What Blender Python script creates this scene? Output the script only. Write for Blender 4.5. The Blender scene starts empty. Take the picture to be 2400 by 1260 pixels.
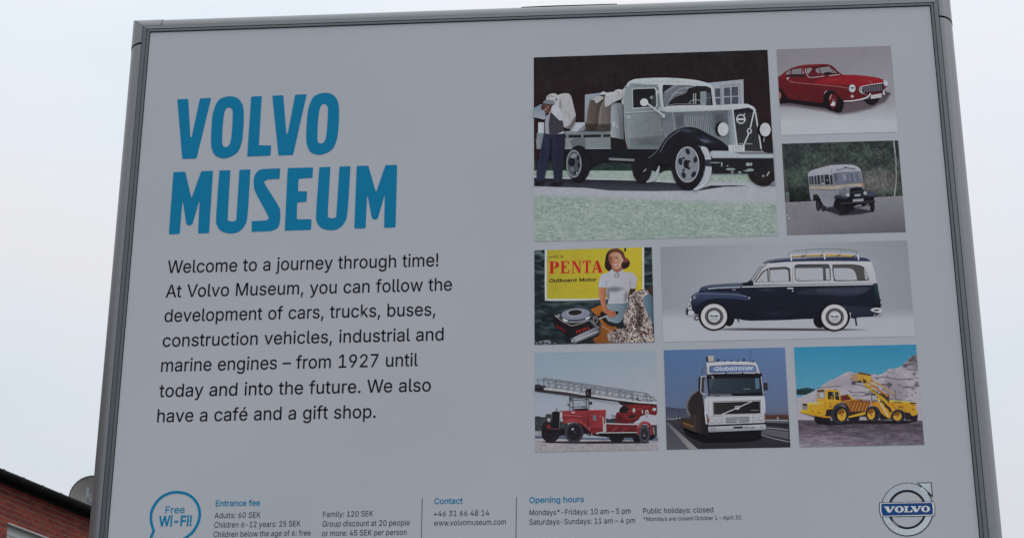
import bpy, bmesh, math, random
import numpy as np
from mathutils import Vector, noise as mnoise
from mathutils.geometry import tessellate_polygon
from math import radians, sin, cos, pi

SC = bpy.context.scene
COL = SC.collection
rnd = random.Random(7)

# ------------------------------------------------------------------ camera
F_PX, PITCH, YAW, ROLL = 4526.18, 0.394747, -0.0712704, -0.0019994   # focal length in photo pixels, radians
EYE = 1.6
cam_d = bpy.data.cameras.new('camera')
cam_d.sensor_width = 36.0
cam_d.lens = F_PX * 36.0 / 2400.0
cam_d.clip_start = 0.05
cam_d.clip_end = 2000.0
cam = bpy.data.objects.new('camera', cam_d)
COL.objects.link(cam)
cam.location = (0, 0, EYE)
cam_d.dof.use_dof = True; cam_d.dof.focus_distance = 6.6; cam_d.dof.aperture_fstop = 16
def cam_axes():
    cp, sp, cy, sy, cr, sr = cos(PITCH), sin(PITCH), cos(YAW), sin(YAW), cos(ROLL), sin(ROLL)
    f = np.array([sy*cp, cy*cp, sp]); r = np.array([cy, -sy, 0.0]); d = np.cross(f, r)
    return cr*r + sr*d, -sr*r + cr*d, f
AX = cam_axes()
from mathutils import Matrix
M = Matrix(((AX[0][0], -AX[1][0], -AX[2][0], 0), (AX[0][1], -AX[1][1], -AX[2][1], 0), (AX[0][2], -AX[1][2], -AX[2][2], EYE), (0, 0, 0, 1)))
cam.matrix_world = M
SC.camera = cam

# ------------------------------------------------------------------ sky, sun, exposure
SUN_EL, SUN_AZ = radians(56), radians(88)      # soft sun behind the overcast, to the right of the board and just behind its face
world = bpy.data.worlds.new('World'); SC.world = world; world.use_nodes = True
nt = world.node_tree; nt.nodes.clear()
def N(t, **k):
    n = nt.nodes.new(t)
    for a, b in k.items(): setattr(n, a, b)
    return n
L = nt.links.new
out = N('ShaderNodeOutputWorld'); mixs = N('ShaderNodeMixShader')
sky = N('ShaderNodeTexSky', sky_type='NISHITA', sun_disc=False, sun_elevation=SUN_EL, sun_rotation=SUN_AZ)
bg1 = N('ShaderNodeBackground'); bg1.inputs[1].default_value = 0.10
L(sky.outputs[0], bg1.inputs[0])
tc = N('ShaderNodeTexCoord')
nz = N('ShaderNodeTexNoise'); nz.inputs['Scale'].default_value = 5.0; nz.inputs['Detail'].default_value = 3.0; nz.inputs['Roughness'].default_value = .45
mp = N('ShaderNodeMapping'); mp.inputs['Scale'].default_value = (1, 1, 2.6); mp.inputs['Location'].default_value = (3.1, .4, 1.3)
L(tc.outputs['Generated'], mp.inputs[0]); L(mp.outputs[0], nz.inputs['Vector'])
cr = N('ShaderNodeValToRGB')
cr.color_ramp.elements[0].position = .34; cr.color_ramp.elements[0].color = (.80, .878, .95, 1)
cr.color_ramp.elements[1].position = .66; cr.color_ramp.elements[1].color = (.885, .885, .91, 1)
e = cr.color_ramp.elements.new(.5); e.color = (.85, .892, .945, 1)
L(nz.outputs['Fac'], cr.inputs[0])
# overcast luminance: a little darker and bluer low down
sx = N('ShaderNodeSeparateXYZ'); L(tc.outputs['Generated'], sx.inputs[0])
mr = N('ShaderNodeMapRange'); mr.inputs['From Min'].default_value = .1; mr.inputs['From Max'].default_value = .5; mr.inputs['To Min'].default_value = .72; mr.inputs['To Max'].default_value = 1.04
mr2 = N('ShaderNodeMapRange'); mr2.inputs['From Min'].default_value = .5; mr2.inputs['From Max'].default_value = 1.0; mr2.inputs['To Min'].default_value = 0.0; mr2.inputs['To Max'].default_value = .50
ad = N('ShaderNodeMath', operation='ADD')
L(sx.outputs['Z'], mr.inputs['Value']); L(sx.outputs['Z'], mr2.inputs['Value']); L(mr.outputs[0], ad.inputs[0]); L(mr2.outputs[0], ad.inputs[1])
bg2 = N('ShaderNodeBackground')
L(cr.outputs[0], bg2.inputs[0]); L(ad.outputs[0], bg2.inputs[1])
mixs.inputs[0].default_value = 0.94
L(bg1.outputs[0], mixs.inputs[1]); L(bg2.outputs[0], mixs.inputs[2]); L(mixs.outputs[0], out.inputs[0])

sun_d = bpy.data.lights.new('sun', 'SUN'); sun_d.energy = 1.2; sun_d.angle = radians(40); sun_d.color = (1, .97, .93)
sun = bpy.data.objects.new('sun', sun_d); COL.objects.link(sun)
sd = Vector((sin(SUN_AZ)*cos(SUN_EL), cos(SUN_AZ)*cos(SUN_EL), sin(SUN_EL)))
sun.rotation_euler = sd.to_track_quat('Z', 'Y').to_euler()
sun.location = (20, 40, 40)
vs = SC.view_settings; vs.view_transform = 'Standard'; vs.look = 'None'; vs.exposure = 0.0; vs.gamma = 1.0; vs.use_curve_mapping = False

# ------------------------------------------------------------------ materials
def lin(c):
    c = np.asarray(c, float)/255.0
    return np.where(c <= .04045, c/12.92, ((c+.055)/1.055)**2.4)
def material(name, col, rough=.6, metal=0.0, spec=.4, var=.0, scale=20.0, bump=0.0, bscale=200.0, stretch=None):
    m = bpy.data.materials.new(name); m.use_nodes = True
    t = m.node_tree; b = t.nodes['Principled BSDF']
    b.inputs['Roughness'].default_value = rough; b.inputs['Metallic'].default_value = metal
    b.inputs['Specular IOR Level'].default_value = spec
    b.inputs['Base Color'].default_value = (*col, 1)
    co = t.nodes.new('ShaderNodeTexCoord'); mpn = t.nodes.new('ShaderNodeMapping'); t.links.new(co.outputs['Object'], mpn.inputs[0])
    if stretch: mpn.inputs['Scale'].default_value = stretch
    if var:
        n = t.nodes.new('ShaderNodeTexNoise'); n.inputs['Scale'].default_value = scale; n.inputs['Detail'].default_value = 6
        t.links.new(mpn.outputs[0], n.inputs['Vector'])
        r = t.nodes.new('ShaderNodeMapRange'); r.inputs['From Min'].default_value = .3; r.inputs['From Max'].default_value = .7
        r.inputs['To Min'].default_value = 1-var; r.inputs['To Max'].default_value = 1+var
        t.links.new(n.outputs['Fac'], r.inputs['Value'])
        mx = t.nodes.new('ShaderNodeVectorMath'); mx.operation = 'SCALE'; mx.inputs[0].default_value = col
        t.links.new(r.outputs[0], mx.inputs['Scale']); t.links.new(mx.outputs[0], b.inputs['Base Color'])
    if bump:
        n = t.nodes.new('ShaderNodeTexNoise'); n.inputs['Scale'].default_value = bscale; n.inputs['Detail'].default_value = 3
        t.links.new(mpn.outputs[0], n.inputs['Vector'])
        bp = t.nodes.new('ShaderNodeBump'); bp.inputs['Strength'].default_value = bump; bp.inputs['Distance'].default_value = .002
        t.links.new(n.outputs['Fac'], bp.inputs['Height']); t.links.new(bp.outputs[0], b.inputs['Normal'])
    return m
MT = {}
MT['board'] = material('white_board_vinyl', (.58, .602, .645), rough=.55, spec=.3, var=.035, scale=1.2)
MT['frame'] = material('anodised_aluminium', (.125, .15, .155), rough=.42, metal=.45, var=.05, scale=3.0, stretch=(30, 30, .6))
MT['cover'] = material('grey_post_cover', (.225, .235, .24), rough=.40, metal=.6, var=.04, scale=3.0, stretch=(20, 20, .5))
MT['gap'] = material('dark_gasket_and_shade', (.012, .013, .015), rough=.8)  # gasket black; also colours the painted shadow strip under the eaves
MT['asphalt'] = material('asphalt', (.055, .055, .057), rough=.9, var=.3, scale=3.0, bump=.5, bscale=120)
MT['paving'] = material('concrete_paving', (.22, .215, .205), rough=.85, var=.2, scale=2.0, bump=.3, bscale=60)
MT['roof'] = material('dark_roof_metal', (.016, .017, .019), rough=.7, spec=.12, var=.2, scale=4)
MT['bracket'] = material('gutter_bracket_zinc', (.055, .052, .045), rough=.6, spec=.2)
MT['mortar'] = material('mortar', (.22, .165, .125), rough=.9, var=.2, scale=30, bump=.5)
MT['white_frame'] = material('white_window_paint', (.46, .47, .45), rough=.5, var=.06, scale=6)
MT['dish'] = material('satellite_dish_paint', (.27, .262, .242), rough=.55, var=.12, scale=5)
MT['dish_rim'] = material('dish_rim', (.05, .055, .03), rough=.6)
MT['steel'] = material('galvanised_steel', (.26, .32, .40), rough=.5, metal=.3, var=.1, scale=10)
MT['lnb'] = material('lnb_plastic', (.42, .40, .36), rough=.5)
BR = [material('red_brick_%d' % i, c, rough=.85, var=.28, scale=14, bump=.6, bscale=90) for i, c in enumerate(
    [(.20, .030, .021), (.165, .025, .019), (.225, .040, .023), (.135, .024, .021), (.18, .033, .027)])]
for i, m in enumerate(BR): m.name = ['brick_red', 'brick_dark_red', 'brick_orange_red', 'brick_burnt', 'brick_brown_red'][i]
def brick_texture_material():
    m = bpy.data.materials.new('brickwork'); m.use_nodes = True; t = m.node_tree; b = t.nodes['Principled BSDF']
    b.inputs['Roughness'].default_value = .9
    uv = t.nodes.new('ShaderNodeUVMap'); bt = t.nodes.new('ShaderNodeTexBrick')
    bt.inputs['Color1'].default_value = (.20, .045, .032, 1); bt.inputs['Color2'].default_value = (.12, .028, .026, 1); bt.inputs['Mortar'].default_value = (.155, .135, .115, 1)
    bt.inputs['Scale'].default_value = 1.0; bt.inputs['Brick Width'].default_value = .195; bt.inputs['Row Height'].default_value = .0757; bt.inputs['Mortar Size'].default_value = .006
    t.links.new(uv.outputs[0], bt.inputs['Vector']); t.links.new(bt.outputs['Color'], b.inputs['Base Color'])
    bp = t.nodes.new('ShaderNodeBump'); bp.inputs['Strength'].default_value = .6; bp.inputs['Distance'].default_value = .005; bp.invert = True
    t.links.new(bt.outputs['Fac'], bp.inputs['Height']); t.links.new(bp.outputs[0], b.inputs['Normal'])
    return m
MT['brickwork'] = brick_texture_material()
def glass_material():
    m = material('window_glass', (.20, .27, .36), rough=.08, spec=.9)
    return m
MT['glass'] = glass_material()
def ink_material(name, rough):
    m = bpy.data.materials.new(name); m.use_nodes = True; t = m.node_tree; b = t.nodes['Principled BSDF']
    b.inputs['Roughness'].default_value = rough; b.inputs['Specular IOR Level'].default_value = .06
    a = t.nodes.new('ShaderNodeVertexColor'); a.layer_name = 'ink'
    co = t.nodes.new('ShaderNodeTexCoord'); n = t.nodes.new('ShaderNodeTexNoise'); n.inputs['Scale'].default_value = 160; n.inputs['Detail'].default_value = 2
    t.links.new(co.outputs['Object'], n.inputs['Vector'])
    r = t.nodes.new('ShaderNodeMapRange'); r.inputs['From Min'].default_value = .3; r.inputs['From Max'].default_value = .7; r.inputs['To Min'].default_value = .96; r.inputs['To Max'].default_value = 1.04
    t.links.new(n.outputs['Fac'], r.inputs['Value'])
    mx = t.nodes.new('ShaderNodeVectorMath'); mx.operation = 'SCALE'
    t.links.new(a.outputs['Color'], mx.inputs[0]); t.links.new(r.outputs[0], mx.inputs['Scale'])
    t.links.new(mx.outputs[0], b.inputs['Base Color']); t.links.new(a.outputs['Alpha'], b.inputs['Alpha'])
    return m
MT['ink'] = ink_material('printed_ink', .55)

# ------------------------------------------------------------------ object helpers
def empty(name, loc, label=None, cat=None, group=None):
    o = bpy.data.objects.new(name, None); COL.objects.link(o); o.location = loc; o.empty_display_size = .2
    if label: o['label'] = label
    if cat: o['category'] = cat
    if group: o['group'] = group
    return o
def link_mesh(name, me, mats, parent=None, loc=(0, 0, 0)):
    o = bpy.data.objects.new(name, me); COL.objects.link(o)
    for m in (mats if isinstance(mats, (list, tuple)) else [mats]): me.materials.append(m)
    if parent: o.parent = parent
    o.location = loc
    return o
def mesh_from(name, verts, faces, mats, parent=None, loc=(0, 0, 0), smooth=False):
    me = bpy.data.meshes.new(name); me.from_pydata([tuple(map(float, v)) for v in verts], [], [tuple(f) for f in faces]); me.update()
    if smooth:
        for p in me.polygons: p.use_smooth = True
    return link_mesh(name, me, mats, parent, loc)
def box_vf(x0, x1, y0, y1, z0, z1, b=0):
    v = [(x0, y0, z0), (x1, y0, z0), (x1, y1, z0), (x0, y1, z0), (x0, y0, z1), (x1, y0, z1), (x1, y1, z1), (x0, y1, z1)]
    f = [(0, 3, 2, 1), (4, 5, 6, 7), (0, 1, 5, 4), (1, 2, 6, 5), (2, 3, 7, 6), (3, 0, 4, 7)]
    return v, f
def box(name, x0, x1, y0, y1, z0, z1, mat, parent=None, loc=(0, 0, 0), bevel=0.0):
    v, f = box_vf(x0, x1, y0, y1, z0, z1)
    me = bpy.data.meshes.new(name); me.from_pydata(v, [], f); me.update()
    if bevel:
        bm = bmesh.new(); bm.from_mesh(me); bmesh.ops.bevel(bm, geom=bm.edges[:], offset=bevel, segments=1, affect='EDGES'); bm.to_mesh(me); bm.free()
    return link_mesh(name, me, mat, parent, loc)
def tube_vf(p0, p1, r0, r1=None, n=10):
    r1 = r0 if r1 is None else r1
    p0 = Vector(p0); p1 = Vector(p1); z = (p1-p0).normalized(); x = z.orthogonal().normalized(); y = z.cross(x)
    v = []; 
    for p, r in ((p0, r0), (p1, r1)):
        for i in range(n):
            a = 2*pi*i/n; v.append(p + x*r*cos(a) + y*r*sin(a))
    f = [(i, (i+1) % n, n+(i+1) % n, n+i) for i in range(n)] + [tuple(range(n-1, -1, -1)), tuple(range(n, 2*n))]
    return v, f

# ------------------------------------------------------------------ ground
ground = mesh_from('ground', [(-600, -600, 0), (600, -600, 0), (600, 600, 0), (-600, 600, 0)], [(0, 1, 2, 3)], MT['asphalt']); ground['kind'] = 'structure'
pv = box('pavement', -6, 6, 4.2, 8.2, -.1, .12, MT['paving'], bevel=.01); pv['kind'] = 'structure'

# ------------------------------------------------------------------ the sign board
D = 6.0                                   # metres from the eye to the board's face
XL, XR, ZT, ZB = -1.7408, 1.0440, EYE+3.4665, EYE+1.22
SX, SY = (XL+XR)/2, 6.0
sign = empty('museum_sign', (SX, SY, .12), 'big white museum information board with rounded grey aluminium frame, blue headline and nine vehicle pictures', 'sign')
def W2(v): return [(x-SX, y-SY, z-.12) for x, y, z in v]

box('panel_core', XL-.05-SX, XR+.05-SX, .016, .184, ZB-.05-.12, ZT+.05-.12, MT['gap'], sign)
# white face sheet, 3 mm short of the frame all round
g = .0022
nx, nz_ = 24, 20
v = []; f = []
for j in range(nz_+1):
    for i in range(nx+1):
        v.append((XL+g+(XR-XL-2*g)*i/nx, 6.0, ZB+g+(ZT-ZB-2*g)*j/nz_))
for j in range(nz_):
    for i in range(nx):
        a = j*(nx+1)+i; f.append((a, a+1, a+nx+2, a+nx+1))
n0 = len(v)
v += [(XL+g, 6.0, ZB+g), (XR-g, 6.0, ZB+g), (XR-g, 6.0, ZT-g), (XL+g, 6.0, ZT-g), (XL+g, 6.010, ZB+g), (XR-g, 6.010, ZB+g), (XR-g, 6.010, ZT-g), (XL+g, 6.010, ZT-g)]
f += [(n0, n0+4, n0+5, n0+1), (n0+1, n0+5, n0+6, n0+2), (n0+2, n0+6, n0+7, n0+3), (n0+3, n0+7, n0+4, n0)]
mesh_from('face_panel', W2(v), f, MT['board'], sign)

STRIP_IN = [(0, -.002), (.0002, .0040), (.0010, .0050), (.0096, .0040), (.0103, .0034), (.0104, -.002)]
STRIP_OUT = [(.0112, -.002), (.0113, .0046), (.0119, .0054), (.0258, -.0006), (.0266, -.0012), (.0266, -.003)]
COVER = [(.0274, -.012)] + [(.0274+.0576*sin(t), -.005-.095*(1-cos(t))) for t in [radians(a) for a in (2, 4, 6, 8, 10, 12, 14, 16, 18, 20, 22, 24, 26, 28, 30, 32, 34, 36, 38, 40, 42, 44, 47, 50, 53, 56, 60, 64, 68, 72, 78, 84, 90)]]
COVER += [(s, -.200-d) for s, d in reversed(COVER[1:-1])] + [(.0274, -.190)]
def rail(name, prof, side, a, b, ma, mb, mat, grow=0.0, smooth=False):
    """sweep a closed profile (s outwards from the face sheet, d towards the viewer) along one side of the board"""
    cs = sum(p[0] for p in prof)/len(prof); cd = sum(p[1] for p in prof)/len(prof)
    pr = [(s+grow*(1 if s > cs else 0), d+grow*(1 if d > -.1 else -1)) for s, d in prof]
    V = []
    K = 2
    for k in range(K):
        for s, d in pr:
            m = (a, b)[k]; mit = (ma, mb)[k]*s
            if side == 'L': V.append((XL-s, 6-d, m+mit))
            if side == 'R': V.append((XR+s, 6-d, m+mit))
            if side == 'T': V.append((m+mit, 6-d, ZT+s))
            if side == 'B': V.append((m+mit, 6-d, ZB-s))
    n = len(pr); F = [(i, (i+1) % n, n+(i+1) % n, n+i) for i in range(n)] + [tuple(range(n-1, -1, -1)), tuple(range(n, 2*n))]
    o = mesh_from(name, W2(V), F, mat, sign)
    bm = bmesh.new(); bm.from_mesh(o.data); bmesh.ops.recalc_face_normals(bm, faces=bm.faces[:])
    bm.to_mesh(o.data); bm.free()
    return o
mg = .0006
for side in 'LR':
    rail('frame_strip', STRIP_IN, side, ZB, ZT-mg, -1, 1, MT['frame'])
    rail('frame_strip', STRIP_OUT, side, ZB, ZT-mg, -1, 1, MT['frame'])
    rail('post_cover', COVER, side, .12, ZT-.0445, 0, 0, MT['cover'])
    rail('corner_cap', COVER, side, ZT-.0375, ZT-mg, 0, 1, MT['cover'], grow=.0012)
for side in 'TB':
    rail('frame_strip', STRIP_IN, side, XL+mg, XR-mg, -1, 1, MT['frame'])
    rail('frame_strip', STRIP_OUT, side, XL+mg, XR-mg, -1, 1, MT['frame'])
rail('rail_cover', COVER, 'T', XL+.0400, XR-.0400, 0, 0, MT['cover'])
rail('corner_cap', COVER, 'T', XL+mg, XL+.0375, -1, 0, MT['cover'], grow=.0012)
rail('corner_cap', COVER, 'T', XR-.0375, XR-mg, 0, 1, MT['cover'], grow=.0012)
rail('rail_cover', COVER, 'B', XL, XR, 0, 0, MT['cover'])
# rubber lip that has worked loose on top of the top rail
V = []; F = []
K = 24
for i in range(K+1):
    t = i/K; x = -.40+.345*t
    h = .0018*sin(pi*t)**.6+.0004*sin(7*t)
    zt = ZT+.0274+.0576*sin(radians(50)) + .0004; y = 6+.005+.095*(1-cos(radians(50)))
    V += [(x, y-.004, zt-.003), (x, y-.004, zt+h), (x, y+.012, zt+h+.0015), (x, y+.012, zt-.001)]
for i in range(K):
    for k in range(4):
        a = i*4+k; b_ = i*4+(k+1) % 4; F.append((a, b_, b_+4, a+4))
mesh_from('rubber_lip', W2(V), F, MT['gap'], sign)

# ------------------------------------------------------------------ print engine: artwork surveyed from the photograph, rectified to the board's own plane
PANEL = lin((140, 147, 157)); WHITE = np.array([.565, .58, .608])
def ink(c):
    return np.clip(lin(c)/PANEL*WHITE, .004, .88)
def photo_ink(c):
    c = np.asarray(c, float); lum = (c@np.array([.3, .59, .11]))[..., None]; k = np.clip(lum/150.0, 0, 1)
    return ink(c*(.90+.10*k*k))
def plane_uv(px, py):
    a = (np.asarray(px, float)-1200)/F_PX; b = (np.asarray(py, float)-630)/F_PX
    x = a*AX[0][0]+b*AX[1][0]+AX[2][0]; y = a*AX[0][1]+b*AX[1][1]+AX[2][1]; z = a*AX[0][2]+b*AX[1][2]+AX[2][2]
    return x/y*D, z/y*D
def fbm(x, y, seed=0, oct=4):
    x = np.asarray(x, float); y = np.asarray(y, float); r = np.zeros_like(x); amp = .5; tot = 0
    for o in range(oct):
        xi = np.floor(x).astype(np.int64); yi = np.floor(y).astype(np.int64); fx = x-xi; fy = y-yi
        fx = fx*fx*(3-2*fx); fy = fy*fy*(3-2*fy)
        def h(a, b):
            n = (a*374761393+b*668265263+(seed+o)*974634777) & 0xffffffff
            n = ((n ^ (n >> 13))*1274126177) & 0xffffffff
            return ((n ^ (n >> 16)) & 0xffff)/65535.0
        v_ = (h(xi, yi)*(1-fx)+h(xi+1, yi)*fx)*(1-fy)+(h(xi, yi+1)*(1-fx)+h(xi+1, yi+1)*fx)*fy
        r += v_*amp; tot += amp; amp *= .55; x = x*2.03+7.1; y = y*2.03+3.7
    return r/tot
def sm(pts, n=5, closed=True):
    """Catmull-Rom through the points; a repeated point makes a corner"""
    P = [np.array(p, float) for p in pts]; o = []; m = len(P)
    rng = range(m if closed else m-1)
    for i in rng:
        p0, p1, p2, p3 = (P[(i-1) % m], P[i], P[(i+1) % m], P[(i+2) % m]) if closed else (P[max(i-1, 0)], P[i], P[i+1], P[min(i+2, m-1)])
        if np.allclose(p1, p2): continue
        for k in range(n):
            t = k/n
            o.append(tuple(.5*((2*p1)+(-p0+p2)*t+(2*p0-5*p1+4*p2-p3)*t*t+(-p0+3*p1-3*p2+p3)*t**3)))
    if not closed: o.append(tuple(P[-1]))
    return o
def rounded(pts, r, n=3):
    o = []; m = len(pts)
    for i in range(m):
        a, b, c = (np.array(pts[(i-1) % m], float), np.array(pts[i], float), np.array(pts[(i+1) % m], float))
        d1 = np.linalg.norm(a-b); d2 = np.linalg.norm(c-b); rr = min(r, d1*.45, d2*.45)
        p = b+(a-b)/d1*rr; q = b+(c-b)/d2*rr
        for k in range(n+1):
            t = k/n; o.append(tuple((1-t)**2*p+2*t*(1-t)*b+t*t*q))
    return o
def ell(cx, cy, rx, ry, n=32, rot=0.0, a0=0, a1=360):
    o = []; R_ = radians(rot); full = (a1-a0) >= 360
    for i in range(n if full else n+1):
        a = radians(a0+(a1-a0)*i/n); x = rx*cos(a); y = ry*sin(a)
        o.append((cx+x*cos(R_)-y*sin(R_), cy+x*sin(R_)+y*cos(R_)))
    return o
def sh_clip(poly, box_):
    u0, u1, v0, v1 = box_
    def cl(P, ins, inter):
        o = []
        for i in range(len(P)):
            a, b = P[i-1], P[i]; ia, ib = ins(a), ins(b)
            if ib:
                if not ia: o.append(inter(a, b))
                o.append(b)
            elif ia: o.append(inter(a, b))
        return o
    def ix(val): return lambda a, b: (val, a[1]+(b[1]-a[1])*(val-a[0])/(b[0]-a[0]))
    def iy(val): return lambda a, b: (a[0]+(b[0]-a[0])*(val-a[1])/(b[1]-a[1]), val)
    for ins, it in ((lambda p: p[0] >= u0, ix(u0)), (lambda p: p[0] <= u1, ix(u1)), (lambda p: p[1] >= v0, iy(v0)), (lambda p: p[1] <= v1, iy(v1))):
        if not poly: return poly
        poly = cl(poly, ins, it)
    return poly
class Print:
    """one flat print: coloured ink shapes laid one over the other, each a hundredth of a millimetre proud of the last"""
    layer = 0
    STEP = .000018
    def __init__(s, ox=0, oy=0, sc=1.0, clip=None, base=.0006, state=None):
        s.o = (ox, oy, sc); s.clip = clip; s.base = base; s.V = []; s.F = []; s.C = []; s.k = state or [0]; s.ink = photo_ink if clip else ink
    def uv(s, pts):
        p = np.array(pts, float); return plane_uv(s.o[0]+p[:, 0]/s.o[2], s.o[1]+p[:, 1]/s.o[2])
    def inv_color(s, c, pts):
        n = len(pts)
        if callable(c): return np.array([s.ink(c(x, y)) for x, y in pts])
        if isinstance(c[0], (tuple, list)):        # linear gradient ((x0,y0),(x1,y1),c0,c1)
            (x0, y0), (x1, y1), c0, c1 = c; P = np.array(pts, float); d = np.array([x1-x0, y1-y0], float)
            t = ((P-np.array([x0, y0]))@d)/(d@d); t = np.clip(t, 0, 1)[:, None]
            return s.ink(c0)*(1-t)+s.ink(c1)*t
        return np.tile(s.ink(c), (n, 1))
    def y(s): return 6.0-s.base-s.k[0]*s.STEP
    def add(s, u, w, cols, faces, alpha=None):
        n = len(s.V); y = s.y()
        for a, b in zip(u, w): s.V.append((a-SX, y-SY, b+EYE-.12))
        al = np.ones(len(u)) if alpha is None else alpha
        for c, a in zip(cols, al): s.C.append((c[0], c[1], c[2], a))
        s.F += [tuple(n+i for i in f) for f in faces]; s.k[0] += 1
    def poly(s, pts, c, a=1.0, holes=()):
        pts = list(pts)
        if s.clip:
            u, w = s.uv(pts); b = s.clip
            if u.min() < b[0] or u.max() > b[1] or w.min() < b[2] or w.max() > b[3]:
                q = sh_clip(list(zip(u, w)), b)
                if len(q) < 3: return
                if isinstance(c, tuple) and not isinstance(c[0], (tuple, list)):
                    cols = np.tile(s.ink(c), (len(q), 1))
                else:
                    # colours follow by an affine fit of the gradient
                    A_ = np.c_[u, w, np.ones(len(u))]; cc = s.inv_color(c, pts)
                    X = np.linalg.lstsq(A_, cc, rcond=None)[0]; cols = np.clip(np.c_[np.array(q), np.ones(len(q))]@X, .004, .88)
                tri = tessellate_polygon([[Vector((x, y, 0)) for x, y in q]])
                s.add([p[0] for p in q], [p[1] for p in q], cols, s.fix(q, tri), np.full(len(q), a)); return
        loops = [pts]+[list(h) for h in holes]; allp = [p for l in loops for p in l]
        u, w = s.uv(allp); cols = s.inv_color(c, allp)
        k = 0; vl = []
        for l in loops: vl.append([Vector((u[k+i], w[k+i], 0)) for i in range(len(l))]); k += len(l)
        tri = tessellate_polygon(vl)
        s.add(u, w, cols, s.fix(list(zip(u, w)), tri), np.full(len(allp), a))
    def fix(s, q, tri):
        o = []
        for t in tri:
            a, b, c = (q[i] for i in t); ar = (b[0]-a[0])*(c[1]-a[1])-(b[1]-a[1])*(c[0]-a[0])
            if abs(ar) < 1e-12: continue
            o.append(tuple(t) if ar > 0 else (t[0], t[2], t[1]))
        return o
    def sp(s, pts, c, a=1.0, n=5): s.poly(sm(pts, n), c, a)
    def e(s, cx, cy, rx, ry, c, rot=0, a=1.0, n=28): s.poly(ell(cx, cy, rx, ry, n, rot), c, a)
    def ring(s, cx, cy, rx, ry, t, c, rot=0, n=36):
        s.poly(ell(cx, cy, rx, ry, n, rot), c, holes=[ell(cx, cy, rx-t, ry-t, n, rot)])
    def line(s, pts, w, c, closed=False, smooth=False, a=1.0, w2=None):
        if smooth: pts = sm(pts, 4, closed)
        if closed: pts = list(pts)+[pts[0]]
        P = np.array(pts, float); n = len(P); L_ = []; R_ = []
        for i in range(n):
            d0 = P[i]-P[max(i-1, 0)]; d1 = P[min(i+1, n-1)]-P[i]
            l0, l1 = np.linalg.norm(d0), np.linalg.norm(d1)
            d = (d0/l0 if l0 > 1e-9 else 0*d0)+(d1/l1 if l1 > 1e-9 else 0*d1); ln = np.linalg.norm(d); d = d/ln if ln > 1e-9 else np.array([1., 0.])
            nn = np.array([-d[1], d[0]]); k = 1.0
            if l0 > 1e-9 and l1 > 1e-9: k = 1/max(.5, abs(float(nn@np.array([-d1[1], d1[0]])/l1)))
            wi = w if w2 is None else w+(w2-w)*i/(n-1)
            L_.append(P[i]+nn*wi/2*k); R_.append(P[i]-nn*wi/2*k)
        s.poly(L_+R_[::-1], c, a)
    def soft(s, pts, c, w, a=1.0):
        """feathered patch: full in the middle, fading out over w"""
        P = np.array(pts, float); cen = P.mean(0); n = len(P); outp = []
        E0 = np.roll(P, -1, 0)-P; cr_ = E0[:, 0]*np.roll(E0[:, 1], -1)-E0[:, 1]*np.roll(E0[:, 0], -1)
        if (cr_ > 0).all() or (cr_ < 0).all():          # convex: fade all the way from the middle
            R_ = P-cen; ln = np.linalg.norm(R_, axis=1)[:, None]; R_ = R_/np.maximum(ln, 1e-9)
            rings = [(cen+R_*ln*q+R_*w*x, al) for q, x, al in ((.15, 0, a), (.45, 0, a*.86), (.75, .1, a*.5), (.95, .5, a*.18), (1.0, 1.0, 0))]
            allp = [tuple(p) for r_, _ in rings for p in r_]; al = np.concatenate([np.full(n, v_) for _, v_ in rings]); u, w_ = s.uv(allp)
            if s.clip: u = np.clip(u, s.clip[0], s.clip[1]); w_ = np.clip(w_, s.clip[2], s.clip[3])
            cols = s.inv_color(c, allp); f = [tuple(range(n))]
            for k in range(4):
                f += [(k*n+i, k*n+(i+1) % n, (k+1)*n+(i+1) % n, (k+1)*n+i) for i in range(n)]
            ar = sum(u[i-1]*w_[i]-u[i]*w_[i-1] for i in range(n))
            if ar < 0: f = [t[::-1] for t in f]
            s.add(u, w_, cols, f, al); return
        for i in range(n):
            d = P[(i+1) % n]-P[i-1]; nn = np.array([d[1], -d[0]])/max(np.linalg.norm(d), 1e-9)
            if nn@(P[i]-cen) < 0: nn = -nn
            outp.append(P[i]+nn*w)
        allp = [tuple(p) for p in P]+[tuple(p) for p in outp]; u, w_ = s.uv(allp)
        if s.clip:
            b = s.clip; u = np.clip(u, b[0], b[1]); w_ = np.clip(w_, b[2], b[3])
        cols = s.inv_color(c, allp); tri = tessellate_polygon([[Vector((u[i], w_[i], 0)) for i in range(n)]])
        f = s.fix(list(zip(u, w_)), tri)+s.fix(list(zip(u, w_)), [t for i in range(n) for t in ((i, (i+1) % n, n+(i+1) % n), (i, n+(i+1) % n, n+i))])
        s.add(u, w_, cols, f, np.r_[np.full(n, a), np.zeros(n)])
    def tex(s, quad, nx, ny, fn, mask=None):
        """finely gridded patch (tl, tr, br, bl) coloured by fn(x, y) -> rgb arrays 0..255"""
        tl, tr, br, bl = [np.array(q, float) for q in quad]
        a, b = np.meshgrid(np.linspace(0, 1, nx+1), np.linspace(0, 1, ny+1))
        X = (1-b)*((1-a)*tl[0]+a*tr[0])+b*((1-a)*bl[0]+a*br[0]); Y = (1-b)*((1-a)*tl[1]+a*tr[1])+b*((1-a)*bl[1]+a*br[1])
        X = X.ravel(); Y = Y.ravel(); rgb = fn(X, Y); cols = s.ink(np.clip(np.stack(rgb, 1), 0, 255))
        u, w = plane_uv(s.o[0]+X/s.o[2], s.o[1]+Y/s.o[2])
        if s.clip: u = np.clip(u, s.clip[0], s.clip[1]); w = np.clip(w, s.clip[2], s.clip[3])
        i, j = np.meshgrid(np.arange(nx), np.arange(ny)); q = (j*(nx+1)+i).ravel()
        F = np.stack([q, q+nx+1, q+nx+2, q+1], 1)
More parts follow.
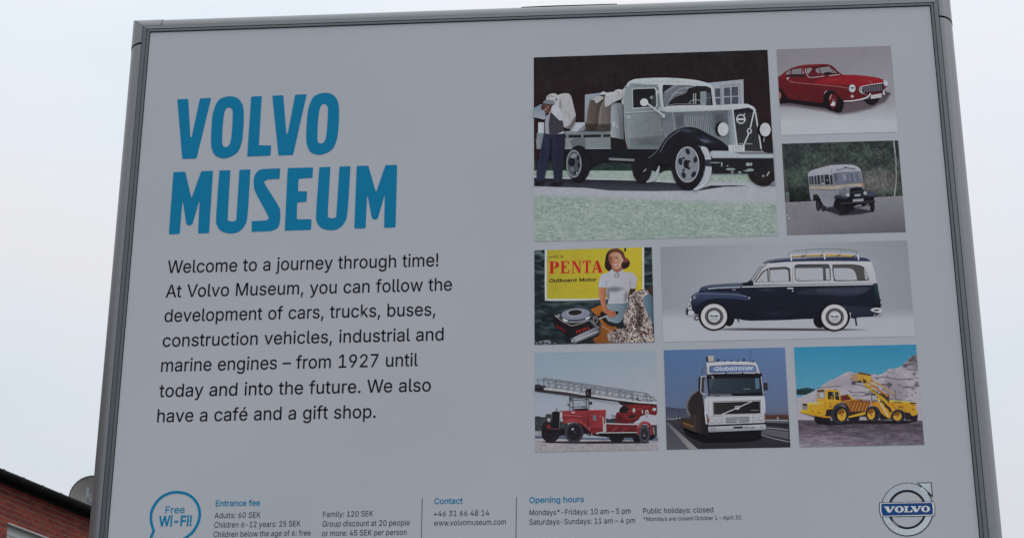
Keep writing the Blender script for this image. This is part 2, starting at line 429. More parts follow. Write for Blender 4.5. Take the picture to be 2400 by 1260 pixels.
        if mask is not None:
            cx = X[F].mean(1); cy = Y[F].mean(1); ins = np.zeros(len(cx), bool); m = len(mask)
            for k in range(m):
                x0, y0 = mask[k-1]; x1, y1 = mask[k]
                if y0 == y1: continue
                c_ = ((y0 > cy) != (y1 > cy)) & (cx < (x1-x0)*(cy-y0)/(y1-y0)+x0); ins ^= c_
            F = F[ins]
        s.add(u, w, cols, F.tolist())
    def tone(s, amp, sc, seed):
        """the uneven tone of a screened photograph: a faint translucent mottle over the whole picture"""
        b = s.clip; nx = int((b[1]-b[0])/.0045); ny = int((b[3]-b[2])/.0045)
        U, Wv = np.meshgrid(np.linspace(b[0], b[1], nx+1), np.linspace(b[2], b[3], ny+1)); U = U.ravel(); Wv = Wv.ravel()
        n = (fbm(U/sc+9, Wv/sc+5, seed, 4)-.5)*2.2+(fbm(U/(sc*6), Wv/(sc*6), seed+1, 2)-.5)*1.2
        d = np.clip(n, -1, 1); cols = np.where(d[:, None] > 0, np.array([[.74, .76, .80]]), np.array([[.008, .009, .012]]))
        i, j = np.meshgrid(np.arange(nx), np.arange(ny)); q = (j*(nx+1)+i).ravel()
        s.add(U, Wv, cols, np.stack([q, q+1, q+nx+2, q+nx+1], 1).tolist(), np.abs(d)*amp*np.where(d > 0, .22, 1.0))
    def build(s, name, parent, label=None, kind=None):
        me = bpy.data.meshes.new(name); me.from_pydata(s.V, [], s.F); me.update()
        at = me.color_attributes.new('ink', 'FLOAT_COLOR', 'POINT')
        at.data.foreach_set('color', np.array(s.C, dtype=np.float32).ravel())
        o = link_mesh(name, me, MT['ink'], parent)
        if label: o['label'] = label
        if kind: o['kind'] = kind
        return o

# ------------------------------------------------------------------ lettering: outlines of a plain grotesque, 1000 units to the em
FONT = '''!	196	67 160 63 509 132 509 128 160;98 -4 89 -4 81 -1 73 3 66 9 60 16 56 24 53 32 52 41 53 50 56 58 60 66 66 73 73 79 81 83 89 86 98 86 107 86 116 83 123 79 130 73 136 66 140 58 143 50 143 41 143 32 140 24 136 16 130 9 123 3 116 -1 107 -4
*	453	201 223 206 331 114 272 89 315 186 365 89 415 114 459 206 400 201 509 250 509 246 400 337 459 362 415 266 365 362 315 337 272 246 331 250 223
+	453	198 34 198 364 255 364 255 34;61 172 61 226 391 226 391 172
,	188	38 -119 68 71 137 71 84 -119
-	453	337 244 337 188 114 188 114 244
.	188	95 -4 86 -4 78 -1 70 3 63 9 57 16 53 24 50 32 50 41 50 50 53 59 57 66 63 73 70 79 78 83 86 86 95 87 104 86 113 83 121 79 128 73 134 66 138 59 140 50 141 41 140 32 138 24 134 16 128 9 121 3 113 -1 104 -4
0	453	227 -7 199 -5 174 1 151 11 130 24 111 41 95 62 80 86 69 113 60 144 53 178 49 214 48 254 49 294 53 330 60 364 69 395 81 422 95 447 112 467 130 484 151 498 174 508 200 514 227 516 254 514 279 508 302 498 323 484 342 467 358 447 372 422 384 395 393 364 400 330 404 294 405 254 404 214 400 178 393 144 384 113 373 86 359 62 342 41 323 24 302 11 279 1 254 -5;227 50 245 51 261 56 276 63 290 74 303 87 313 103 323 122 330 144 336 168 340 194 343 223 344 254 343 285 340 314 336 341 330 365 323 387 313 405 303 422 290 435 276 446 261 453 245 458 227 460 209 458 192 453 177 446 163 435 151 422 140 405 131 387 123 365 117 341 113 314 110 285 109 254 110 223 113 194 117 168 123 144 131 122 140 103 151 87 163 74 177 63 192 56 209 51
1	453	76 0 76 55 391 55 391 0;276 509 276 0 212 0 212 448 209 448 86 358 86 427 198 509
2	453	64 0 64 47 234 229 282 282 291 294 299 305 305 316 311 327 315 337 318 348 320 360 320 371 319 385 317 397 313 408 308 419 301 428 293 436 283 443 273 449 262 454 250 457 237 459 224 460 209 459 196 457 184 453 172 447 162 441 153 433 145 424 139 413 134 402 130 390 128 376 127 362 66 362 67 384 71 405 77 424 86 442 98 459 111 473 126 486 143 496 162 505 182 511 203 514 225 516 247 514 268 511 288 505 306 497 323 486 337 474 350 461 361 445 370 428 376 411 380 392 381 372 380 358 378 345 375 331 371 318 365 304 357 290 347 275 336 259 267 180 153 60 153 57 389 57 389 0
3	453	218 -7 195 -6 173 -3 152 2 133 10 114 19 98 30 83 43 70 57 60 74 52 91 46 111 44 132 109 132 111 119 115 107 120 97 126 87 134 78 144 71 154 64 165 59 178 55 191 52 204 50 219 50 234 51 248 53 262 56 275 61 287 67 297 74 307 83 315 93 321 104 325 116 328 130 329 145 328 158 326 172 322 184 316 196 308 207 299 217 288 226 275 234 260 240 242 244 223 247 201 248 157 248 157 299 288 448 288 452 70 452 70 509 372 509 372 461 221 289 239 290 264 288 287 284 308 276 327 265 344 253 359 239 371 222 381 205 387 186 392 166 393 145 392 123 387 103 380 84 370 66 358 50 344 36 327 23 309 12 288 4 266 -2 243 -6
4	453	40 105 40 158 247 509 311 509 109 166 109 163 413 163 413 105;282 0 282 121 282 146 282 318 343 318 343 0
5	453	221 -7 199 -6 178 -2 159 3 140 11 123 21 108 32 94 45 83 60 73 76 66 93 62 111 60 130 122 130 124 119 127 108 132 98 138 89 145 80 154 73 163 66 173 60 184 56 196 52 208 50 221 50 236 51 250 53 264 58 276 64 288 72 298 82 307 92 314 104 320 117 324 131 327 146 328 162 327 178 324 193 320 208 314 221 306 233 297 244 286 254 275 262 262 269 248 273 233 276 218 277 205 276 192 275 180 272 167 268 156 264 145 258 136 252 128 246 67 253 96 509 366 509 366 452 151 452 134 301 136 301 145 308 155 315 166 320 178 325 190 329 203 331 216 333 229 334 247 333 263 330 279 326 294 321 308 314 321 306 334 296 345 285 355 273 364 260 372 246 379 231 384 215 388 199 390 181 391 163 390 139 385 117 379 95 369 76 357 57 343 41 327 27 309 15 289 6 268 -1 245 -5
6	453	226 -7 203 -5 182 -1 161 5 142 15 125 26 109 40 96 56 84 74 75 94 69 115 65 138 64 162 65 180 68 199 73 219 80 239 89 261 102 285 118 311 137 340 252 509 322 509 175 295 179 299 187 303 196 307 205 310 214 312 224 314 235 314 257 313 278 309 298 303 316 295 332 284 346 271 359 257 370 240 378 221 384 201 388 180 389 157 388 134 384 112 377 92 368 73 356 55 343 39 327 26 310 14 291 5 271 -2 249 -6;226 48 241 49 254 52 267 56 279 63 289 70 299 79 307 90 314 101 320 114 324 128 327 142 327 157 327 173 324 187 320 201 314 213 307 225 299 235 289 244 279 251 267 258 254 262 241 264 226 265 212 264 198 262 186 258 174 252 163 244 153 235 145 225 138 214 132 201 128 188 126 174 125 158 126 143 128 128 132 114 138 102 145 90 153 79 163 70 174 63 186 56 198 52 212 49
7	453	97 0 323 448 323 452 62 452 62 509 391 509 391 449 165 0
8	453	226 -7 201 -6 178 -2 156 3 136 11 117 21 101 33 86 47 74 62 64 78 57 96 53 115 52 135 53 151 55 166 59 181 65 195 72 208 81 220 90 231 101 241 113 249 125 256 139 261 153 265 153 267 135 273 119 282 105 293 93 308 83 324 76 342 72 360 70 380 72 399 75 417 82 434 90 450 101 464 114 477 129 488 146 498 164 506 184 511 204 514 226 516 248 514 269 511 288 506 306 498 323 488 337 477 350 464 361 450 370 434 377 417 380 399 382 380 380 361 376 342 369 324 359 308 347 293 333 282 318 273 300 267 300 265 314 261 327 256 339 249 351 241 362 231 372 220 380 208 387 195 393 181 397 166 400 151 401 135 399 115 395 96 388 78 378 62 366 47 352 33 335 21 317 11 296 3 275 -2 251 -6;226 49 243 50 258 52 272 55 285 60 296 66 307 74 315 82 323 91 329 102 333 113 336 126 337 139 336 152 333 165 329 177 322 189 314 199 305 208 295 216 283 223 270 228 256 232 242 234 226 235 211 234 196 232 182 228 169 223 157 216 147 208 138 199 130 189 123 177 119 165 116 152 115 139 116 126 119 113 123 102 129 91 136 82 145 74 156 66 167 60 180 55 195 52 210 50;226 290 239 290 252 292 263 296 274 300 284 306 293 313 300 321 307 330 312 341 316 351 318 363 319 376 318 388 316 399 313 410 308 420 301 429 294 437 285 444 275 449 264 454 252 457 240 459 226 460 213 459 200 457 188 454 177 449 167 444 159 437 151 429 145 420 139 410 136 399 134 388 133 376 134 363 136 351 139 341 145 330 151 321 159 313 168 306 178 300 189 296 201 292 213 290
9	453	226 516 249 514 271 510 291 503 310 494 328 482 343 468 356 452 368 434 377 414 384 393 388 371 389 347 388 328 385 309 380 290 373 270 363 248 350 224 334 197 315 168 200 0 130 0 276 212 273 210 265 206 257 202 248 199 238 196 228 195 218 195 195 196 175 199 155 206 137 214 121 225 106 237 94 252 83 269 74 287 68 307 65 329 64 352 65 375 69 397 75 417 85 436 96 454 110 469 125 483 143 494 162 504 182 510 203 514;226 460 212 459 199 457 186 452 174 446 163 438 154 429 145 419 138 407 133 395 129 381 126 367 125 352 126 336 129 322 133 308 138 295 145 284 154 274 163 265 174 257 186 251 199 247 212 244 226 243 240 244 254 247 267 251 279 257 289 265 299 273 307 284 314 295 320 308 324 321 327 335 327 350 327 366 324 381 320 394 314 407 307 419 299 429 290 438 279 446 267 452 254 457 241 459
:	188	95 -4 86 -4 78 -1 70 3 63 9 57 16 53 24 50 32 50 41 50 50 53 59 57 66 63 73 70 79 78 83 86 86 95 87 104 86 113 83 121 79 128 73 134 66 138 59 140 50 141 41 140 32 138 24 134 16 128 9 121 3 113 -1 104 -4;95 271 86 272 78 274 70 278 63 284 57 291 53 299 50 307 50 316 50 325 53 334 57 342 63 349 70 354 78 359 86 361 95 362 104 361 113 359 121 354 128 349 134 342 138 334 140 325 141 316 140 307 138 299 134 291 128 284 121 278 113 274 104 272
A	480	16 0 201 509 276 509 463 0 395 0 287 302 264 372 239 456 213 371 191 302 85 0;110 142 110 199 370 199 370 142
C	510	267 -7 235 -5 205 1 177 11 150 25 126 42 104 63 86 88 70 115 57 146 48 179 42 215 40 254 42 293 48 329 57 362 70 393 86 421 104 445 126 466 150 484 177 498 205 508 235 514 267 516 286 515 305 513 323 509 340 504 357 498 373 490 388 481 402 471 415 460 427 447 438 433 448 418 456 402 463 385 469 367 473 348 408 348 405 361 401 373 395 384 389 395 382 404 375 413 366 421 357 428 348 435 337 440 327 445 315 449 304 452 292 454 280 455 267 456 245 454 223 450 203 443 184 432 166 419 150 403 137 385 125 364 116 340 109 314 105 285 103 254 105 223 109 194 116 168 125 145 137 123 151 105 166 89 184 76 203 66 223 59 245 54 267 53 280 53 292 55 304 57 315 60 327 64 337 69 348 74 357 81 366 88 375 96 382 105 389 114 395 125 401 136 405 148 408 160 473 160 469 142 463 124 457 107 448 91 438 76 428 62 416 49 402 38 388 28 373 19 357 11 341 5 323 0 305 -4 286 -6
E	419	60 0 60 509 372 509 372 452 125 452 125 286 355 286 355 229 125 229 125 57 375 57 375 0
F	410	60 0 60 509 369 509 369 452 125 452 125 278 346 278 346 221 125 221 125 0
G	520	269 -7 236 -5 205 1 176 11 149 25 125 43 104 64 85 88 69 116 57 146 47 179 42 215 40 254 42 293 47 329 57 362 69 393 85 421 103 445 125 466 149 484 175 498 203 508 233 514 265 516 285 515 304 513 322 509 340 504 358 497 374 489 389 480 403 469 416 458 429 445 439 431 449 416 458 401 465 384 470 367 474 349 408 349 404 361 399 372 393 383 387 393 380 403 373 411 365 420 356 427 347 434 337 439 326 444 315 448 304 452 291 454 279 455 265 456 243 454 222 450 202 443 183 432 166 419 150 404 137 385 125 364 116 340 109 314 105 285 103 254 105 223 109 194 116 168 125 145 137 124 151 105 166 90 184 76 203 66 224 59 246 54 269 53 290 54 309 57 328 63 345 71 360 81 374 93 386 107 396 123 404 141 410 160 414 180 415 199 283 199 283 256 478 256 478 200 476 170 471 141 463 115 451 91 436 69 419 50 399 33 377 19 352 8 326 0 298 -5
K	467	104 145 104 216 139 261 174 303 212 344 364 509 448 509 231 276 228 276;60 0 60 509 125 509 125 334 124 225 125 193 125 0;372 0 188 259 228 309 449 0
M	628	60 0 60 509 152 509 277 187 287 159 299 123 311 84 315 73 318 83 330 121 342 158 352 187 476 509 568 509 568 0 504 0 504 291 504 327 505 369 506 413 507 436 498 409 482 363 467 322 456 291 342 0 286 0 170 291 159 321 145 361 129 408 120 435 120 416 121 372 122 328 122 291 122 0
N	523	60 0 60 509 136 509 343 183 363 151 388 107 403 76 401 108 399 157 399 195 399 509 463 509 463 0 387 0 202 290 177 331 148 381 120 431 122 384 124 328 125 291 125 0
O	533	267 -7 235 -5 205 1 177 11 150 25 126 42 105 63 86 88 70 115 57 146 48 179 42 215 40 254 42 293 48 329 57 362 70 393 86 421 105 445 126 466 150 484 177 498 205 508 235 514 267 516 299 514 329 508 357 498 384 484 408 466 429 445 448 421 464 393 477 362 486 329 491 293 493 254 491 215 486 179 477 146 464 115 448 88 429 63 408 42 384 25 357 11 329 1 299 -5;267 53 289 54 310 59 330 66 349 76 367 89 383 105 396 123 408 144 418 168 425 194 429 223 430 254 429 286 425 314 418 341 408 365 396 386 383 404 367 420 349 433 330 443 310 450 289 454 267 456 245 454 223 450 203 443 184 433 167 420 151 404 137 385 125 364 116 340 109 314 105 285 103 254 105 223 109 194 116 168 125 144 137 123 151 105 167 89 184 76 203 66 223 59 245 54
P	445	60 0 60 509 235 509 263 507 289 503 312 497 332 487 350 476 366 462 379 447 390 430 398 411 404 391 407 370 409 348 407 325 404 304 398 284 390 265 379 248 366 233 350 219 332 207 312 198 289 191 263 187 235 186 125 186 125 0;233 242 252 243 269 246 284 250 297 256 308 264 318 272 327 282 333 294 338 306 342 319 344 333 344 348 344 362 342 376 338 389 333 402 326 413 318 423 308 431 297 439 284 444 268 449 251 451 232 452 125 452 125 242
S	447	224 -9 197 -8 172 -4 149 1 128 9 108 19 91 31 76 45 64 60 54 77 46 96 41 115 38 137 104 137 107 123 110 110 116 98 123 88 132 79 142 71 154 64 166 59 180 55 194 52 209 50 224 49 241 50 257 52 272 55 286 60 299 66 311 74 321 82 329 92 336 102 341 114 345 126 346 139 345 151 342 161 338 171 332 179 325 186 316 193 307 199 296 205 245 222 184 239 154 249 128 260 105 274 86 289 71 307 60 326 54 348 52 372 53 393 58 413 65 431 75 448 87 463 102 476 119 488 138 498 158 506 180 511 203 514 227 516 252 514 275 511 296 505 316 498 334 488 351 476 365 463 377 449 387 433 394 415 399 397 401 378 337 378 334 396 326 412 316 426 302 437 286 447 267 453 247 457 225 459 209 458 194 456 180 452 167 448 156 442 145 435 136 427 129 418 123 409 118 398 116 387 115 376 116 363 119 352 124 342 131 334 139 326 148 319 158 313 169 308 212 293 264 279 312 264 324 258 336 252 347 245 359 238 369 229 379 220 387 209 395 198 401 185 405 171 407 155 408 139 407 118 403 99 396 81 386 64 374 48 360 34 343 21 323 11 302 2 278 -4 252 -8
T	449	32 452 32 509 417 509 417 452 257 452 257 0 193 0 193 452
V	480	204 0 16 509 84 509 192 206 215 137 241 52 267 138 290 206 395 509 463 509 278 0
W	686	155 0 16 509 82 509 163 196 175 145 187 94 193 61 200 94 211 145 224 196 306 509 380 509 462 196 474 145 486 94 492 62 499 94 510 145 523 196 603 509 670 509 530 0 455 0 368 323 351 391 343 437 335 395 318 323 230 0
a	389	160 -9 142 -8 126 -5 110 -1 94 5 80 12 68 22 57 32 48 45 40 58 35 73 31 90 30 108 31 123 34 138 38 150 43 161 50 171 58 179 67 187 78 193 89 199 100 203 112 207 125 211 178 220 234 227 244 228 252 230 259 232 265 235 270 238 273 243 275 248 276 255 276 257 275 268 273 279 271 288 267 297 262 304 256 311 248 317 240 322 230 326 220 329 208 330 196 331 183 330 171 329 159 326 149 322 140 318 132 313 124 307 118 301 112 294 107 288 103 281 100 274 41 291 48 308 57 322 67 335 79 346 91 355 104 364 118 370 133 375 148 379 163 382 179 384 194 384 239 379 251 376 263 372 275 367 286 360 296 353 306 343 315 333 322 320 329 306 333 290 336 272 337 251 337 0 277 0 277 52 272 52 252 25 244 18 236 12 226 6 215 1 203 -3 190 -6 176 -8;170 45 187 46 202 49 216 53 228 59 239 66 248 74 257 83 263 93 269 104 272 115 275 126 276 138 276 190 259 182 231 176 200 171 175 168 134 159 125 155 117 150 110 145 103 139 98 132 95 124 93 115 92 105 92 95 94 87 98 79 102 72 107 66 114 61 121 56 130 52 139 49 149 47 159 46
b	424	229 -8 213 -7 198 -5 184 -1 172 4 162 10 153 17 145 24 138 31 118 59 112 59 112 0 53 0 53 509 114 509 114 319 118 319 137 346 144 353 152 360 161 367 171 373 183 378 197 381 212 384 229 384 252 383 274 378 294 371 313 361 330 347 345 332 359 313 370 293 379 270 385 245 389 218 390 189 389 160 385 133 379 108 370 84 359 64 346 45 330 29 313 16 294 5 274 -2 252 -7;220 47 237 48 253 51 267 57 279 66 291 76 301 88 309 101 316 117 321 133 325 151 327 170 328 189 327 209 325 227 321 245 316 261 309 276 301 290 291 301 280 311 267 319 253 325 237 329 220 330 203 329 188 325 174 320 161 312 150 302 140 291 132 278 125 263 120 247 116 229 113 210 113 189 113 169 116 150 120 132 125 115 132 100 140 86 150 75 162 65 174 57 188 51 204 48
c	396	207 -8 182 -7 159 -2 137 6 117 16 98 30 82 46 68 64 56 85 46 108 40 133 36 159 34 187 36 216 40 243 46 268 56 291 68 312 82 330 98 346 117 360 137 371 159 378 182 383 207 384 221 384 234 383 247 380 260 377 272 373 284 368 295 362 305 356 315 349 324 341 332 332 340 322 347 312 353 301 358 289 362 277 303 262 290 289 270 311 242 325 207 330 189 329 173 325 158 319 145 310 134 300 124 287 115 274 108 258 103 242 99 224 97 206 96 187 97 169 99 151 103 134 108 117 115 102 124 89 134 76 145 66 158 57 173 51 189 48 207 46 243 52 271 66 292 89 304 117 363 102 359 90 354 78 348 67 341 56 334 46 325 37 316 29 306 21 296 15 285 9 273 4 261 -1 248 -4 235 -6 221 -8
d	424	195 -8 172 -7 151 -2 130 5 111 16 94 29 79 45 66 64 55 84 46 108 39 133 35 160 34 189 35 218 39 245 46 270 55 293 66 313 79 332 95 347 112 361 131 371 151 378 173 383 196 384 213 384 228 381 241 378 253 373 263 367 272 360 280 353 287 346 306 319 311 319 311 509 372 509 372 0 313 0 313 59 307 59 287 31 280 24 272 17 263 10 252 4 241 -1 227 -5 212 -7;205 47 221 48 236 51 250 57 263 65 274 75 284 86 293 100 299 115 305 132 309 150 311 169 312 189 311 210 309 229 305 247 300 263 293 278 284 291 275 302 263 312 251 320 237 325 221 329 205 330 187 329 172 325 157 319 145 311 133 301 124 290 115 276 108 261 103 245 99 227 97 209 96 189 97 170 99 151 103 133 109 117 115 101 124 88 134 76 145 66 158 57 172 51 188 48
e	404	212 -8 185 -7 161 -2 138 6 117 16 98 30 82 46 68 64 56 85 46 108 40 132 35 159 34 187 35 215 39 242 46 267 55 290 67 311 81 329 97 346 115 359 135 370 157 378 180 383 205 384 221 384 236 382 251 379 266 374 280 368 294 361 307 351 319 341 331 329 341 315 350 299 357 282 363 263 368 242 370 219 371 194 371 169 96 169 97 157 100 139 104 122 110 106 118 92 128 80 139 70 151 61 165 55 179 50 195 47 212 46 224 47 234 48 244 50 254 53 263 56 271 61 278 66 285 73 292 80 297 88 302 96 306 105 365 91 360 77 353 63 345 51 335 39 324 29 311 19 298 11 283 4 266 -1 249 -5 231 -7;309 221 307 237 303 254 298 269 291 282 283 294 273 305 263 314 250 321 237 326 222 329 205 330 189 329 173 326 159 321 146 313 135 304 125 294 116 282 109 270 103 256 99 241 97 226 97 221
f	254	228 379 228 327 6 327 6 379;81 0 81 432 82 447 84 461 89 474 96 486 104 496 113 505 124 513 135 519 148 524 161 527 174 529 187 530 222 527 243 521 227 468 215 472 195 474 182 473 171 470 162 466 154 460 149 452 145 443 142 431 142 419 142 0
g	425	207 -151 187 -150 168 -148 150 -144 134 -140 119 -134 105 -127 93 -119 82 -110 73 -101 64 -91 57 -80 51 -69 101 -41 122 -66 128 -72 136 -78 145 -83 154 -88 165 -92 178 -95 192 -97 207 -97 229 -96 249 -92 267 -85 282 -75 295 -62 304 -47 310 -28 311 -6 311 68 306 68 287 41 280 34 272 28 263 21 252 16 241 11 227 8 212 5 195 5 173 6 152 10 132 17 113 27 95 39 80 53 67 71 55 90 46 112 39 136 35 163 34 191 35 220 39 246 46 271 55 293 66 314 80 332 95 347 112 361 131 371 152 378 173 383 196 384 213 384 228 382 242 378 253 373 264 367 273 360 281 353 288 346 308 319 313 319 313 379 372 379 372 -9 371 -32 367 -54 360 -73 350 -90 338 -104 324 -117 308 -127 291 -136 271 -142 251 -147 229 -150;205 59 222 60 237 63 251 68 264 75 275 84 285 95 293 107 300 121 305 137 309 154 312 172 312 193 312 212 309 231 305 248 300 264 293 278 285 291 275 303 264 312 251 320 237 325 222 329 205 330 188 329 172 325 158 320 145 312 134 302 124 290 115 277 109 262 103 246 99 229 97 212 96 193 97 173 99 155 103 138 109 123 116 108 124 96 134 85 145 76 158 68 172 63 188 60
h	410	114 227 114 0 53 0 53 509 114 509 114 315 124 332 137 349 152 362 169 372 187 379 207 383 227 384 246 383 264 380 280 376 295 369 309 360 321 349 332 336 341 321 348 304 353 285 356 264 357 240 357 0 296 0 296 235 295 256 290 275 283 291 273 304 260 315 246 323 229 328 210 329 197 328 184 326 172 322 161 317 150 311 141 303 133 293 126 283 121 271 117 257 114 243
i	167	53 0 53 379 114 379 114 0;84 443 75 444 67 446 60 449 54 455 48 461 44 468 42 475 41 483 42 491 44 499 48 506 54 512 60 517 67 521 75 523 84 524 92 523 100 521 107 517 114 512 119 506 123 499 126 491 126 483 126 475 123 468 119 461 114 455 107 449 100 446 92 444
j	167	53 379 114 379 114 -30 113 -47 111 -63 107 -77 102 -90 95 -102 86 -113 76 -122 65 -129 52 -135 37 -139 21 -142 4 -143 -10 -143 -10 -87 2 -87 14 -86 25 -83 34 -78 40 -72 46 -64 50 -54 52 -42 53 -29;83 443 75 444 67 446 60 449 53 455 48 461 44 468 42 475 41 483 42 491 44 499 48 506 53 512 60 517 67 521 75 523 83 524 92 523 100 521 107 517 114 512 119 506 123 499 125 491 126 483 125 475 123 468 119 461 114 455 107 449 100 446 92 444
k	381	110 137 110 212 121 212 284 379 360 379 184 199 177 199;53 0 53 509 114 509 114 0;294 0 148 186 191 229 372 0
l	189	139 -2 119 -1 101 3 86 10 74 20 65 33 58 47 54 65 53 84 53 509 114 509 114 99 114 87 115 77 117 68 120 62 124 58 130 54 137 53 146 52 160 53 170 54 181 3 162 -1
m	610	53 0 53 379 112 379 112 295 108 295 112 310 118 323 125 335 132 346 141 355 151 363 161 370 172 376 183 380 195 384 207 386 219 386 239 385 257 380 273 372 287 361 299 347 309 331 316 314 317 309 322 321 329 332 337 343 347 353 357 361 368 369 381 375 394 380 407 383 422 385 437 386 453 385 468 383 483 378 497 372 510 364 522 354 532 342 541 328 548 313 553 296 556 276 557 255 557 0 496 0 496 254 494 273 490 289 483 302 473 313 460 321 447 326 433 329 419 330 406 330 395 328 384 324 374 320 365 314 358 307 351 299 345 290 341 280 338 270 336 259 335 247 335 0 274 0 274 260 273 275 269 288 262 301 253 311 242 320 229 326 215 329 199 330 188 330 178 328 168 325 158 320 148 314 140 307 132 299 126 289 121 278 117 266 114 253 114 238 114 0
n	410	114 227 114 0 53 0 53 379 112 379 112 287 102 287 112 312 124 332 137 349 152 362 169 372 187 379 207 383 227 384 246 383 264 380 280 376 295 369 309 360 321 349 332 336 341 321 348 304 353 285 356 264 357 240 357 0 296 0 296 235 295 256 290 275 283 291 273 304 260 315 246 323 229 328 210 329 197 328 184 326 172 322 161 317 150 311 141 303 133 293 126 283 121 271 117 257 114 243
o	415	207 -8 182 -7 159 -2 137 6 117 16 98 30 82 46 68 64 56 85 46 108 40 133 36 159 34 187 36 216 40 243 46 268 56 291 68 312 82 330 98 346 117 360 137 371 159 378 182 383 207 384 233 383 256 378 278 371 299 360 317 346 333 330 347 312 359 291 369 268 376 243 380 216 381 187 380 159 376 133 369 108 359 85 347 64 333 46 317 30 299 16 278 6 256 -2 233 -7;207 46 226 48 242 51 257 57 270 66 282 76 292 89 300 102 307 117 312 134 316 151 318 169 319 187 318 206 316 224 312 242 307 258 300 274 292 287 282 300 270 310 257 319 242 325 226 329 207 330 189 329 173 325 158 319 145 310 134 300 124 287 115 274 108 258 103 242 99 224 97 206 96 187 97 169 99 151 103 134 108 117 115 102 124 89 134 76 145 66 158 57 173 51 189 48
p	424	53 -143 53 379 112 379 112 319 118 319 137 346 144 353 152 360 161 367 171 373 183 378 197 381 212 384 229 384 252 383 274 378 294 371 313 361 330 347 345 332 359 313 370 293 379 270 385 245 389 218 390 189 389 160 385 133 379 108 370 84 359 64 346 45 330 29 313 16 294 5 274 -2 252 -7 229 -8 213 -7 198 -5 184 -1 173 4 162 10 153 17 145 24 138 31 118 59 114 59 114 -143;220 47 237 48 253 51 267 57 279 66 291 76 301 88 309 101 316 117 321 133 325 151 327 170 328 189 327 209 325 227 321 245 316 261 309 276 301 290 291 301 280 311 267 319 253 325 237 329 220 330 203 329 188 325 174 320 161 312 150 302 140 291 132 278 125 263 120 247 116 229 113 210 113 189 113 169 116 150 120 132 125 115 132 100 140 86 150 75 162 65 174 57 188 51 204 48
r	259	53 0 53 379 112 379 112 321 115 321 122 335 130 347 140 358 152 367 166 375 181 380 196 384 213 385 229 384 243 384 243 322 230 324 207 326 194 325 182 323 170 319 159 315 149 309 140 301 132 293 126 284 121 273 117 262 114 250 114 237 114 0
s	365	182 -8 163 -7 145 -5 128 -2 112 3 98 10 84 18 72 27 62 38 53 50 45 63 40 78 36 94 94 107 99 92 105 79 114 69 124 60 136 54 150 49 165 46 181 45 200 46 217 50 232 55 244 62 255 71 262 81 267 91 268 103 267 112 265 121 260 129 254 136 246 142 237 147 225 151 212 155 149 170 125 177 104 186 87 196 72 208 61 222 53 237 48 255 47 274 48 290 51 305 57 319 65 332 75 343 87 354 100 363 115 370 131 377 149 381 167 384 187 384 206 384 223 381 239 378 254 372 267 366 279 358 290 349 299 339 307 328 314 316 319 303 324 290 268 277 264 288 258 298 251 307 243 316 232 323 219 328 205 331 187 333 171 332 156 329 143 324 131 317 121 308 114 299 110 289 109 277 110 267 112 258 117 250 124 243 133 237 144 232 157 227 172 223 229 209 254 202 275 194 292 183 306 171 317 158 325 142 330 125 331 107 330 90 326 75 321 61 312 47 302 35 290 24 276 15 260 6 242 0 223 -5 203 -7
t	227	204 379 204 327 6 327 6 379;65 471 126 471 126 98 127 86 128 76 132 68 136 61 142 56 150 53 159 51 170 50 185 51 202 54 213 2 192 -3 168 -4 145 -3 125 2 107 10 92 21 80 35 72 52 67 71 65 93
u	410	182 -5 164 -4 146 -1 130 4 115 11 101 20 89 31 78 44 69 59 62 76 57 95 54 116 53 139 53 379 114 379 114 144 115 123 119 105 127 89 137 75 150 64 164 56 181 52 200 50 213 51 226 53 238 57 249 62 259 69 268 77 276 86 283 97 289 109 293 122 295 137 296 153 296 379 357 379 357 0 298 0 298 70 297 67 286 47 272 30 257 17 240 7 222 0 203 -4
v	389	163 0 17 379 84 379 165 155 187 87 195 59 203 87 224 155 305 379 371 379 226 0
w	567	138 0 23 379 87 379 133 214 154 137 170 64 186 135 206 214 252 379 316 379 362 214 382 136 397 66 413 135 434 214 480 379 545 379 429 0 368 0 319 172 305 225 291 280 284 309 277 280 263 225 248 172 199 0
y	389	47 -139 61 -86 71 -87 80 -89 88 -90 96 -90 104 -89 111 -87 118 -84 124 -80 130 -74 136 -67 141 -58 146 -48 151 -36 163 -1 17 379 84 379 165 155 187 87 195 60 202 87 224 155 305 379 371 379 204 -58 198 -72 191 -85 184 -97 177 -107 168 -116 159 -124 150 -130 139 -136 128 -140 117 -143 104 -145 91 -145 65 -143
é	404	212 -8 185 -7 161 -2 138 6 117 16 98 30 82 46 68 64 56 85 46 108 40 132 35 159 34 187 35 215 39 242 46 267 55 290 67 311 81 329 97 346 115 359 135 370 157 378 180 383 205 384 221 384 236 382 251 379 266 374 280 368 294 361 307 351 319 341 331 329 341 315 350 299 357 282 363 263 368 242 370 219 371 194 371 169 96 169 97 157 100 139 104 122 110 106 118 92 128 80 139 70 151 61 165 55 179 50 195 47 212 46 224 47 234 48 244 50 254 53 263 56 271 61 278 66 285 73 292 80 297 88 302 96 306 105 365 91 360 77 353 63 345 51 335 39 324 29 311 19 298 11 283 4 266 -1 249 -5 231 -7;309 221 307 237 303 254 298 269 291 282 283 294 273 305 263 314 250 321 237 326 222 329 205 330 189 329 173 326 159 321 146 313 135 304 125 294 116 282 109 270 103 256 99 241 97 226 97 221;177 429 225 529 293 529 227 429
–	350	350 244 350 188 0 188 0 244'''
GLYPHS = {}
for row in FONT.split('\n'):
    c_, adv, loops = row.split('\t')
    GLYPHS[c_] = (int(adv), [np.array(list(map(int, l.split(' ')))).reshape(-1, 2) for l in loops.split(';')])
KERN = {'We': -22, 'Vo': -24, 'r.': -30, 'y:': -10, 'w.': -30, '.v': -15, 'At': -8, '11': -20}
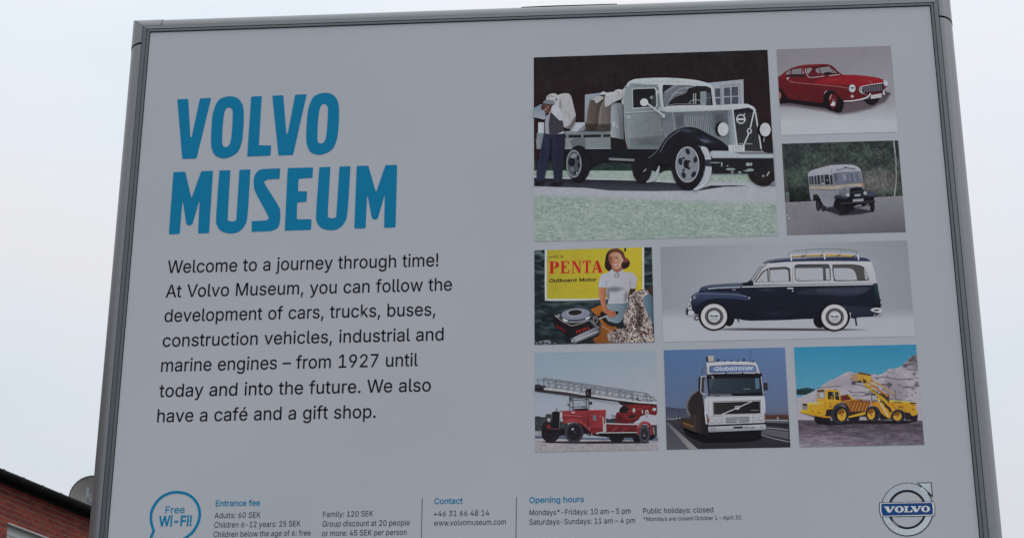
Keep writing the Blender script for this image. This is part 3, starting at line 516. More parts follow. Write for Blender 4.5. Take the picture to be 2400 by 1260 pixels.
def area(l): return .5*float(np.sum(l[:, 0]*np.roll(l[:, 1], -1)-np.roll(l[:, 0], -1)*l[:, 1]))
def inside(p, l):
    r = False; m = len(l)
    for k in range(m):
        x0, y0 = l[k-1]; x1, y1 = l[k]
        if (y0 > p[1]) != (y1 > p[1]) and p[0] < (x1-x0)*(p[1]-y0)/(y1-y0)+x0: r = not r
    return r
def bolden(l, w, sign_):
    if not w: return l.astype(float)
    n = len(l); o = np.zeros((n, 2)); l = l.astype(float)
    for i in range(n):
        d0 = l[i]-l[i-1]; d1 = l[(i+1) % n]-l[i]; d0 = d0/max(np.linalg.norm(d0), 1e-6); d1 = d1/max(np.linalg.norm(d1), 1e-6)
        n0 = np.array([d0[1], -d0[0]]); n1 = np.array([d1[1], -d1[0]]); m_ = n0+n1; ln = np.linalg.norm(m_)
        m_ = m_/ln if ln > 1e-3 else n0; o[i] = l[i]+m_*w*sign_/max(.6, float(m_@n0))
    return o
def letter(pr, text, x0, y0, x1, y1, cap, c, weight=0, slant=0.0, space=0, free=False, words=None, ws=70):
    """write text on the print: baseline from (x0,y0) to (x1,y1), cap height cap (all in the print's survey units)"""
    pen = 0; items = []; prev = ''; wi = 0
    for ch in text:
        if ch == ' ': pen += 188+space+ws; prev = ch; wi += 1; continue
        adv, loops = GLYPHS[ch]; pen += KERN.get(prev+ch, 0)
        items.append((pen, loops, wi)); pen += adv+space; prev = ch
    xa = min(p+l[:, 0].min() for p, ls, _ in items for l in ls); xb = max(p+l[:, 0].max() for p, ls, _ in items for l in ls)
    U, Wv = pr.uv([(x0, y0), (x1, y1), (x0, y0-cap)])
    B0 = np.array([U[0], Wv[0]]); B1 = np.array([U[1], Wv[1]])
    if not free: B1[1] = B0[1] = (B0[1]+B1[1])/2      # baselines are level on the board
    ex = (B1-B0)/(xb-xa); h = abs(Wv[2]-Wv[0])/509.0; ey = np.array([-ex[1], ex[0]])/np.linalg.norm(ex)*h
    if free: ey = np.array([0, h])
    V = []; Fc = []; last = 0
    for p, loops, wi in items:
        if words is not None and wi != last:
            q_ = words[-1]; q_.add([a[0] for a in V], [a[1] for a in V], np.tile(ink(c), (len(V), 1)), Fc); V = []; Fc = []; last = wi
            words.append(Print(*pr.o, base=pr.base))
        outer = [l for l in loops]; big = sorted(outer, key=lambda l: -abs(area(l)))
        groups = []
        for l in big:
            for g_ in groups:
                if inside(l[0], g_[0]): g_.append(l); break
            else: groups.append([l])
        for g_ in groups:
            lp = [l if area(l) > 0 else l[::-1] for l in g_]
            T = lambda l: [tuple(B0+ex*(p+x-xa+slant*y)+ey*y) for x, y in l]
            flat = [q for l in lp for q in T(l)]; tri = pr.fix(flat, tessellate_polygon([[Vector((x, y, 0)) for x, y in T(l)] for l in lp]))
            n = len(V); V += flat; Fc += [tuple(n+i for i in t) for t in tri]
            if weight > 0:                       # heavier cut: a rim round every outline
                for qi, l in enumerate(lp):
                    q1 = T(l); q2 = T(bolden(l, weight, 1 if qi == 0 else -1)); m = len(q1); n = len(V); V += q1+q2
                    for i in range(m):
                        f4 = (n+i, n+(i+1) % m, n+m+(i+1) % m, n+m+i); Fc.append(f4 if qi else f4[::-1])
    (words[-1] if words else pr).add([a[0] for a in V], [a[1] for a in V], np.tile(ink(c), (len(V), 1)), Fc)

# ------------------------------------------------------------------ headline, text, bubble, emblem
BLUE = (14, 100, 140); BLACK = (20, 20, 26)
T0 = (380, 190, 3.3155)
HEAD = [
 [[(118,143),(203,139),(220,434),(224,438),(230,434),(294,136),(382,131),(268,602),(157,606)]],
 'O0', [[(692,122),(775,117),(752,500),(848,500),(843,580),(661,587)]],
 [[(856,115),(942,111),(965,406),(970,410),(976,406),(1034,107),(1124,103),(1018,575),(904,579)]], 'O1',
 [[(88,708),(180,704),(226,903),(231,903),(304,701),(396,697),(365,1181),(279,1184),(291,938),(287,938),(236,1112),(210,1124),(188,1112),(162,940),(157,942),(137,1187),(52,1191)]],
 'U0', 'S', [[(976,676),(1174,671),(1169,752),(1060,759),(1056,857),(1127,856),(1122,938),(1050,943),(1046,1074),(1161,1072),(1158,1156),(953,1162)]],
 'U1', [[(1512,660),(1603,657),(1659,856),(1665,856),(1736,653),(1827,651),(1814,1137),(1725,1140),(1730,893),(1726,893),(1677,1066),(1653,1079),(1630,1066),(1598,897),(1593,897),(1581,1143),(1493,1146)]]]
O_out = [(515,120),(585,133),(625,185),(635,260),(631,380),(618,480),(580,560),(490,601),(415,580),(385,520),(380,440),(388,300),(402,225),(440,148)]
O_in = [(520,206),(543,222),(549,262),(542,390),(532,470),(515,504),(494,513),(474,503),(467,465),(472,340),(483,255),(497,217)]
U_out = [(445,695),(445,695),(531,692),(531,692),(511,1050),(518,1082),(543,1091),(569,1082),(578,1045),(601,690),(601,690),(687,686),(687,686),(664,1040),(640,1125),(595,1170),(535,1184),(465,1168),(428,1125),(420,1050)]
S_out = [(917,679),(917,679),(914,760),(914,760),(824,766),(803,776),(800,800),(906,972),(918,1020),(917,1080),(900,1138),(850,1163),(790,1168),(695,1170),(695,1170),(697,1088),(697,1088),(800,1082),(822,1072),(822,1045),(728,868),(712,805),(717,740),(748,697),(800,683)]
NAMES = 'VOLVOMUSEUM'
for k, gl in enumerate(HEAD):
    pr = Print(*T0)
    if gl in ('O0', 'O1'):
        dx, dy = (0, 0) if gl == 'O0' else (740, -27)
        pr.poly(sm([(x+dx, y+dy) for x, y in O_out]), BLUE, holes=[sm([(x+dx, y+dy) for x, y in O_in])])
    elif gl in ('U0', 'U1'):
        dx, dy = (0, 0) if gl == 'U0' else (777, -25)
        pr.poly(sm([(x+dx, y+dy) for x, y in U_out]), BLUE)
    elif gl == 'S': pr.poly(sm(S_out), BLUE)
    else: pr.poly(rounded(gl[0], 9), BLUE)
    pr.build('headline_letter', sign, 'blue headline letter '+NAMES[k]+(' in the lower word' if k > 4 else ' in the upper word'))

TB, TS, TC, TO = (360, 580, 3.0), (330, 1130, 5.854), (730, 1140, 5.0), (1200, 1140, 4.2857)
def text_line(frame, text, x0, y0, x1, y1, cap, c, weight=0):
    words = [Print(*frame, base=.0005)]; letter(words[0], text, x0, y0, x1, y1, cap, c, weight, words=words, ws=28 if frame is TB else 0)
    lab = ('blue' if c == BLUE else 'black')+' text reading: '+' '.join(text.replace('–', '-').split()[:8])
    if len(words) == 1: words[0].build('text_line', sign, lab); return
    ln = empty('text_line', (0, 0, 0), lab); ln.parent = sign
    for w_ in words: w_.build('printed_word', ln)
for a in [("Welcome to a journey through time!", 97,179,2001,131,88), ("At Volvo Museum, you can follow the", 85,350,2097,301,88),
          ("development of cars, trucks, buses,", 76,520,1980,478,88), ("construction vehicles, industrial and", 63,694,2038,653,88),
          ("marine engines – from 1927 until", 52,869,1857,833,90), ("today and into the future. We also", 38,1046,1948,1012,90),
          ("have a café and a gift shop.", 25,1223,1560,1197,90)]:
    text_line(TB, *a, BLACK, 5)
text_line(TS, "Entrance fee", 1028,322,1633,315,79, BLUE, 13)
text_line(TS, "Adults: 60 SEK", 1010,487,1643,477,74, BLACK)
text_line(TS, "Children 6-12 years: 25 SEK", 1007,613,2190,601,76, BLACK)
text_line(TS, "Children below the age of 6: free", 998,741,2328,728,76, BLACK)
text_line(TS, "Free", 338,420,598,416,96, BLUE, 8)
text_line(TS, "Wi-Fi!", 250,597,690,586,136, BLUE, 22)
text_line(TC, "Family: 120 SEK", 136,350,722,344,63, BLACK)
text_line(TC, "Group discount at 20 people", 130,461,1150,452,65, BLACK)
text_line(TC, "or more: 45 SEK per person", 124,571,1115,563,65, BLACK)
text_line(TC, "Contact", 1440,198,1770,195,66, BLUE, 13)
text_line(TC, "+46 31 66 48 14", 1433,342,2083,335,64, BLACK)
text_line(TC, "www.volvomuseum.com", 1432,450,2277,442,64, BLACK)
text_line(TO, "Opening hours", 176,157,722,152,56, BLUE, 13)
text_line(TO, "Mondays*-Fridays: 10 am – 5 pm", 176,280,1192,270,54, BLACK)
text_line(TO, "Saturdays-Sundays: 11 am – 4 pm", 175,375,1238,365,54, BLACK)
text_line(TO, "Public holidays: closed", 1320,265,2022,255,54, BLACK)
text_line(TO, "*Mondays are closed October 1 – April 30", 1320,341,2303,325,40, BLACK)
pr = Print(*TC); pr.line([(1299,130),(1284,760)], 7, (52,52,60)); pr.build('divider_line', sign)
pr = Print(*TO); pr.line([(46,100),(38,650)], 6, (52,52,60)); pr.build('divider_line', sign)
pr = Print(*TS)
cp = [(620,752),(700,688),(768,590),(808,465),(797,340),(740,235),(640,158),(510,131),(400,143),(290,195),(200,290),(148,400),(141,500),(150,570),(178,655)]
pr.line(sm(cp, 6, False)+[(138,762),(92,880),(240,815),(400,832),(520,808),(620,752)], 37, BLUE)
pr.build('speech_bubble', sign, 'blue round speech bubble outline around the Wi-Fi words')
pr = Print(*TS); pr.line(ell(285,850,90,80,14,0,200,340), 26, BLACK); pr.line(ell(285,850,52,46,10,0,200,340), 20, BLACK); pr.e(285,842,12,11,BLACK); pr.build('wifi_symbol', sign)

SLAB = {'V': [[(0,1),(.46,1),(.46,.88),(.40,.88),(.60,.34),(.74,.88),(.66,.88),(.66,1),(1,1),(1,.88),(.92,.88),(.60,0),(.38,0),(.08,.88),(0,.88)]],
 'L': [[(0,1),(.52,1),(.52,.87),(.40,.87),(.40,.13),(.74,.13),(.86,.40),(1,.40),(.97,0),(0,0),(0,.13),(.12,.13),(.12,.87),(0,.87)]],
 'P': [[(0,1),(.42,1),(.42,.06),(.52,.06),(.52,0),(0,0),(0,.06),(.12,.06),(.12,.94),(0,.94)], [(.42,1),(.68,.98),(.92,.88),(1,.72),(.92,.54),(.70,.44),(.42,.42),(.42,.50),(.55,.52),(.64,.60),(.66,.74),(.62,.86),(.54,.92),(.42,.94)]],
 'E': [[(0,1),(.95,1),(.97,.70),(.90,.70),(.80,.90),(.62,.93),(.42,.93),(.42,.56),(.58,.58),(.62,.68),(.68,.68),(.68,.38),(.62,.38),(.58,.48),(.42,.50),(.42,.07),(.65,.08),(.86,.14),(.93,.34),(1,.34),(.98,0),(0,0),(0,.06),(.12,.06),(.12,.94),(0,.94)]],
 'N': [[(0,1),(.34,1),(.80,.32),(.80,.94),(.70,.94),(.70,1),(1,1),(1,.94),(.90,.94),(.90,0),(.74,0),(.20,.78),(.20,.06),(.32,.06),(.32,0),(0,0),(0,.06),(.10,.06),(.10,.94),(0,.94)]],
 'T': [[(0,1),(1,1),(1,.70),(.93,.70),(.86,.90),(.66,.93),(.66,.06),(.80,.06),(.80,0),(.22,0),(.22,.06),(.36,.06),(.36,.93),(.14,.90),(.07,.70),(0,.70)]],
 'A': [[(.40,1),(.58,1),(.94,.06),(1,.06),(1,0),(.52,0),(.52,.06),(.62,.06),(.55,.28),(.28,.28),(.22,.06),(.32,.06),(.32,0),(0,0),(0,.06),(.10,.06)]]}
def slab(pr, ch, x0, x1, yt, yb, c, slope=0.0, lean=0.0):
    """slab-serif letter in survey units; slope = rise of the baseline per unit of x"""
    def m(p): x = x0+(x1-x0)*p[0]+lean*p[1]; return (x, yb+(yt-yb)*p[1]-slope*(x-x0))
    if ch == 'O':
        pr.poly([m((.5+.5*cos(a), .5+.54*sin(a))) for a in [2*pi*i/24 for i in range(24)]], c, holes=[[m((.5+.19*cos(a), .5+.40*sin(a))) for a in [2*pi*i/16 for i in range(16)]]])
    elif ch == 'A':
        pr.poly([m(p) for p in SLAB['A'][0]], c, holes=[[m(p) for p in ((.40,.80),(.53,.36),(.31,.36))]])
    else:
        for q in SLAB[ch]: pr.poly([m(p) for p in q], c)

TLG = (2040, 1115, 8.689)
pr = Print(*TLG)
SIL = (160, 172, 184); SIL2 = (140, 152, 166); DK = (24, 26, 32)
ro = ell(750,676,540,546,56); ri = ell(750,676,352,358,48)
pr.poly(ro, DK, holes=[ri])
pr.poly(ell(748,672,522,530,56), ((500,140),(900,1210),SIL2,SIL), holes=[ell(748,676,400,402,48)])
pr.soft(ell(700,215,170,36,16), (176,190,200), 30, .5); pr.soft(ell(470,990,60,110,16,-50), (184,194,204), 40, .5)
pass
pr.poly([(946,130),(1246,122),(1272,412),(1248,424),(1166,342),(1100,300),(1038,216)], DK)
pr.poly([(984,146),(1230,139),(1252,388),(1172,306),(1058,206)], ((980,140),(1250,400),(160,174,186),(140,152,166)))
pr.poly([(1052,214),(1166,330),(1128,380),(1000,262)], ((1050,210),(1130,380),(156,168,180),(150,162,174)))
pr.line([(1052,210),(1168,326)], 3, (84,92,102))
pr.poly([(186,528),(1294,512),(1322,640),(1312,812),(212,830),(172,690)], DK)
pr.poly([(200,540),(1285,524),(1308,640),(1298,800),(224,818),(188,690)], (176,186,196))
pr.poly([(222,558),(1248,540),(1274,660),(1270,780),(244,804),(220,690)], ((222,0),(1270,0),(22,60,110),(30,56,104)))
for ch, a, b in (('V',275,500),('O',495,680),('L',682,860),('V',820,1045),('O',1035,1212)):
    y = 738-.014*(a-275)
    slab(pr, ch, a, b, y-122, y, (176,182,200), .014)
pr.build('ring_emblem', sign, 'silver ring-and-arrow emblem with a blue bar reading VOLVO')

# ------------------------------------------------------------------ the nine printed pictures
def uvbox(u0, u1, v0, v1): return (u0*D, u1*D, v0*D, v1*D)
def picture(label, clip):
    """a printed picture: its background is the part, the figures in it are sub-parts printed over it"""
    st = [0]
    def layer(frame): return Print(*frame, clip=clip, base=.0006, state=st)
    return layer
def mixc(a, b, t): return tuple(a[i]+(b[i]-a[i])*t for i in range(3))

# --- 1 grey lorry with sacks
F1 = (1240, 110, 5.249)
lay = picture('', uvbox(-.0588, .0779, .4339, .5520))
pr = lay(F1)
def barn(x, y):
    n = fbm(x/160, y/160, 3); m = fbm(x/14, y/400, 5); t = np.clip(y/1500, 0, 1); bd = ((x % 62) < 5)*4
    r = 30+16*t*n*1.6+4*m-bd; g_ = 27+3*n-5*t+2*m-bd; b = 31+2*n-5*t+2*m-bd
    return r, g_, b
pr.tex([(40,130),(2960,20),(3050,1500),(40,1500)], 110, 60, barn)
def far_grass(x, y):
    n = fbm(x/22, y/14, 9, 3); return 136+50*(n-.5), 153+44*(n-.5), 150+46*(n-.5)
pr.tex([(40,1480),(3080,1480),(3080,1700),(40,1660)], 160, 12, far_grass)
def hedge(x, y):
    n = fbm(x/30, y/30, 2); return 36+40*(n-.4), 50+44*(n-.4), 50+40*(n-.4)
pr.tex([(40,1380),(3080,1400),(3080,1530),(40,1520)], 120, 8, hedge)
def gravel(x, y):
    n = fbm(x/12, y/7, 4, 3); return 150+26*(n-.5), 157+26*(n-.5), 170+26*(n-.5)
pr.tex([(40,1590),(3080,1685),(3080,1920),(40,1830)], 180, 20, gravel)
def grass(x, y):
    n = fbm(x/17, y/10, 11, 4)+.35*(fbm(x/60, y/13, 13, 2)-.5); m = fbm(x/150, y/90, 8); k = np.clip((n-.5)*2.6, -1, 1); e_ = np.clip((y-1800-(x/30))/60, 0, 1)
    r = 133+27*k+16*(m-.5); g_ = 150+21*k+6*(m-.5); b = 148+24*k+12*(m-.5)
    return r*e_+150*(1-e_), g_*e_+157*(1-e_), b*e_+168*(1-e_)
pr.tex([(40,1800),(3080,1880),(3080,2330),(40,2420)], 300, 90, grass)
pr.poly([(40,1612),(600,1630),(1300,1645),(1800,1675),(2080,1700),(2100,1765),(1522,1775),(1000,1768),(700,1735),(300,1722),(40,1712)], ((0,1630),(0,1770),(30,31,38),(62,66,80)))
pr.poly([(2050,1765),(2150,1735),(2230,1706),(2570,1704),(2700,1712),(2400,1722),(2250,1742),(2120,1762)], (44,40,46))
# window behind the sacks
pr.poly([(688,590),(870,568),(1180,545),(1180,640),(800,650),(745,700),(745,930),(684,930)], (132,142,158)); pr.poly([(745,650),(860,640),(800,700),(745,780)], (70,78,92))
pr.poly([(565,930),(690,930),(690,1005),(590,1040),(500,1030)], (160,170,184)); pr.poly([(112,930),(185,930),(185,1062),(112,1062)], (166,176,190))
# window to the right
pr.poly([(2190,446),(2636,402),(2642,710),(2200,716)], (140,148,162))
for q in ([(2285,515),(2350,510),(2355,618),(2290,620)], [(2292,636),(2356,632),(2356,710),(2298,712)], [(2395,505),(2472,500),(2476,606),(2398,610)], [(2490,495),(2570,490),(2574,604),(2490,606)],
          [(2396,625),(2476,620),(2480,706),(2400,708)], [(2492,618),(2574,614),(2576,702),(2494,704)]): pr.poly(q, (70,78,92))
pr.line([(2362,470),(2372,712)], 8, (110,118,132)); pr.line([(2380,478),(2590,462),(2600,706)], 6, (105,112,125))
bgp = pr.build('printed_picture', sign, 'printed picture of a grey 1930s lorry loading sacks by a dark red barn')
TRUCKG = (108,120,128)
pr = lay(F1)
pr.poly([(420,1250),(1000,1250),(1700,1255),(1760,1480),(1600,1560),(1480,1500),(1240,1440),(1100,1420),(920,1430),(850,1455),(760,1500),(430,1500)], (26,27,33))
# bed
pr.poly([(95,1062),(180,1062),(180,1130),(95,1130)], (112,124,134)); pr.poly([(85,1132),(200,1128),(200,1258),(95,1258)], (118,128,137))
pr.poly([(410,1040),(1110,1028),(1110,1078),(420,1086)], ((0,1030),(0,1085),(132,144,154),(98,108,116)))
pr.poly([(430,1086),(1000,1078),(1000,1112),(430,1122)], (34,35,40))
for x in (458,640,885): pr.poly([(x,1070),(x+26,1068),(x+28,1118),(x+2,1120)], (112,124,134))
pr.poly([(420,1124),(1000,1110),(1006,1256),(420,1258)], ((420,0),(1000,0),(122,132,140),(110,120,128))); pr.poly([(500,1160),(560,1124),(690,1120),(700,1256),(540,1256)], (92,102,110))
pr.line([(420,1252),(1006,1250)], 7, (150,160,168))
# gas tank and cab
pr.poly(sm([(1003,1110),(1003,1110),(1002,760),(1020,705),(1060,690),(1160,698),(1160,698),(1165,1142),(1165,1142)]), ((1003,0),(1165,0),(140,152,162),(84,94,102)))
pr.line([(1090,700),(1140,1130)], 6, (78,88,96)); pr.line([(1032,920),(1045,990)], 16, (160,170,178)); pr.line([(1050,920),(1090,1000)], 12, (150,160,170))
pr.poly([(1000,1110),(1160,1140),(1180,1250),(1010,1250)], (30,28,32))
pr.sp([(1140,560),(1160,520),(1190,520),(1190,700),(1140,690)], (150,160,170))
pr.poly(sm([(1165,700),(1185,540),(1200,485),(1235,470),(1600,470),(1645,560),(1645,760),(1690,1000),(1700,1262),(1700,1262),(1215,1256),(1215,1256),(1180,1100)]), ((1180,0),(1690,0),(126,138,146),(98,108,117)))
pr.poly(sm([(1186,500),(1215,445),(1262,412),(1340,395),(1522,384),(1700,383),(1880,393),(2040,410),(2160,436),(2240,470),(2268,510),(2282,590),(2302,725),(2302,725),(2262,722),(2240,560),(2200,500),(1700,470),(1650,480),(1640,560),(1665,780),(1665,780),(1630,790),(1600,560),(1585,492),(1500,484),(1200,486)]), ((0,384),(0,760),(166,178,188),(146,158,168)))
pr.poly([(1262,520),(1300,508),(1555,500),(1578,540),(1578,735),(1560,750),(1272,768)], (152,163,172))
pr.poly([(1276,535),(1300,522),(1540,514),(1558,540),(1560,735),(1280,752)], (30,29,36)); pr.sp([(1500,720),(1520,620),(1558,580),(1560,735)], (52,58,60)); pr.e(1505,625,18,20,(120,126,134))
pr.line([(1180,812),(1400,800),(1640,786)], 9, (150,162,170)); pr.line([(1180,828),(1640,800)], 5, (80,90,98))
pr.soft([(1240,850),(1600,830),(1640,1000),(1600,1100),(1300,1120),(1230,1000)], (128,140,148), 60, .45); pr.soft([(1200,1120),(1660,1090),(1680,1230),(1230,1240)], (86,96,104), 40, .5); pr.soft([(1180,900),(1210,900),(1230,1200),(1205,1200)], (150,160,168), 18, .5)
pr.e(1225,862,14,14,(160,170,178)); pr.line([(1190,870),(1215,1240),(1680,1245)], 4, (76,84,92)); pr.line([(1635,850),(1640,1000),(1690,1240)], 5, (62,68,76))
pr.soft([(1260,430),(1400,402),(1800,395),(2100,430),(2000,445),(1500,440)], (178,188,198), 16, .6); pr.soft([(1230,455),(1500,470),(1600,470),(1560,480),(1240,478)], (118,130,140), 12, .6)
# windscreen
pr.poly([(1645,482),(1662,472),(2180,486),(2236,510),(2262,716),(1900,704),(1760,712),(1668,738),(1650,600)], (33,32,37))
pr.poly(sm([(1660,560),(1740,500),(1780,475),(1990,478),(1960,520),(1930,570),(1860,600),(1800,620),(1740,670),(1700,735),(1670,735),(1655,650)]), (98,106,118))
for q in ([(1680,560),(1820,470)], [(1750,600),(1860,520),(1960,500)], [(1720,660),(1800,570),(1900,560)], [(1930,518),(2060,480)]): pr.line(q, 6, (150,158,168))
pr.poly([(2105,555),(2180,548),(2180,716),(2108,716)], (118,130,140)); pr.poly([(2182,570),(2232,560),(2240,716),(2182,716)], (62,68,80)); pr.line([(2182,632),(2238,628)], 5, (120,128,138))
for x in (2024,2050): pr.line([(x,575),(x,704)], 10, (150,158,165))
pr.line(ell(2050,710,82,58,12,0,180,360), 8, (140,146,154)); pr.line([(1680,730),(1800,706),(2000,706),(2180,722)], 7, (120,128,138))
pr.poly([(2238,500),(2262,520),(2300,720),(2262,720)], (158,170,180))
pr.e(1584,560,10,20,(160,170,178)); pr.e(1606,764,12,22,(160,170,178)); pr.e(1640,1022,14,16,(128,138,146))
# bonnet
pr.poly([(1640,796),(1760,805),(2435,786),(2480,1000),(2500,1360),(2300,1340),(2000,1180),(1720,1240),(1690,1240),(1640,1000)], ((0,800),(0,1250),(94,104,114),(110,120,130)))
pr.soft([(1800,840),(1900,835),(1905,980),(1820,1000)], (84,94,104), 40, .6); pr.soft([(2260,820),(2400,810),(2440,980),(2330,1080),(2270,1000)], (76,86,96), 40, .6); pr.soft([(1680,900),(1760,900),(1740,1080),(1690,1080)], (126,136,146), 30, .5)
pr.poly(sm([(1640,790),(1640,790),(1665,745),(1740,730),(1900,722),(2280,722),(2640,705),(2700,712),(2760,740),(2798,790),(2798,790),(2770,790),(2720,762),(2520,772),(2430,782),(2430,782),(1780,806),(1690,802)]), ((0,710),(0,800),(170,182,192),(148,160,170)))
pr.line([(1765,800),(1795,1020)], 7, (140,150,160)); pr.line([(2430,800),(2438,1000)], 4, (60,66,76))
for i in range(13):
    x = 1912+i*23.5; pr.line([(x,856),(x+14,985+i*6)], 6, (142,152,162)); pr.line([(x+9,860),(x+23,985+i*6)], 5, (72,80,90))
pr.poly([(2432,784),(2500,772),(2520,900),(2580,1330),(2480,1340),(2450,1000)], ((2432,0),(2560,0),(96,108,120),(150,162,172)))
# grille
pr.poly(sm([(2518,780),(2518,780),(2690,748),(2740,768),(2772,800),(2830,1100),(2865,1345),(2865,1345),(2575,1345),(2575,1345)]), (34,32,38))
for i in range(17):
    x = 2540+i*17; pr.line([(x,800+abs(i-8)*2),(x+46,1330)], 4, (78,82,90))
pr.line([(2575,1345),(2505,772),(2700,742),(2760,770),(2786,820),(2870,1345)], 17, (164,174,184)); pr.ring(2606,893,58,60,15,(165,174,184)); pr.line([(2560,895),(2652,895)], 24, (168,176,186)); pr.line([(2640,850),(2655,825)], 12, (165,174,184))
pr.line([(2768,792),(2722,1000)], 17, (165,174,184)); pr.ring(2710,1040,30,36,14,(165,174,184)); pr.line([(2700,1075),(2640,1215)], 18, (165,174,184)); pr.line([(2575,1195),(2745,1198)], 12, (125,130,138))
# front wing, running board, chassis
pr.poly(sm([(1590,1270),(1640,1190),(1690,1120),(1770,1050),(1860,1008),(1960,990),(2070,1006),(2180,1062),(2280,1115),(2370,1165),(2440,1225),(2480,1300),(2470,1340),(2300,1320),(2220,1300),(2150,1250),(2080,1210),(1980,1190),(1860,1220),(1790,1290),(1750,1380),(1690,1450),(1560,1440),(1530,1400)]), (27,27,35))
pr.line([(1610,1300),(1690,1160),(1780,1080),(1860,1030)], 9, (92,102,114), smooth=True); pr.soft(ell(2170,1160,60,10,12,12), (150,162,178), 30, .8); pr.soft(ell(2180,1150,130,26,16,14), (60,66,90), 40, .6); pr.soft(ell(1930,1035,90,14,12,8), (74,82,112), 30, .7)
pr.poly([(980,1368),(1390,1388),(1386,1416),(985,1398)], (112,120,130)); pr.line([(1390,1395),(1470,1370),(1560,1300),(1640,1180)], 9, (90,98,108), smooth=True)
pr.build('printed_lorry', bgp)
pr = lay(F1)
# wheels
TY = (27,26,32)
pr.e(1390,1500,120,175,TY); pr.poly(sm([(1440,1665),(1522,1600),(1570,1520),(1600,1462),(1606,1500),(1590,1570),(1540,1650),(1490,1668)]), (140,150,162)); pr.line([(1410,1540),(1440,1505)], 10, (150,160,170))
pr.build('printed_wheel', bgp); pr = lay(F1)
pr.e(610,1440,150,225,TY); pr.e(552,1442,94,172,(96,102,112)); pr.e(548,1442,78,150,(74,80,90)); pr.ring(552,1442,92,168,10,(132,140,150))
pr.e(525,1420,42,55,(28,28,34)); pr.e(550,1345,40,26,(120,128,138),-20); pr.e(605,1370,16,34,(32,32,38),10); pr.e(612,1460,16,34,(32,32,38)); pr.e(578,1555,28,22,(36,38,44)); pr.e(530,1510,20,30,(100,106,116)); pr.e(588,1556,10,10,(170,178,186))
pr.build('printed_wheel', bgp); pr = lay(F1)
pr.poly(sm([(2110,1240),(2175,1238),(2215,1300),(2245,1400),(2245,1520),(2212,1640),(2150,1725),(2060,1768),(2020,1760),(2090,1690),(2150,1590),(2168,1480),(2160,1360)]), (160,168,180))
for dx in (0,22,44): pr.line([(2125+dx,1260+dx*.5),(2175+dx,1400),(2178+dx,1520),(2140+dx,1640),(2070+dx,1730-dx)], 3.5, (112,120,134), smooth=True)
pr.poly([(2160,1392),(2243,1390),(2246,1478),(2166,1472)], (48,50,66))
pr.e(1950,1450,205,318,TY,-3); pr.e(1948,1452,146,220,(120,128,140)); pr.ring(1948,1452,146,220,12,(146,154,166)); pr.ring(1950,1452,126,196,5,(84,90,102)); pr.soft(ell(1990,1420,60,100,14), (134,140,150), 30, .6)
pr.e(1932,1448,34,56,(28,28,34)); 
for x, y in ((1900,1375),(1968,1412),(1965,1498),(1900,1522),(1868,1445)): pr.e(x,y,17,15,(30,30,36))
for x, y, r_ in ((1952,1292,-25),(2046,1392,10),(2025,1572,30),(1902,1580,-20),(1862,1410,0)): pr.e(x,y,26,40,(36,38,46),r_)
pr.build('printed_wheel', bgp); pr = lay(F1)
pr.e(2885,1500,205,215,(34,30,33)); pr.ring(2870,1440,130,180,14,(46,42,44)); pr.line([(2925,1590),(2955,1540)], 14, (150,158,165)); pr.poly([(2960,1700),(3040,1630),(3080,1660),(3060,1720)], (112,118,132)); pr.e(2880,1592,16,10,(140,146,152))
pr.build('printed_wheel', bgp)
pr = lay(F1)
# bumper, axle, lamps, plate
pr.poly([(2240,1368),(3080,1372),(3080,1500),(2660,1560),(2600,1558),(2250,1560)], (30,31,36))
for q in ((2290,1430,70,6),(2370,1450,10,30),(2480,1510,60,14),(2690,1450,26,24),(2730,1450,18,20),(2500,1545,20,12),(2590,1548,22,12),(2720,1520,48,18),(2690,1530,60,8),(2440,1470,14,6)): pr.e(*q, (128,142,146), n=9)
pr.poly([(2228,1296),(2260,1284),(3080,1294),(3080,1374),(2262,1374),(2235,1345)], (150,160,172)); pr.poly([(2500,1300),(3080,1294),(3080,1326),(2600,1326)], (104,108,118)); pr.line([(2262,1372),(3080,1372)], 8, (120,128,138))
pr.poly([(2452,1212),(2652,1214),(2652,1292),(2456,1292)], (166,174,184)); pr.sp([(2880,1110),(2960,1150),(3060,1100),(3060,1290),(2880,1290)], (32,31,36)); letter(pr, '1957', 2500, 1278, 2630, 1276, 46, (126,132,142), 12)
pr.build('printed_bumper', bgp)
for x, y in ((2388,1020),(2905,1025)):
    pr = lay(F1)
    pr.e(x-38,y-4,62,86,(26,26,32)); pr.e(x,y,66,84,(174,182,192)); pr.soft(ell(x-14,y-10,26,36,12), (184,192,200), 22, .6)
    pr.line([(x-13,y+96),(x-18,y+150)], 14, (120,126,134)); pr.build('printed_headlight', bgp)
pr = lay(F1)
pr.line([(1456,704),(1560,780),(1660,858)], 20, (160,172,180)); pr.poly([(1630,840),(1668,825),(1675,880),(1640,880)], (150,162,170)); pr.e(1416,690,50,47,(172,180,190))
pr.build('printed_mirror', bgp)
pr = lay(F1)
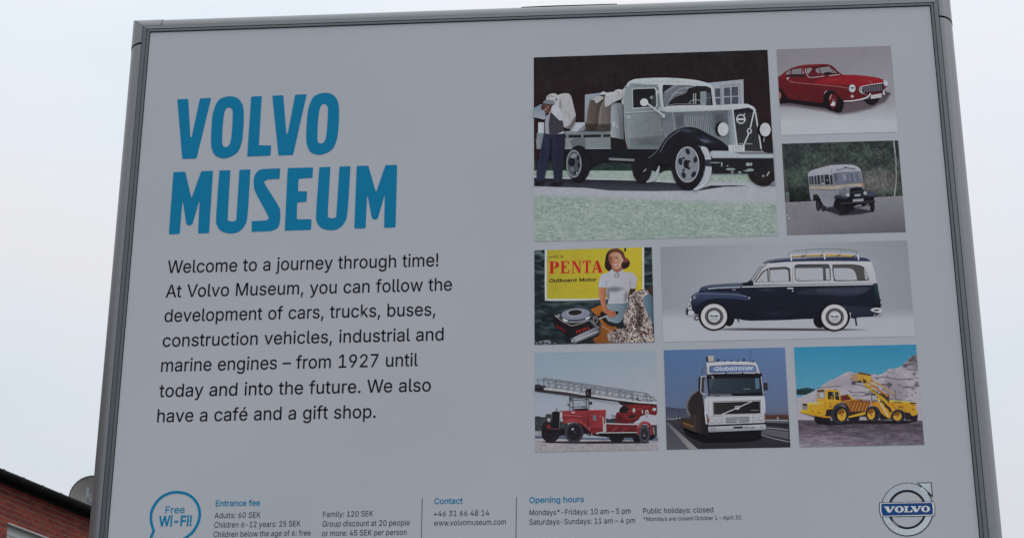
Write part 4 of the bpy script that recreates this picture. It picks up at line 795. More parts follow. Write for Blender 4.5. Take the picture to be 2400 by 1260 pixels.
# sacks
pr.poly(sm([(690,1030),(700,960),(715,880),(725,780),(760,660),(820,620),(905,625),(940,650),(925,760),(900,900),(885,1032),(885,1032)]), ((700,0),(900,0),(98,90,84),(54,48,48)))
pr.poly(sm([(762,660),(820,620),(905,614),(920,632),(880,668),(830,700),(800,660)]), (150,154,160))
pr.poly(sm([(832,1034),(850,960),(858,850),(880,740),(925,650),(960,600),(1060,580),(1140,590),(1145,650),(1040,690),(1010,720),(1002,900),(1004,1034),(1004,1034)]), ((850,0),(1010,0),(116,112,110),(84,80,80)))
pr.poly(sm([(930,700),(940,610),(1000,590),(1060,560),(1140,532),(1150,600),(1140,640),(1060,680),(950,745)]), (156,160,168)); pr.sp([(868,590),(915,556),(960,575),(1050,560),(1060,590),(960,610),(880,606)], (164,168,174)); pr.sp([(870,600),(940,596),(920,625)], (66,60,62))
pr.sp([(1050,550),(1100,530),(1145,540),(1140,590),(1080,590)], (164,166,172)); pr.line([(1060,560),(1110,570),(1100,600)], 6, (70,64,64))
pr.poly(sm([(600,1040),(660,985),(690,965),(680,1030),(640,1040)]), (118,126,138))
pr.soft([(745,720),(775,700),(760,900),(730,940)], (104,96,90), 30, .4); pr.soft([(900,760),(950,760),(920,940),(890,960)], (118,112,110), 30, .4)
pr.soft([(700,960),(800,970),(960,970),(1000,960),(1000,1030),(700,1025)], (50,46,46), 24, .5)
pr.build('printed_sacks', bgp)
pr = lay(F1)
# man carrying a sack
pr.poly(sm([(290,720),(330,640),(370,595),(430,580),(490,585),(522,625),(545,720),(565,800),(576,860),(560,950),(515,1010),(430,992),(370,900),(330,820)]), ((350,0),(570,0),(160,164,172),(150,152,160)))
pr.poly(sm([(575,850),(576,880),(560,950),(515,1010),(440,992),(490,975),(540,900)]), (104,98,100)); pr.line([(370,735),(420,740),(460,800),(510,920)], 5, (118,118,126), smooth=True)
pr.soft([(400,640),(500,640),(530,780),(500,900),(430,860)], (176,178,184), 24, .6); pr.soft([(370,640),(400,640),(400,820),(370,820)], (128,130,140), 18, .6)
pr.poly(sm([(210,640),(240,598),(300,580),(350,600),(350,650),(320,690),(230,670)]), (158,160,168)); pr.line([(230,640),(260,610),(300,620)], 7, (60,56,60)); pr.e(335,655,12,16,(90,86,90))
pr.poly([(184,1070),(440,1070),(445,1180),(435,1300),(415,1420),(412,1600),(395,1690),(300,1690),(306,1600),(285,1400),(262,1320),(235,1430),(205,1560),(190,1640),(165,1690),(95,1690),(92,1560),(112,1410),(150,1240)], ((150,0),(430,0),(40,46,70),(34,36,54)))
pr.soft([(150,1200),(200,1150),(190,1400),(140,1500)], (46,52,78), 18, .35); pr.soft([(330,1150),(390,1150),(370,1500),(330,1560)], (44,48,70), 18, .35); pr.soft([(250,1120),(290,1120),(280,1350),(255,1350)], (24,26,40), 14, .7)
pr.poly([(75,1700),(95,1655),(185,1645),(165,1708)], (28,26,32)); pr.poly([(240,1706),(300,1670),(398,1665),(395,1706)], (28,26,32))
pr.poly(sm([(190,860),(230,840),(300,820),(380,900),(415,920),(428,1060),(360,1085),(205,1080),(195,980)]), (58,56,68))
pr.poly([(205,865),(262,822),(240,960),(250,1080),(200,1074),(196,960)], (132,138,152)); pr.poly([(350,1080),(425,1045),(428,1072)], (160,168,180))
pr.poly(sm([(270,800),(290,735),(340,728),(395,790),(418,890),(385,915),(345,885),(300,840)]), (162,168,182))
pr.poly(sm([(30,790),(90,745),(150,715),(180,740),(200,820),(192,898),(120,885),(30,860)]), ((0,740),(0,900),(112,126,142),(136,146,162)))
pr.poly(sm([(172,730),(200,700),(275,705),(275,760),(255,810),(222,832),(190,800)]), (88,60,58)); pr.e(205,780,12,10,(150,140,138)); pr.e(232,752,12,8,(150,120,112)); pr.poly([(245,820),(275,790),(262,830)], (160,150,140))
pr.poly(sm([(172,705),(205,662),(290,665),(320,695),(300,722),(240,715)]), (108,116,130)); pr.line([(176,706),(240,716),(306,720)], 9, (58,58,68)); pr.sp([(150,735),(170,725),(190,760),(160,790)], (66,44,46))
pr.build('printed_man', bgp); pr = lay(F1); pr.tone(.09, .008, 101); pr.build('print_mottle', bgp)

# --- 2 red coupe
F2 = (1810, 100, 5.727)
lay = picture('', uvbox(.0831, .1492, .4962, .5520)); pr = lay(F2)
def studio2(x, y):
    t = np.clip((y-60)/900, 0, 1)**1.2; h = np.clip((x-60)/1600, 0, 1); n = fbm(x/9, y/9, 6, 2)-.5
    f_ = np.clip((y-820)/250, 0, 1)
    return 124+12*t+26*f_*(1-.25*h)+3*n+4*h, 122+16*t+32*f_*(1-.2*h)+3*n+5*h, 132+16*t+32*f_*(1-.2*h)+3*n+6*h
pr.tex([(30,80),(1600,20),(1700,1260),(90,1270)], 60, 50, studio2)
pr.soft([(60,780),(900,700),(1480,650),(1570,690),(1500,780),(1330,860),(1100,920),(900,945),(700,895),(300,835),(70,825)], (84,66,76), 45, .62)
bgp = pr.build('printed_picture', sign, 'printed picture of a red 1960s coupe on a pale studio floor')
pr = lay(F2)
pr.poly([(70,600),(130,620),(300,700),(960,700),(960,800),(900,900),(780,890),(480,850),(220,812),(70,825)], (26,20,26))
pr.poly(sm([(760,800),(790,900),(860,942),(930,930),(960,800),(900,700),(800,700)]), (24,20,26)); pr.poly(sm([(1235,770),(1420,745),(1415,800),(1350,842),(1285,830),(1250,800)]), (28,24,30))
pr.e(820,770,140,150,(24,20,26)); pr.poly(sm([(40,475),(100,450),(180,388),(260,345),(340,318),(440,300),(560,292),(700,290),(780,302),(830,335),(880,385),(940,432),(1100,436),(1250,448),(1370,465),(1460,488),(1530,520),(1548,570),(1500,640),(1490,690),(1430,730),(1320,735),(1240,752),(1100,778),(970,792),(930,760),(880,690),(800,645),(720,650),(690,700),(682,770),(676,806),(600,806),(400,780),(230,750),(190,720),(140,640),(90,590),(40,570)]), ((0,290),(0,810),(110,30,38),(88,28,34)))
pr.poly(sm([(560,540),(700,480),(940,440),(1100,440),(1300,458),(1450,490),(1530,525),(1440,545),(1260,565),(1180,592),(1060,570),(900,560),(700,562)]), ((600,0),(1500,0),(126,28,38),(142,32,42)))
pr.poly(sm([(40,480),(200,520),(400,555),(700,580),(1000,615),(1030,680),(960,780),(900,700),(800,640),(710,645),(680,730),(676,806),(400,780),(230,750),(140,640),(40,570)]), ((0,520),(0,800),(92,26,34),(82,28,34)))
pr.line([(225,505),(260,530),(400,548),(700,574),(850,588),(930,600),(1010,612)], 8, (146,96,92), smooth=True)
pr.soft(ell(820,500,160,14,14,-6), (160,54,62), 30, .6); pr.soft(ell(1250,510,150,12,14,8), (158,60,66), 26, .5); pr.soft(ell(600,312,120,6,12,-2), (160,70,74), 10, .6); pr.soft(ell(350,620,150,30,14,4), (124,34,42), 40, .5); pr.soft(ell(880,690,20,50,12,-20), (128,36,44), 20, .5)
G2 = (112,112,122)
pr.poly([(182,435),(190,400),(250,365),(240,430)], G2); pr.poly([(255,425),(270,365),(395,345),(388,425)], G2); pr.poly([(400,425),(410,350),(432,425)], G2); pr.poly([(182,437),(435,424),(440,468),(200,462)], (48,28,38))
pr.poly(sm([(448,370),(470,340),(560,322),(700,312),(775,320),(820,355),(900,425),(900,425),(780,440),(600,462),(520,470),(490,460),(460,410)]), (74,24,34))
pr.poly(sm([(458,365),(490,345),(535,350),(510,395),(475,420)]), (126,122,130)); pr.poly(sm([(580,370),(612,345),(640,400),(636,415),(600,405)]), (120,118,126)); pr.poly([(625,342),(770,322),(820,410),(810,415),(790,400),(760,398),(700,402),(690,420),(660,415)], (118,118,124)); pr.poly([(790,345),(870,410),(830,412)], (122,118,126))
pr.sp([(700,405),(770,398),(790,420),(720,430)], (34,24,32)); pr.sp([(480,430),(520,455),(600,450),(700,438),(560,400)], (94,30,42))
pr.line([(450,352),(442,372),(460,420),(488,462),(520,472),(620,462),(700,450)], 9, (150,150,160), smooth=True); pr.line([(760,448),(830,440),(905,430)], 10, (158,156,164)); pr.line([(448,350),(540,322),(700,308),(775,315),(830,352),(935,432)], 5, (60,28,34)); pr.line([(180,400),(262,358),(400,338)], 5, (64,30,36))
pr.e(205,486,10,16,(170,170,178)); pr.line([(215,475),(235,473)], 6, (150,150,158)); pr.line([(188,420),(700,470)], 0.1, (80,30,36))
pr.e(816,790,54,102,(98,28,38)); pr.ring(816,790,54,102,7,(60,24,32)); pr.poly(sm([(764,750),(785,700),(800,705),(775,770)]), (150,110,100)); pr.e(826,806,20,52,(130,110,120)); pr.e(820,825,24,30,(178,184,196)); pr.e(832,770,12,20,(84,40,60)); pr.e(792,838,10,14,(170,170,178))
pr.e(104,712,20,60,(96,34,44)); pr.e(102,712,14,38,(140,104,100)); 
pr.e(1072,618,47,56,(120,130,142)); pr.e(1074,618,40,48,(170,182,196)); pr.poly(ell(1074,612,30,14,14), (96,104,118)); pr.e(1070,640,22,14,(182,192,204)); pr.e(1072,725,24,22,(148,110,124)); pr.e(1076,725,12,11,(170,160,170))
pr.e(1522,546,34,44,(120,128,140)); pr.e(1526,548,27,36,(164,172,184)); pr.line([(1490,520),(1510,508)], 12, (168,176,186))
pr.poly(sm([(1168,612),(1210,590),(1300,574),(1480,548),(1492,600),(1482,655),(1240,685),(1185,672)]), (50,36,46))
for i in range(11): x = 1232+i*23; pr.line([(x,600-i*3.2),(x+4,672-i*2.4)], 8, (116,112,126))
pr.line([(1240,686),(1190,676),(1170,640),(1176,606),(1220,590),(1340,566),(1488,546)], 9, (170,180,190), smooth=True); pr.e(1202,640,20,32,(150,158,168)); pr.e(1212,640,12,20,(60,50,58))
pr.line([(960,794),(1080,786),(1180,768),(1260,744),(1300,715),(1316,684)], 19, (170,176,188), smooth=True); pr.line([(960,800),(1080,796),(1180,778)], 5, (90,70,80), smooth=True)
pr.poly([(1320,712),(1464,686),(1468,738),(1326,760)], (166,170,180)); pr.line([(1335,738),(1455,716)], 10, (148,154,164)); pr.line([(1500,640),(1490,690),(1515,700)], 20, (166,170,182)); pr.line([(1510,700),(1580,682)], 9, (46,44,54)); pr.line([(1305,530),(1340,536)], 8, (150,110,100))
pr.e(1260,712,22,14,(112,62,78))
pr.build('printed_coupe', bgp); pr = lay(F2); pr.tone(.05, .008, 103); pr.build('print_mottle', bgp)

# --- 3 vintage bus
F3 = (1820, 320, 5.252)
lay = picture('', uvbox(.0831, .1489, .4339, .4908)); pr = lay(F3)
def forest(x, y):
    n = fbm(x/120, y/110, 21, 5); m = fbm(x/16, y/22, 22, 3); k = np.clip(n*1.7-.35, 0, 1); s_ = .74+1.1*(m-.5)
    r = (34+34*k)*s_+14; g_ = (42+46*k)*s_+14; b = (44+34*k)*s_+16
    c2 = np.clip(1-((x-1230)/300)**2-((y-545)/170)**2, 0, 1)**.6*(.7+.9*(m-.5)); r = r*(1-c2)+118*c2; g_ = g_*(1-c2)+114*c2; b = b*(1-c2)+116*c2
    c3 = np.clip(1-((x-250)/150)**2-((y-500)/150)**2, 0, 1)*(.6+.9*(m-.5))*.8; r = r*(1-c3)+78*c3; g_ = g_*(1-c3)+98*c3; b = b*(1-c3)+86*c3
    dk = np.clip((y-620)/120, 0, 1)*(x < 700); return r*(1-.55*dk), g_*(1-.5*dk), b*(1-.5*dk)
pr.tex([(40,90),(1510,40),(1570,800),(90,860)], 120, 70, forest)
def road3(x, y):
    t = np.clip((y-740)/450, 0, 1); h = x/1600; n = fbm(x/14, y/9, 5, 2)-.5
    r = 124-26*t*h-8*t+6*n; return r-2, r, r+10-2*t
pr.tex([(90,820),(1560,738),(1600,1190),(110,1230)], 80, 40, road3)
pr.line([(95,817),(430,800),(1210,752),(1560,736)], 5, (150,146,160))
pr.line([(1440,40),(1470,330),(1468,560),(1450,740)], 17, (136,138,146), smooth=True); pr.line([(1460,200),(1475,420)], 5, (60,58,60)); pr.line([(1470,440),(1455,640)], 6, (70,68,70))
pr.line([(90,330),(130,810)], 6, (100,94,96)); pr.line([(70,130),(112,810)], 5, (88,84,88)); pr.line([(108,400),(150,810)], 5, (98,92,94)); pr.e(135,712,22,34,(88,104,108)); pr.poly([(105,740),(158,740),(160,810),(108,812)], (92,92,98))
pr.poly([(112,965),(145,967),(146,976),(118,976)], (166,166,176)); pr.poly([(142,1000),(168,1002),(160,1012),(138,1014)], (172,172,182))
bgp = pr.build('printed_picture', sign, 'printed picture of a vintage grey bus on a road before woods')
pr = lay(F3)
pr.soft([(560,905),(760,860),(1180,925),(1000,945),(790,962),(700,930)], (44,42,52), 25, .85)
pr.poly([(600,740),(760,740),(1200,740),(1206,860),(1200,925),(1165,930),(1148,850),(960,880),(940,905),(860,955),(785,965),(755,900),(690,850)], (22,21,27))
for x, y, rx, ry in ((515,830,32,90),(577,848,36,76)): pr.e(x,y,rx,ry,(24,24,30)); pr.e(x-4,y+20,rx*.5,ry*.6,(46,46,56))
pr.e(792,870,40,95,(24,24,30)); pr.e(1180,870,28,62,(24,24,30))
pr.poly(sm([(400,590),(400,590),(560,600),(710,596),(900,575),(1066,568),(1075,650),(1090,700),(1060,740),(780,720),(740,740),(712,800),(690,858),(610,862),(570,830),(540,770),(505,716),(480,712),(455,716),(445,790),(420,770),(405,680)]), ((400,0),(1070,0),(128,132,144),(112,116,130)))
pr.poly(sm([(388,480),(392,450),(430,420),(500,395),(580,372),(650,356),(800,346),(930,350),(1000,375),(1032,405),(1045,460),(1066,572),(1066,572),(900,590),(705,606),(400,600),(400,600)]), ((0,350),(0,600),(152,156,172),(128,132,146)))
pr.poly([(402,606),(705,600),(1066,572),(1074,616),(780,640),(705,656),(406,650)], ((400,0),(1070,0),(140,136,130),(156,150,138))); pr.line([(402,604),(705,602),(1066,572)], 5, (58,60,74)); pr.line([(406,652),(705,658),(780,645)], 5, (60,62,74)); pr.line([(668,400),(700,560),(712,700)], 4, (84,88,104)); pr.poly([(1048,575),(1066,572),(1074,616),(1056,618)], (150,104,96))
for a, b, yt in ((402,422,492),(428,456,490),(466,494,486),(502,536,480),(546,584,478),(592,650,472),(660,690,476)):
    pr.poly([(a-4,yt),(b-6,yt-4),(b+4,590),(a+4,592)], (44,47,56)); pr.line([(a-6,yt-2),(a+4,592)], 4, (120,122,132))
pr.e(480,500,10,12,(50,64,120)); pr.poly([(552,500),(578,498),(580,560),(556,566)], (78,80,88)); pr.poly([(606,520),(640,516),(644,580),(612,584)], (34,36,44)); pr.e(625,540,7,10,(140,150,170)); pr.poly([(555,572),(585,570),(586,592),(557,594)], (140,148,156))
pr.poly(rounded([(696,458),(868,445),(884,570),(718,584)], 18), (98,106,126)); pr.poly(rounded([(880,446),(1026,434),(1050,558),(894,570)], 18), (106,114,134)); pr.poly([(710,470),(740,462),(750,540),(728,560)], (74,82,100)); pr.poly([(800,462),(850,458),(862,530),(830,545)], (120,126,144)); pr.poly([(908,460),(940,458),(950,555),(920,558)], (84,92,112)); pr.poly([(965,452),(1000,450),(1015,545),(985,548)], (90,98,116))
pr.line([(696,458),(868,445),(884,570),(718,584)], 5, (66,70,84), closed=True); pr.line([(880,446),(1026,434),(1050,558),(894,570)], 5, (66,70,84), closed=True)
pr.poly([(735,418),(968,404),(972,424),(740,438)], (142,146,162)); pr.line([(733,412),(800,404),(846,382),(900,394),(968,398)], 8, (70,72,88)); pr.e(848,384,13,9,(34,36,48))
for dx, dy in ((0,0),(12,16)): pr.line([(488+dx,376+dy),(600+dx,344+dy),(710+dx,324+dy),(860+dx,318+dy)], 5, (92,90,96))
for x, y in ((500,372),(545,362),(590,350),(630,342),(705,326),(760,324),(820,318),(870,306),(885,330)): pr.line([(x,y-2),(x+8,y+32)], 5, (80,78,84))
pr.sp([(776,655),(800,630),(880,612),(960,610),(1000,618),(900,640),(895,700),(880,740),(780,725),(770,690)], ((0,610),(0,740),(128,130,146),(84,88,100))); pr.line([(812,656),(848,658)], 6, (34,34,42))
pr.poly(rounded([(900,635),(945,626),(1030,624),(1042,700),(1048,792),(905,800)], 12), (24,24,30)); pr.line([(900,645),(945,628),(1025,624)], 6, (100,104,120)); pr.line([(915,690),(1035,684)], 7, (70,76,88))
pr.sp([(1032,628),(1060,640),(1090,700),(1080,760),(1046,740)], (40,42,52))
pr.sp([(712,745),(735,722),(790,724),(850,745),(885,768),(800,770),(750,762),(722,780)], (48,52,70)); pr.sp([(1104,730),(1112,690),(1150,672),(1190,682),(1210,715),(1190,735),(1130,742)], (62,66,92)); pr.line([(740,728),(800,730),(860,752)], 5, (90,96,118), smooth=True)
for x, y, r_ in ((876,720,27),(1090,700,24)): pr.e(x,y,r_,r_,(104,112,122)); pr.e(x,y,r_*.72,r_*.72,(160,168,176)); pr.e(x,y+2,r_*.3,r_*.3,(90,98,110))
pr.poly([(955,712),(1036,706),(1037,738),(957,744)], (96,106,116)); letter(pr, '1957', 964, 740, 1030, 736, 22, (170,180,188), 20)
pr.poly([(940,776),(1066,766),(1068,796),(942,804)], (154,160,170)); pr.line([(955,790),(1056,781)], 9, (104,108,120))
pr.poly([(788,824),(930,808),(1212,792),(1216,810),(1190,818),(930,828),(792,842)], (40,40,48)); pr.line([(790,824),(1212,793)], 3, (84,86,98)); pr.poly([(950,866),(1010,842),(1046,840),(1050,858),(960,874)], (118,120,134)); pr.poly([(1080,858),(1130,826),(1140,832),(1110,852)], (112,114,128))
pr.build('printed_bus', bgp); pr = lay(F3); pr.tone(.14, .008, 105); pr.build('print_mottle', bgp)

# --- 4 outboard motor advertisement
F4 = (1240, 570, 5.142)
lay = picture('', uvbox(-.0588, .0073, .3719, .4287)); pr = lay(F4)
def water(x, y):
    n = fbm(x/150+y/400, y/26, 31, 4); t = np.clip((y-50)/1100, 0, 1); k = np.clip((n-.46)*4, 0, 1); l = 1-t*.55
    return 26+58*k*l, 36+66*k*l, 42+64*k*l
pr.tex([(40,60),(1500,30),(1540,1210),(50,1240)], 110, 110, water)
for x, y in ((168,92),(172,272),(175,918)): pr.e(x,y,22,22,(16,18,24))
def foam(x, y):
    n = fbm(x/14, y/12, 44, 3); k = np.clip((n-.45)*5, 0, 1); return 40+110*k, 46+112*k, 56+118*k
pr.tex([(66,1180),(240,1165),(340,1212),(66,1224)], 50, 8, foam)
Y4 = (196, 176, 44)
pr.poly(sm([(190,40),(190,40),(1386,20),(1386,20),(1388,620),(1388,620),(840,680),(240,692),(205,672),(190,625)]), (172,182,196)); pr.poly(sm([(216,40),(216,40),(1364,20),(1364,20),(1366,620),(1366,620),(840,664),(255,670),(225,655),(214,610)]), ((216,0),(1366,0),(156,148,50),(170,158,46)))
pr.poly([(1145,60),(1172,52),(1166,100),(1148,104)], (30,26,28))
letter(pr, 'with a', 240,178,405,175,32, (52,48,36), 6); letter(pr, 'Outboard Motor', 246,468,812,457,40, (34,32,30), 24)
RED = (176, 32, 44)
for ch, a, b in (('P',240,364),('E',378,486),('N',512,632),('T',648,746),('A',752,892)):
    y = 366-.018*(a-240); slab(pr, ch, a, b, y-148, y, RED, .018)
bgp = pr.build('printed_picture', sign, 'printed advertisement with a smiling woman, a yellow panel reading PENTA and an outboard motor')
pr = lay(F4)
pr.poly([(1392,548),(1500,505),(1520,690),(1430,610)], (58,48,48))
pr.poly(sm([(750,805),(800,770),(870,748),(900,800),(900,900),(960,960),(1060,1020),(960,1090),(1000,1200),(820,1204),(770,1150),(850,1100),(860,980),(840,900)]), ((0,760),(0,1200),(152,94,44),(118,72,36))); pr.poly([(1380,1200),(1420,1180),(1520,1140),(1520,1200)], (148,96,50))
pr.sp([(860,830),(940,840),(960,920),(1040,1000),(960,990),(880,920)], (40,30,30))
# skirt and legs
pr.poly(sm([(940,735),(1000,725),(1205,700),(1240,760),(1200,860),(1150,950),(1080,985),(980,955),(920,880),(930,800)]), ((940,0),(1200,0),(120,138,152),(84,104,120))); pr.poly(sm([(1360,620),(1430,595),(1490,660),(1510,800),(1508,980),(1460,930),(1400,820),(1372,700)]), ((1370,0),(1500,0),(98,122,140),(60,84,102)))
pr.sp([(960,940),(1080,960),(1180,860),(1170,960),(1100,1000),(1000,985)], (30,34,42)); pr.line([(1120,730),(1180,700),(1150,800)], 12, (70,94,104)); 
# dress
def dress(x, y):
    n = fbm(x/11+y/40, y/12, 51, 2); m = fbm(x/90, y/130, 52); k = (n > .46)*1.0; k2 = (n < .36)*1.0; sh = .72+.5*m
    r = (92+74*k-36*k2)*sh; g_ = (48+112*k-20*k2)*sh; b = (50+110*k-20*k2)*sh; return r, g_, b
msk = sm([(1215,610),(1300,575),(1385,555),(1440,595),(1380,650),(1372,710),(1420,830),(1475,940),(1495,1080),(1510,1170),(1400,1195),(1010,1195),(950,1140),(945,1090),(1060,1030),(1175,1015),(1140,960),(1140,870),(1190,760),(1210,690)])
pr.poly(msk, (70,44,48)); pr.tex([(930,540),(1530,540),(1530,1200),(930,1200)], 110, 120, dress, mask=msk)
pr.soft(sm([(1280,700),(1330,760),(1360,900),(1330,1040),(1290,1060),(1310,900)]), (60,40,42), 25, .5)
# woman
pr.poly(sm([(912,275),(918,200),(935,125),(975,80),(1040,62),(1095,75),(1140,115),(1160,170),(1205,205),(1215,250),(1190,290),(1140,310),(1100,300),(1000,310),(965,338),(930,312)]), (42,30,34)); pr.poly(sm([(950,150),(985,88),(1045,68),(1100,85),(1140,130),(1150,185),(1120,195),(1090,130),(1030,112),(975,140)]), (96,58,50)); pr.sp([(1130,180),(1180,180),(1200,220),(1150,230)], (110,58,48))
pr.poly(sm([(1000,270),(1100,262),(1128,325),(1080,345),(1030,340),(1005,312)]), (140,88,74)); pr.poly(sm([(960,185),(975,135),(1030,108),(1088,122),(1118,165),(1136,210),(1118,240),(1095,292),(1055,315),(1015,290),(980,250)]), ((960,0),(1130,0),(160,106,90),(196,144,124))); pr.soft(ell(1085,220,20,24,12), (206,140,120), 16, .6); pr.soft(ell(1030,145,40,16,12), (204,150,130), 14, .6)
pr.soft(sm([(960,190),(975,150),(1000,200),(1000,260),(975,240)]), (128,78,66), 10, .6)
pr.line([(972,186),(995,180),(1008,186)], 9, (70,42,40)); pr.line([(1038,180),(1058,174),(1075,180)], 9, (70,42,40)); pr.line([(975,172),(1008,168)], 4, (90,56,46)); pr.line([(1040,164),(1072,160)], 4, (90,56,46)); pr.line([(1020,190),(1014,222),(1030,226)], 5, (132,78,66)); pr.poly(sm([(1008,258),(1035,248),(1070,240),(1062,268),(1035,282),(1015,274)]), (150,34,36)); pr.poly(sm([(1014,260),(1040,254),(1064,248),(1055,266),(1035,272)]), (190,186,190))
pr.poly(sm([(845,525),(845,530),(920,545),(925,620),(918,680),(945,780),(1000,815),(1040,840),(1046,870),(1000,890),(940,870),(890,800),(855,680),(840,600)]), ((845,0),(940,0),(176,120,98),(146,92,74))); pr.sp([(930,820),(1000,812),(1042,835),(1045,865),(1000,892),(950,875)], (158,98,78)); pr.line([(1000,840),(1036,856)], 4, (100,56,48)); pr.line([(990,858),(1026,874)], 4, (100,56,48))
pr.poly([(1225,540),(1284,540),(1280,580),(1240,600),(1190,650),(1200,590)], (60,50,44))
pr.poly(sm([(1000,318),(1040,345),(1085,342),(1125,316),(1150,345),(1230,352),(1275,375),(1302,430),(1290,510),(1280,545),(1225,540),(1222,500),(1205,590),(1190,660),(1195,705),(1130,728),(1000,730),(950,728),(955,690),(930,600),(935,530),(842,528),(836,500),(845,450),(870,385),(920,365),(960,350),(985,320)]), ((850,0),(1290,0),(158,164,180),(152,154,164)))
pr.soft(ell(1030,555,110,26,16,-3), (112,112,120), 34, .7); pr.soft(ell(955,620,14,70,14), (112,112,122), 22, .7); pr.soft(ell(1170,640,20,70,14,10), (118,116,122), 26, .6); pr.line([(935,530),(930,450)], 5, (118,124,138)); pr.line([(1222,500),(1228,430)], 5, (118,120,130)); pr.line([(1000,318),(1045,348),(1090,344),(1126,316)], 5, (128,130,140), smooth=True)
pr.ring(1060,388,30,26,7,(80,70,70)); pr.e(1062,388,14,12,(160,150,148)); pr.line([(842,526),(935,532)], 6, (176,180,192)); pr.line([(1225,540),(1282,544)], 6, (170,172,182))
pr.build('printed_woman', bgp)
pr = lay(F4)
pr.line([(830,890),(1060,830)], 30, (30,28,34)); pr.line([(840,912),(945,872)], 14, (150,156,164)); pr.e(1055,838,24,18,(24,22,28)); pr.line([(870,990),(985,1062)], 5, (170,160,150)); pr.sp([(930,820),(1000,812),(1042,835),(1040,865),(1000,892),(950,875)], (158,98,78)); pr.line([(1004,842),(1038,856)], 4, (100,56,48))
pr.poly(sm([(290,890),(320,850),(400,830),(560,790),(720,810),(770,860),(830,930),(862,1020),(830,1080),(640,1190),(520,1208),(480,1150),(440,1130),(430,1080),(310,1000)]), (26,25,31))
pr.e(345,872,36,20,(130,136,146)); pr.e(335,864,18,10,(60,62,70))
pr.poly(ell(572,866,205,90,32,-4), (34,34,42)); pr.poly(ell(570,866,198,84,32,-4), (66,70,84)); pr.poly(ell(562,852,172,68,32,-4), (116,124,146)); pr.poly(ell(556,838,98,42,24,-4), (150,154,166)); pr.poly(ell(556,836,88,36,24,-4), (70,64,66)); pr.poly(ell(556,834,72,28,24,-4), (36,32,34)); pr.line(ell(562,880,182,72,14,-4,20,150), 10, (140,146,160)); pr.poly([(405,905),(465,925),(462,945),(410,935)], (184,190,200)); pr.poly([(680,900),(732,880),(734,896),(684,918)], (182,186,196))
pr.line([(325,880),(400,940),(512,996),(620,970),(730,925)], 7, (150,146,144)); pr.line([(740,925),(790,985),(850,1020)], 26, (92,96,106)); pr.ring(800,925,30,42,9,(130,128,126)); pr.ring(790,900,22,26,7,(110,108,110)); pr.e(855,975,20,14,(60,58,62))
pr.poly([(505,1150),(640,1085),(820,1005),(862,1030),(858,1078),(840,1092),(560,1205),(515,1200)], ((560,1100),(620,1190),(150,156,168),(66,70,80))); pr.line([(545,1180),(830,1060)], 9, (178,182,190)); pr.ring(846,1050,18,24,6,(70,72,80)); pr.ring(525,1175,26,32,8,(60,62,70))
for i, ch in enumerate('PENTA'):
    x = 568+i*33; slab(pr, ch, x, x+27, 1054-i*11, 1090-i*11, (168,44,42), .32)
for i, ch in enumerate('PENTA'):
    x = 330+i*22; slab(pr, ch, x, x+18, 984+i*13, 1016+i*13, (140,36,38), -.55)
pr.poly([(470,1120),(560,1110),(500,1150),(480,1200),(440,1200),(440,1130)], (30,28,34)); pr.poly([(700,1180),(760,1160),(800,1200),(700,1205)], (40,36,38))
pr.build('printed_outboard_motor', bgp); pr = lay(F4); pr.tone(.10, .008, 107); pr.build('print_mottle', bgp)

# --- 5 two-tone estate car
F5 = (1540, 560, 5.039)
lay = picture('', uvbox(.0122, .1492, .3719, .4288)); pr = lay(F5)
def studio5(x, y):
    n = fbm(x/9, y/9, 61, 2)-.5; h = np.abs((x-1500)/1500); wall = 153-17*h**1.3; f_ = np.clip((y-820)/140, 0, 1)
    v = wall*(1-f_)+160*f_+2*n; v = v-4*np.clip((400-y)/400, 0, 1)
    return v-8, v-1, v+12
pr.tex([(20,80),(2980,0),(3080,1180),(60,1230)], 120, 50, studio5)
pr.soft([(560,1052),(900,1046),(2000,1052),(2460,1060),(2480,1078),(2000,1086),(700,1080)], ((0,1040),(0,1090),(88,84,92),(54,52,58)), 34, .92)
bgp = pr.build('printed_picture', sign, 'printed picture of a dark blue and white estate car with a roof rack')
pr = lay(F5)
NV = (28,32,46)
pr.e(850,930,66,100,(24,24,30)); pr.e(1925,960,80,90,(24,24,30)); pr.poly([(450,900),(600,880),(1000,930),(1100,965),(1300,960),(1511,955),(1640,945),(1800,935),(2000,930),(2260,950),(2300,925),(2000,860),(900,860)], (26,26,32))
pr.poly([(940,940),(965,950),(975,980),(962,982)], (40,40,46)); pr.poly([(2332,928),(2352,926),(2366,1024),(2344,1018)], (30,30,36))
pr.e(672,905,186,178,(22,22,28)); pr.e(2092,912,188,180,(22,22,28))
pr.poly(sm([(398,700),(420,662),(470,632),(490,622),(510,585),(545,560),(640,540),(800,527),(985,518),(1060,508),(1100,488),(1132,500),(1140,545),(1140,545),(2560,530),(2560,530),(2598,520),(2612,600),(2628,680),(2640,790),(2625,880),(2560,912),(2400,922),(2300,935),(2280,860),(2220,790),(2130,755),(2040,760),(1960,800),(1920,880),(1890,935),(1700,945),(1500,955),(1100,962),(960,945),(870,930),(840,850),(790,780),(700,740),(620,750),(540,810),(500,880),(440,880),(405,800)]), ((0,540),(0,960),(28,34,50),(22,26,38)))
pr.poly(sm([(1640,640),(1760,600),(2000,575),(2510,560),(2500,600),(2440,640),(2330,670),(2200,676),(2000,662),(1800,655)]), (40,46,64)); pr.soft(sm([(1900,600),(2300,590),(2480,580),(2440,620),(2280,640),(2000,630)]), (66,74,94), 24, .6)
pr.soft(ell(1300,600,120,22,14,2), (54,62,82), 30, .7); pr.soft(ell(1400,880,280,40,16), (40,46,66), 40, .6); pr.poly([(2150,770),(2300,790),(2620,810),(2620,880),(2330,920)], (38,43,60))
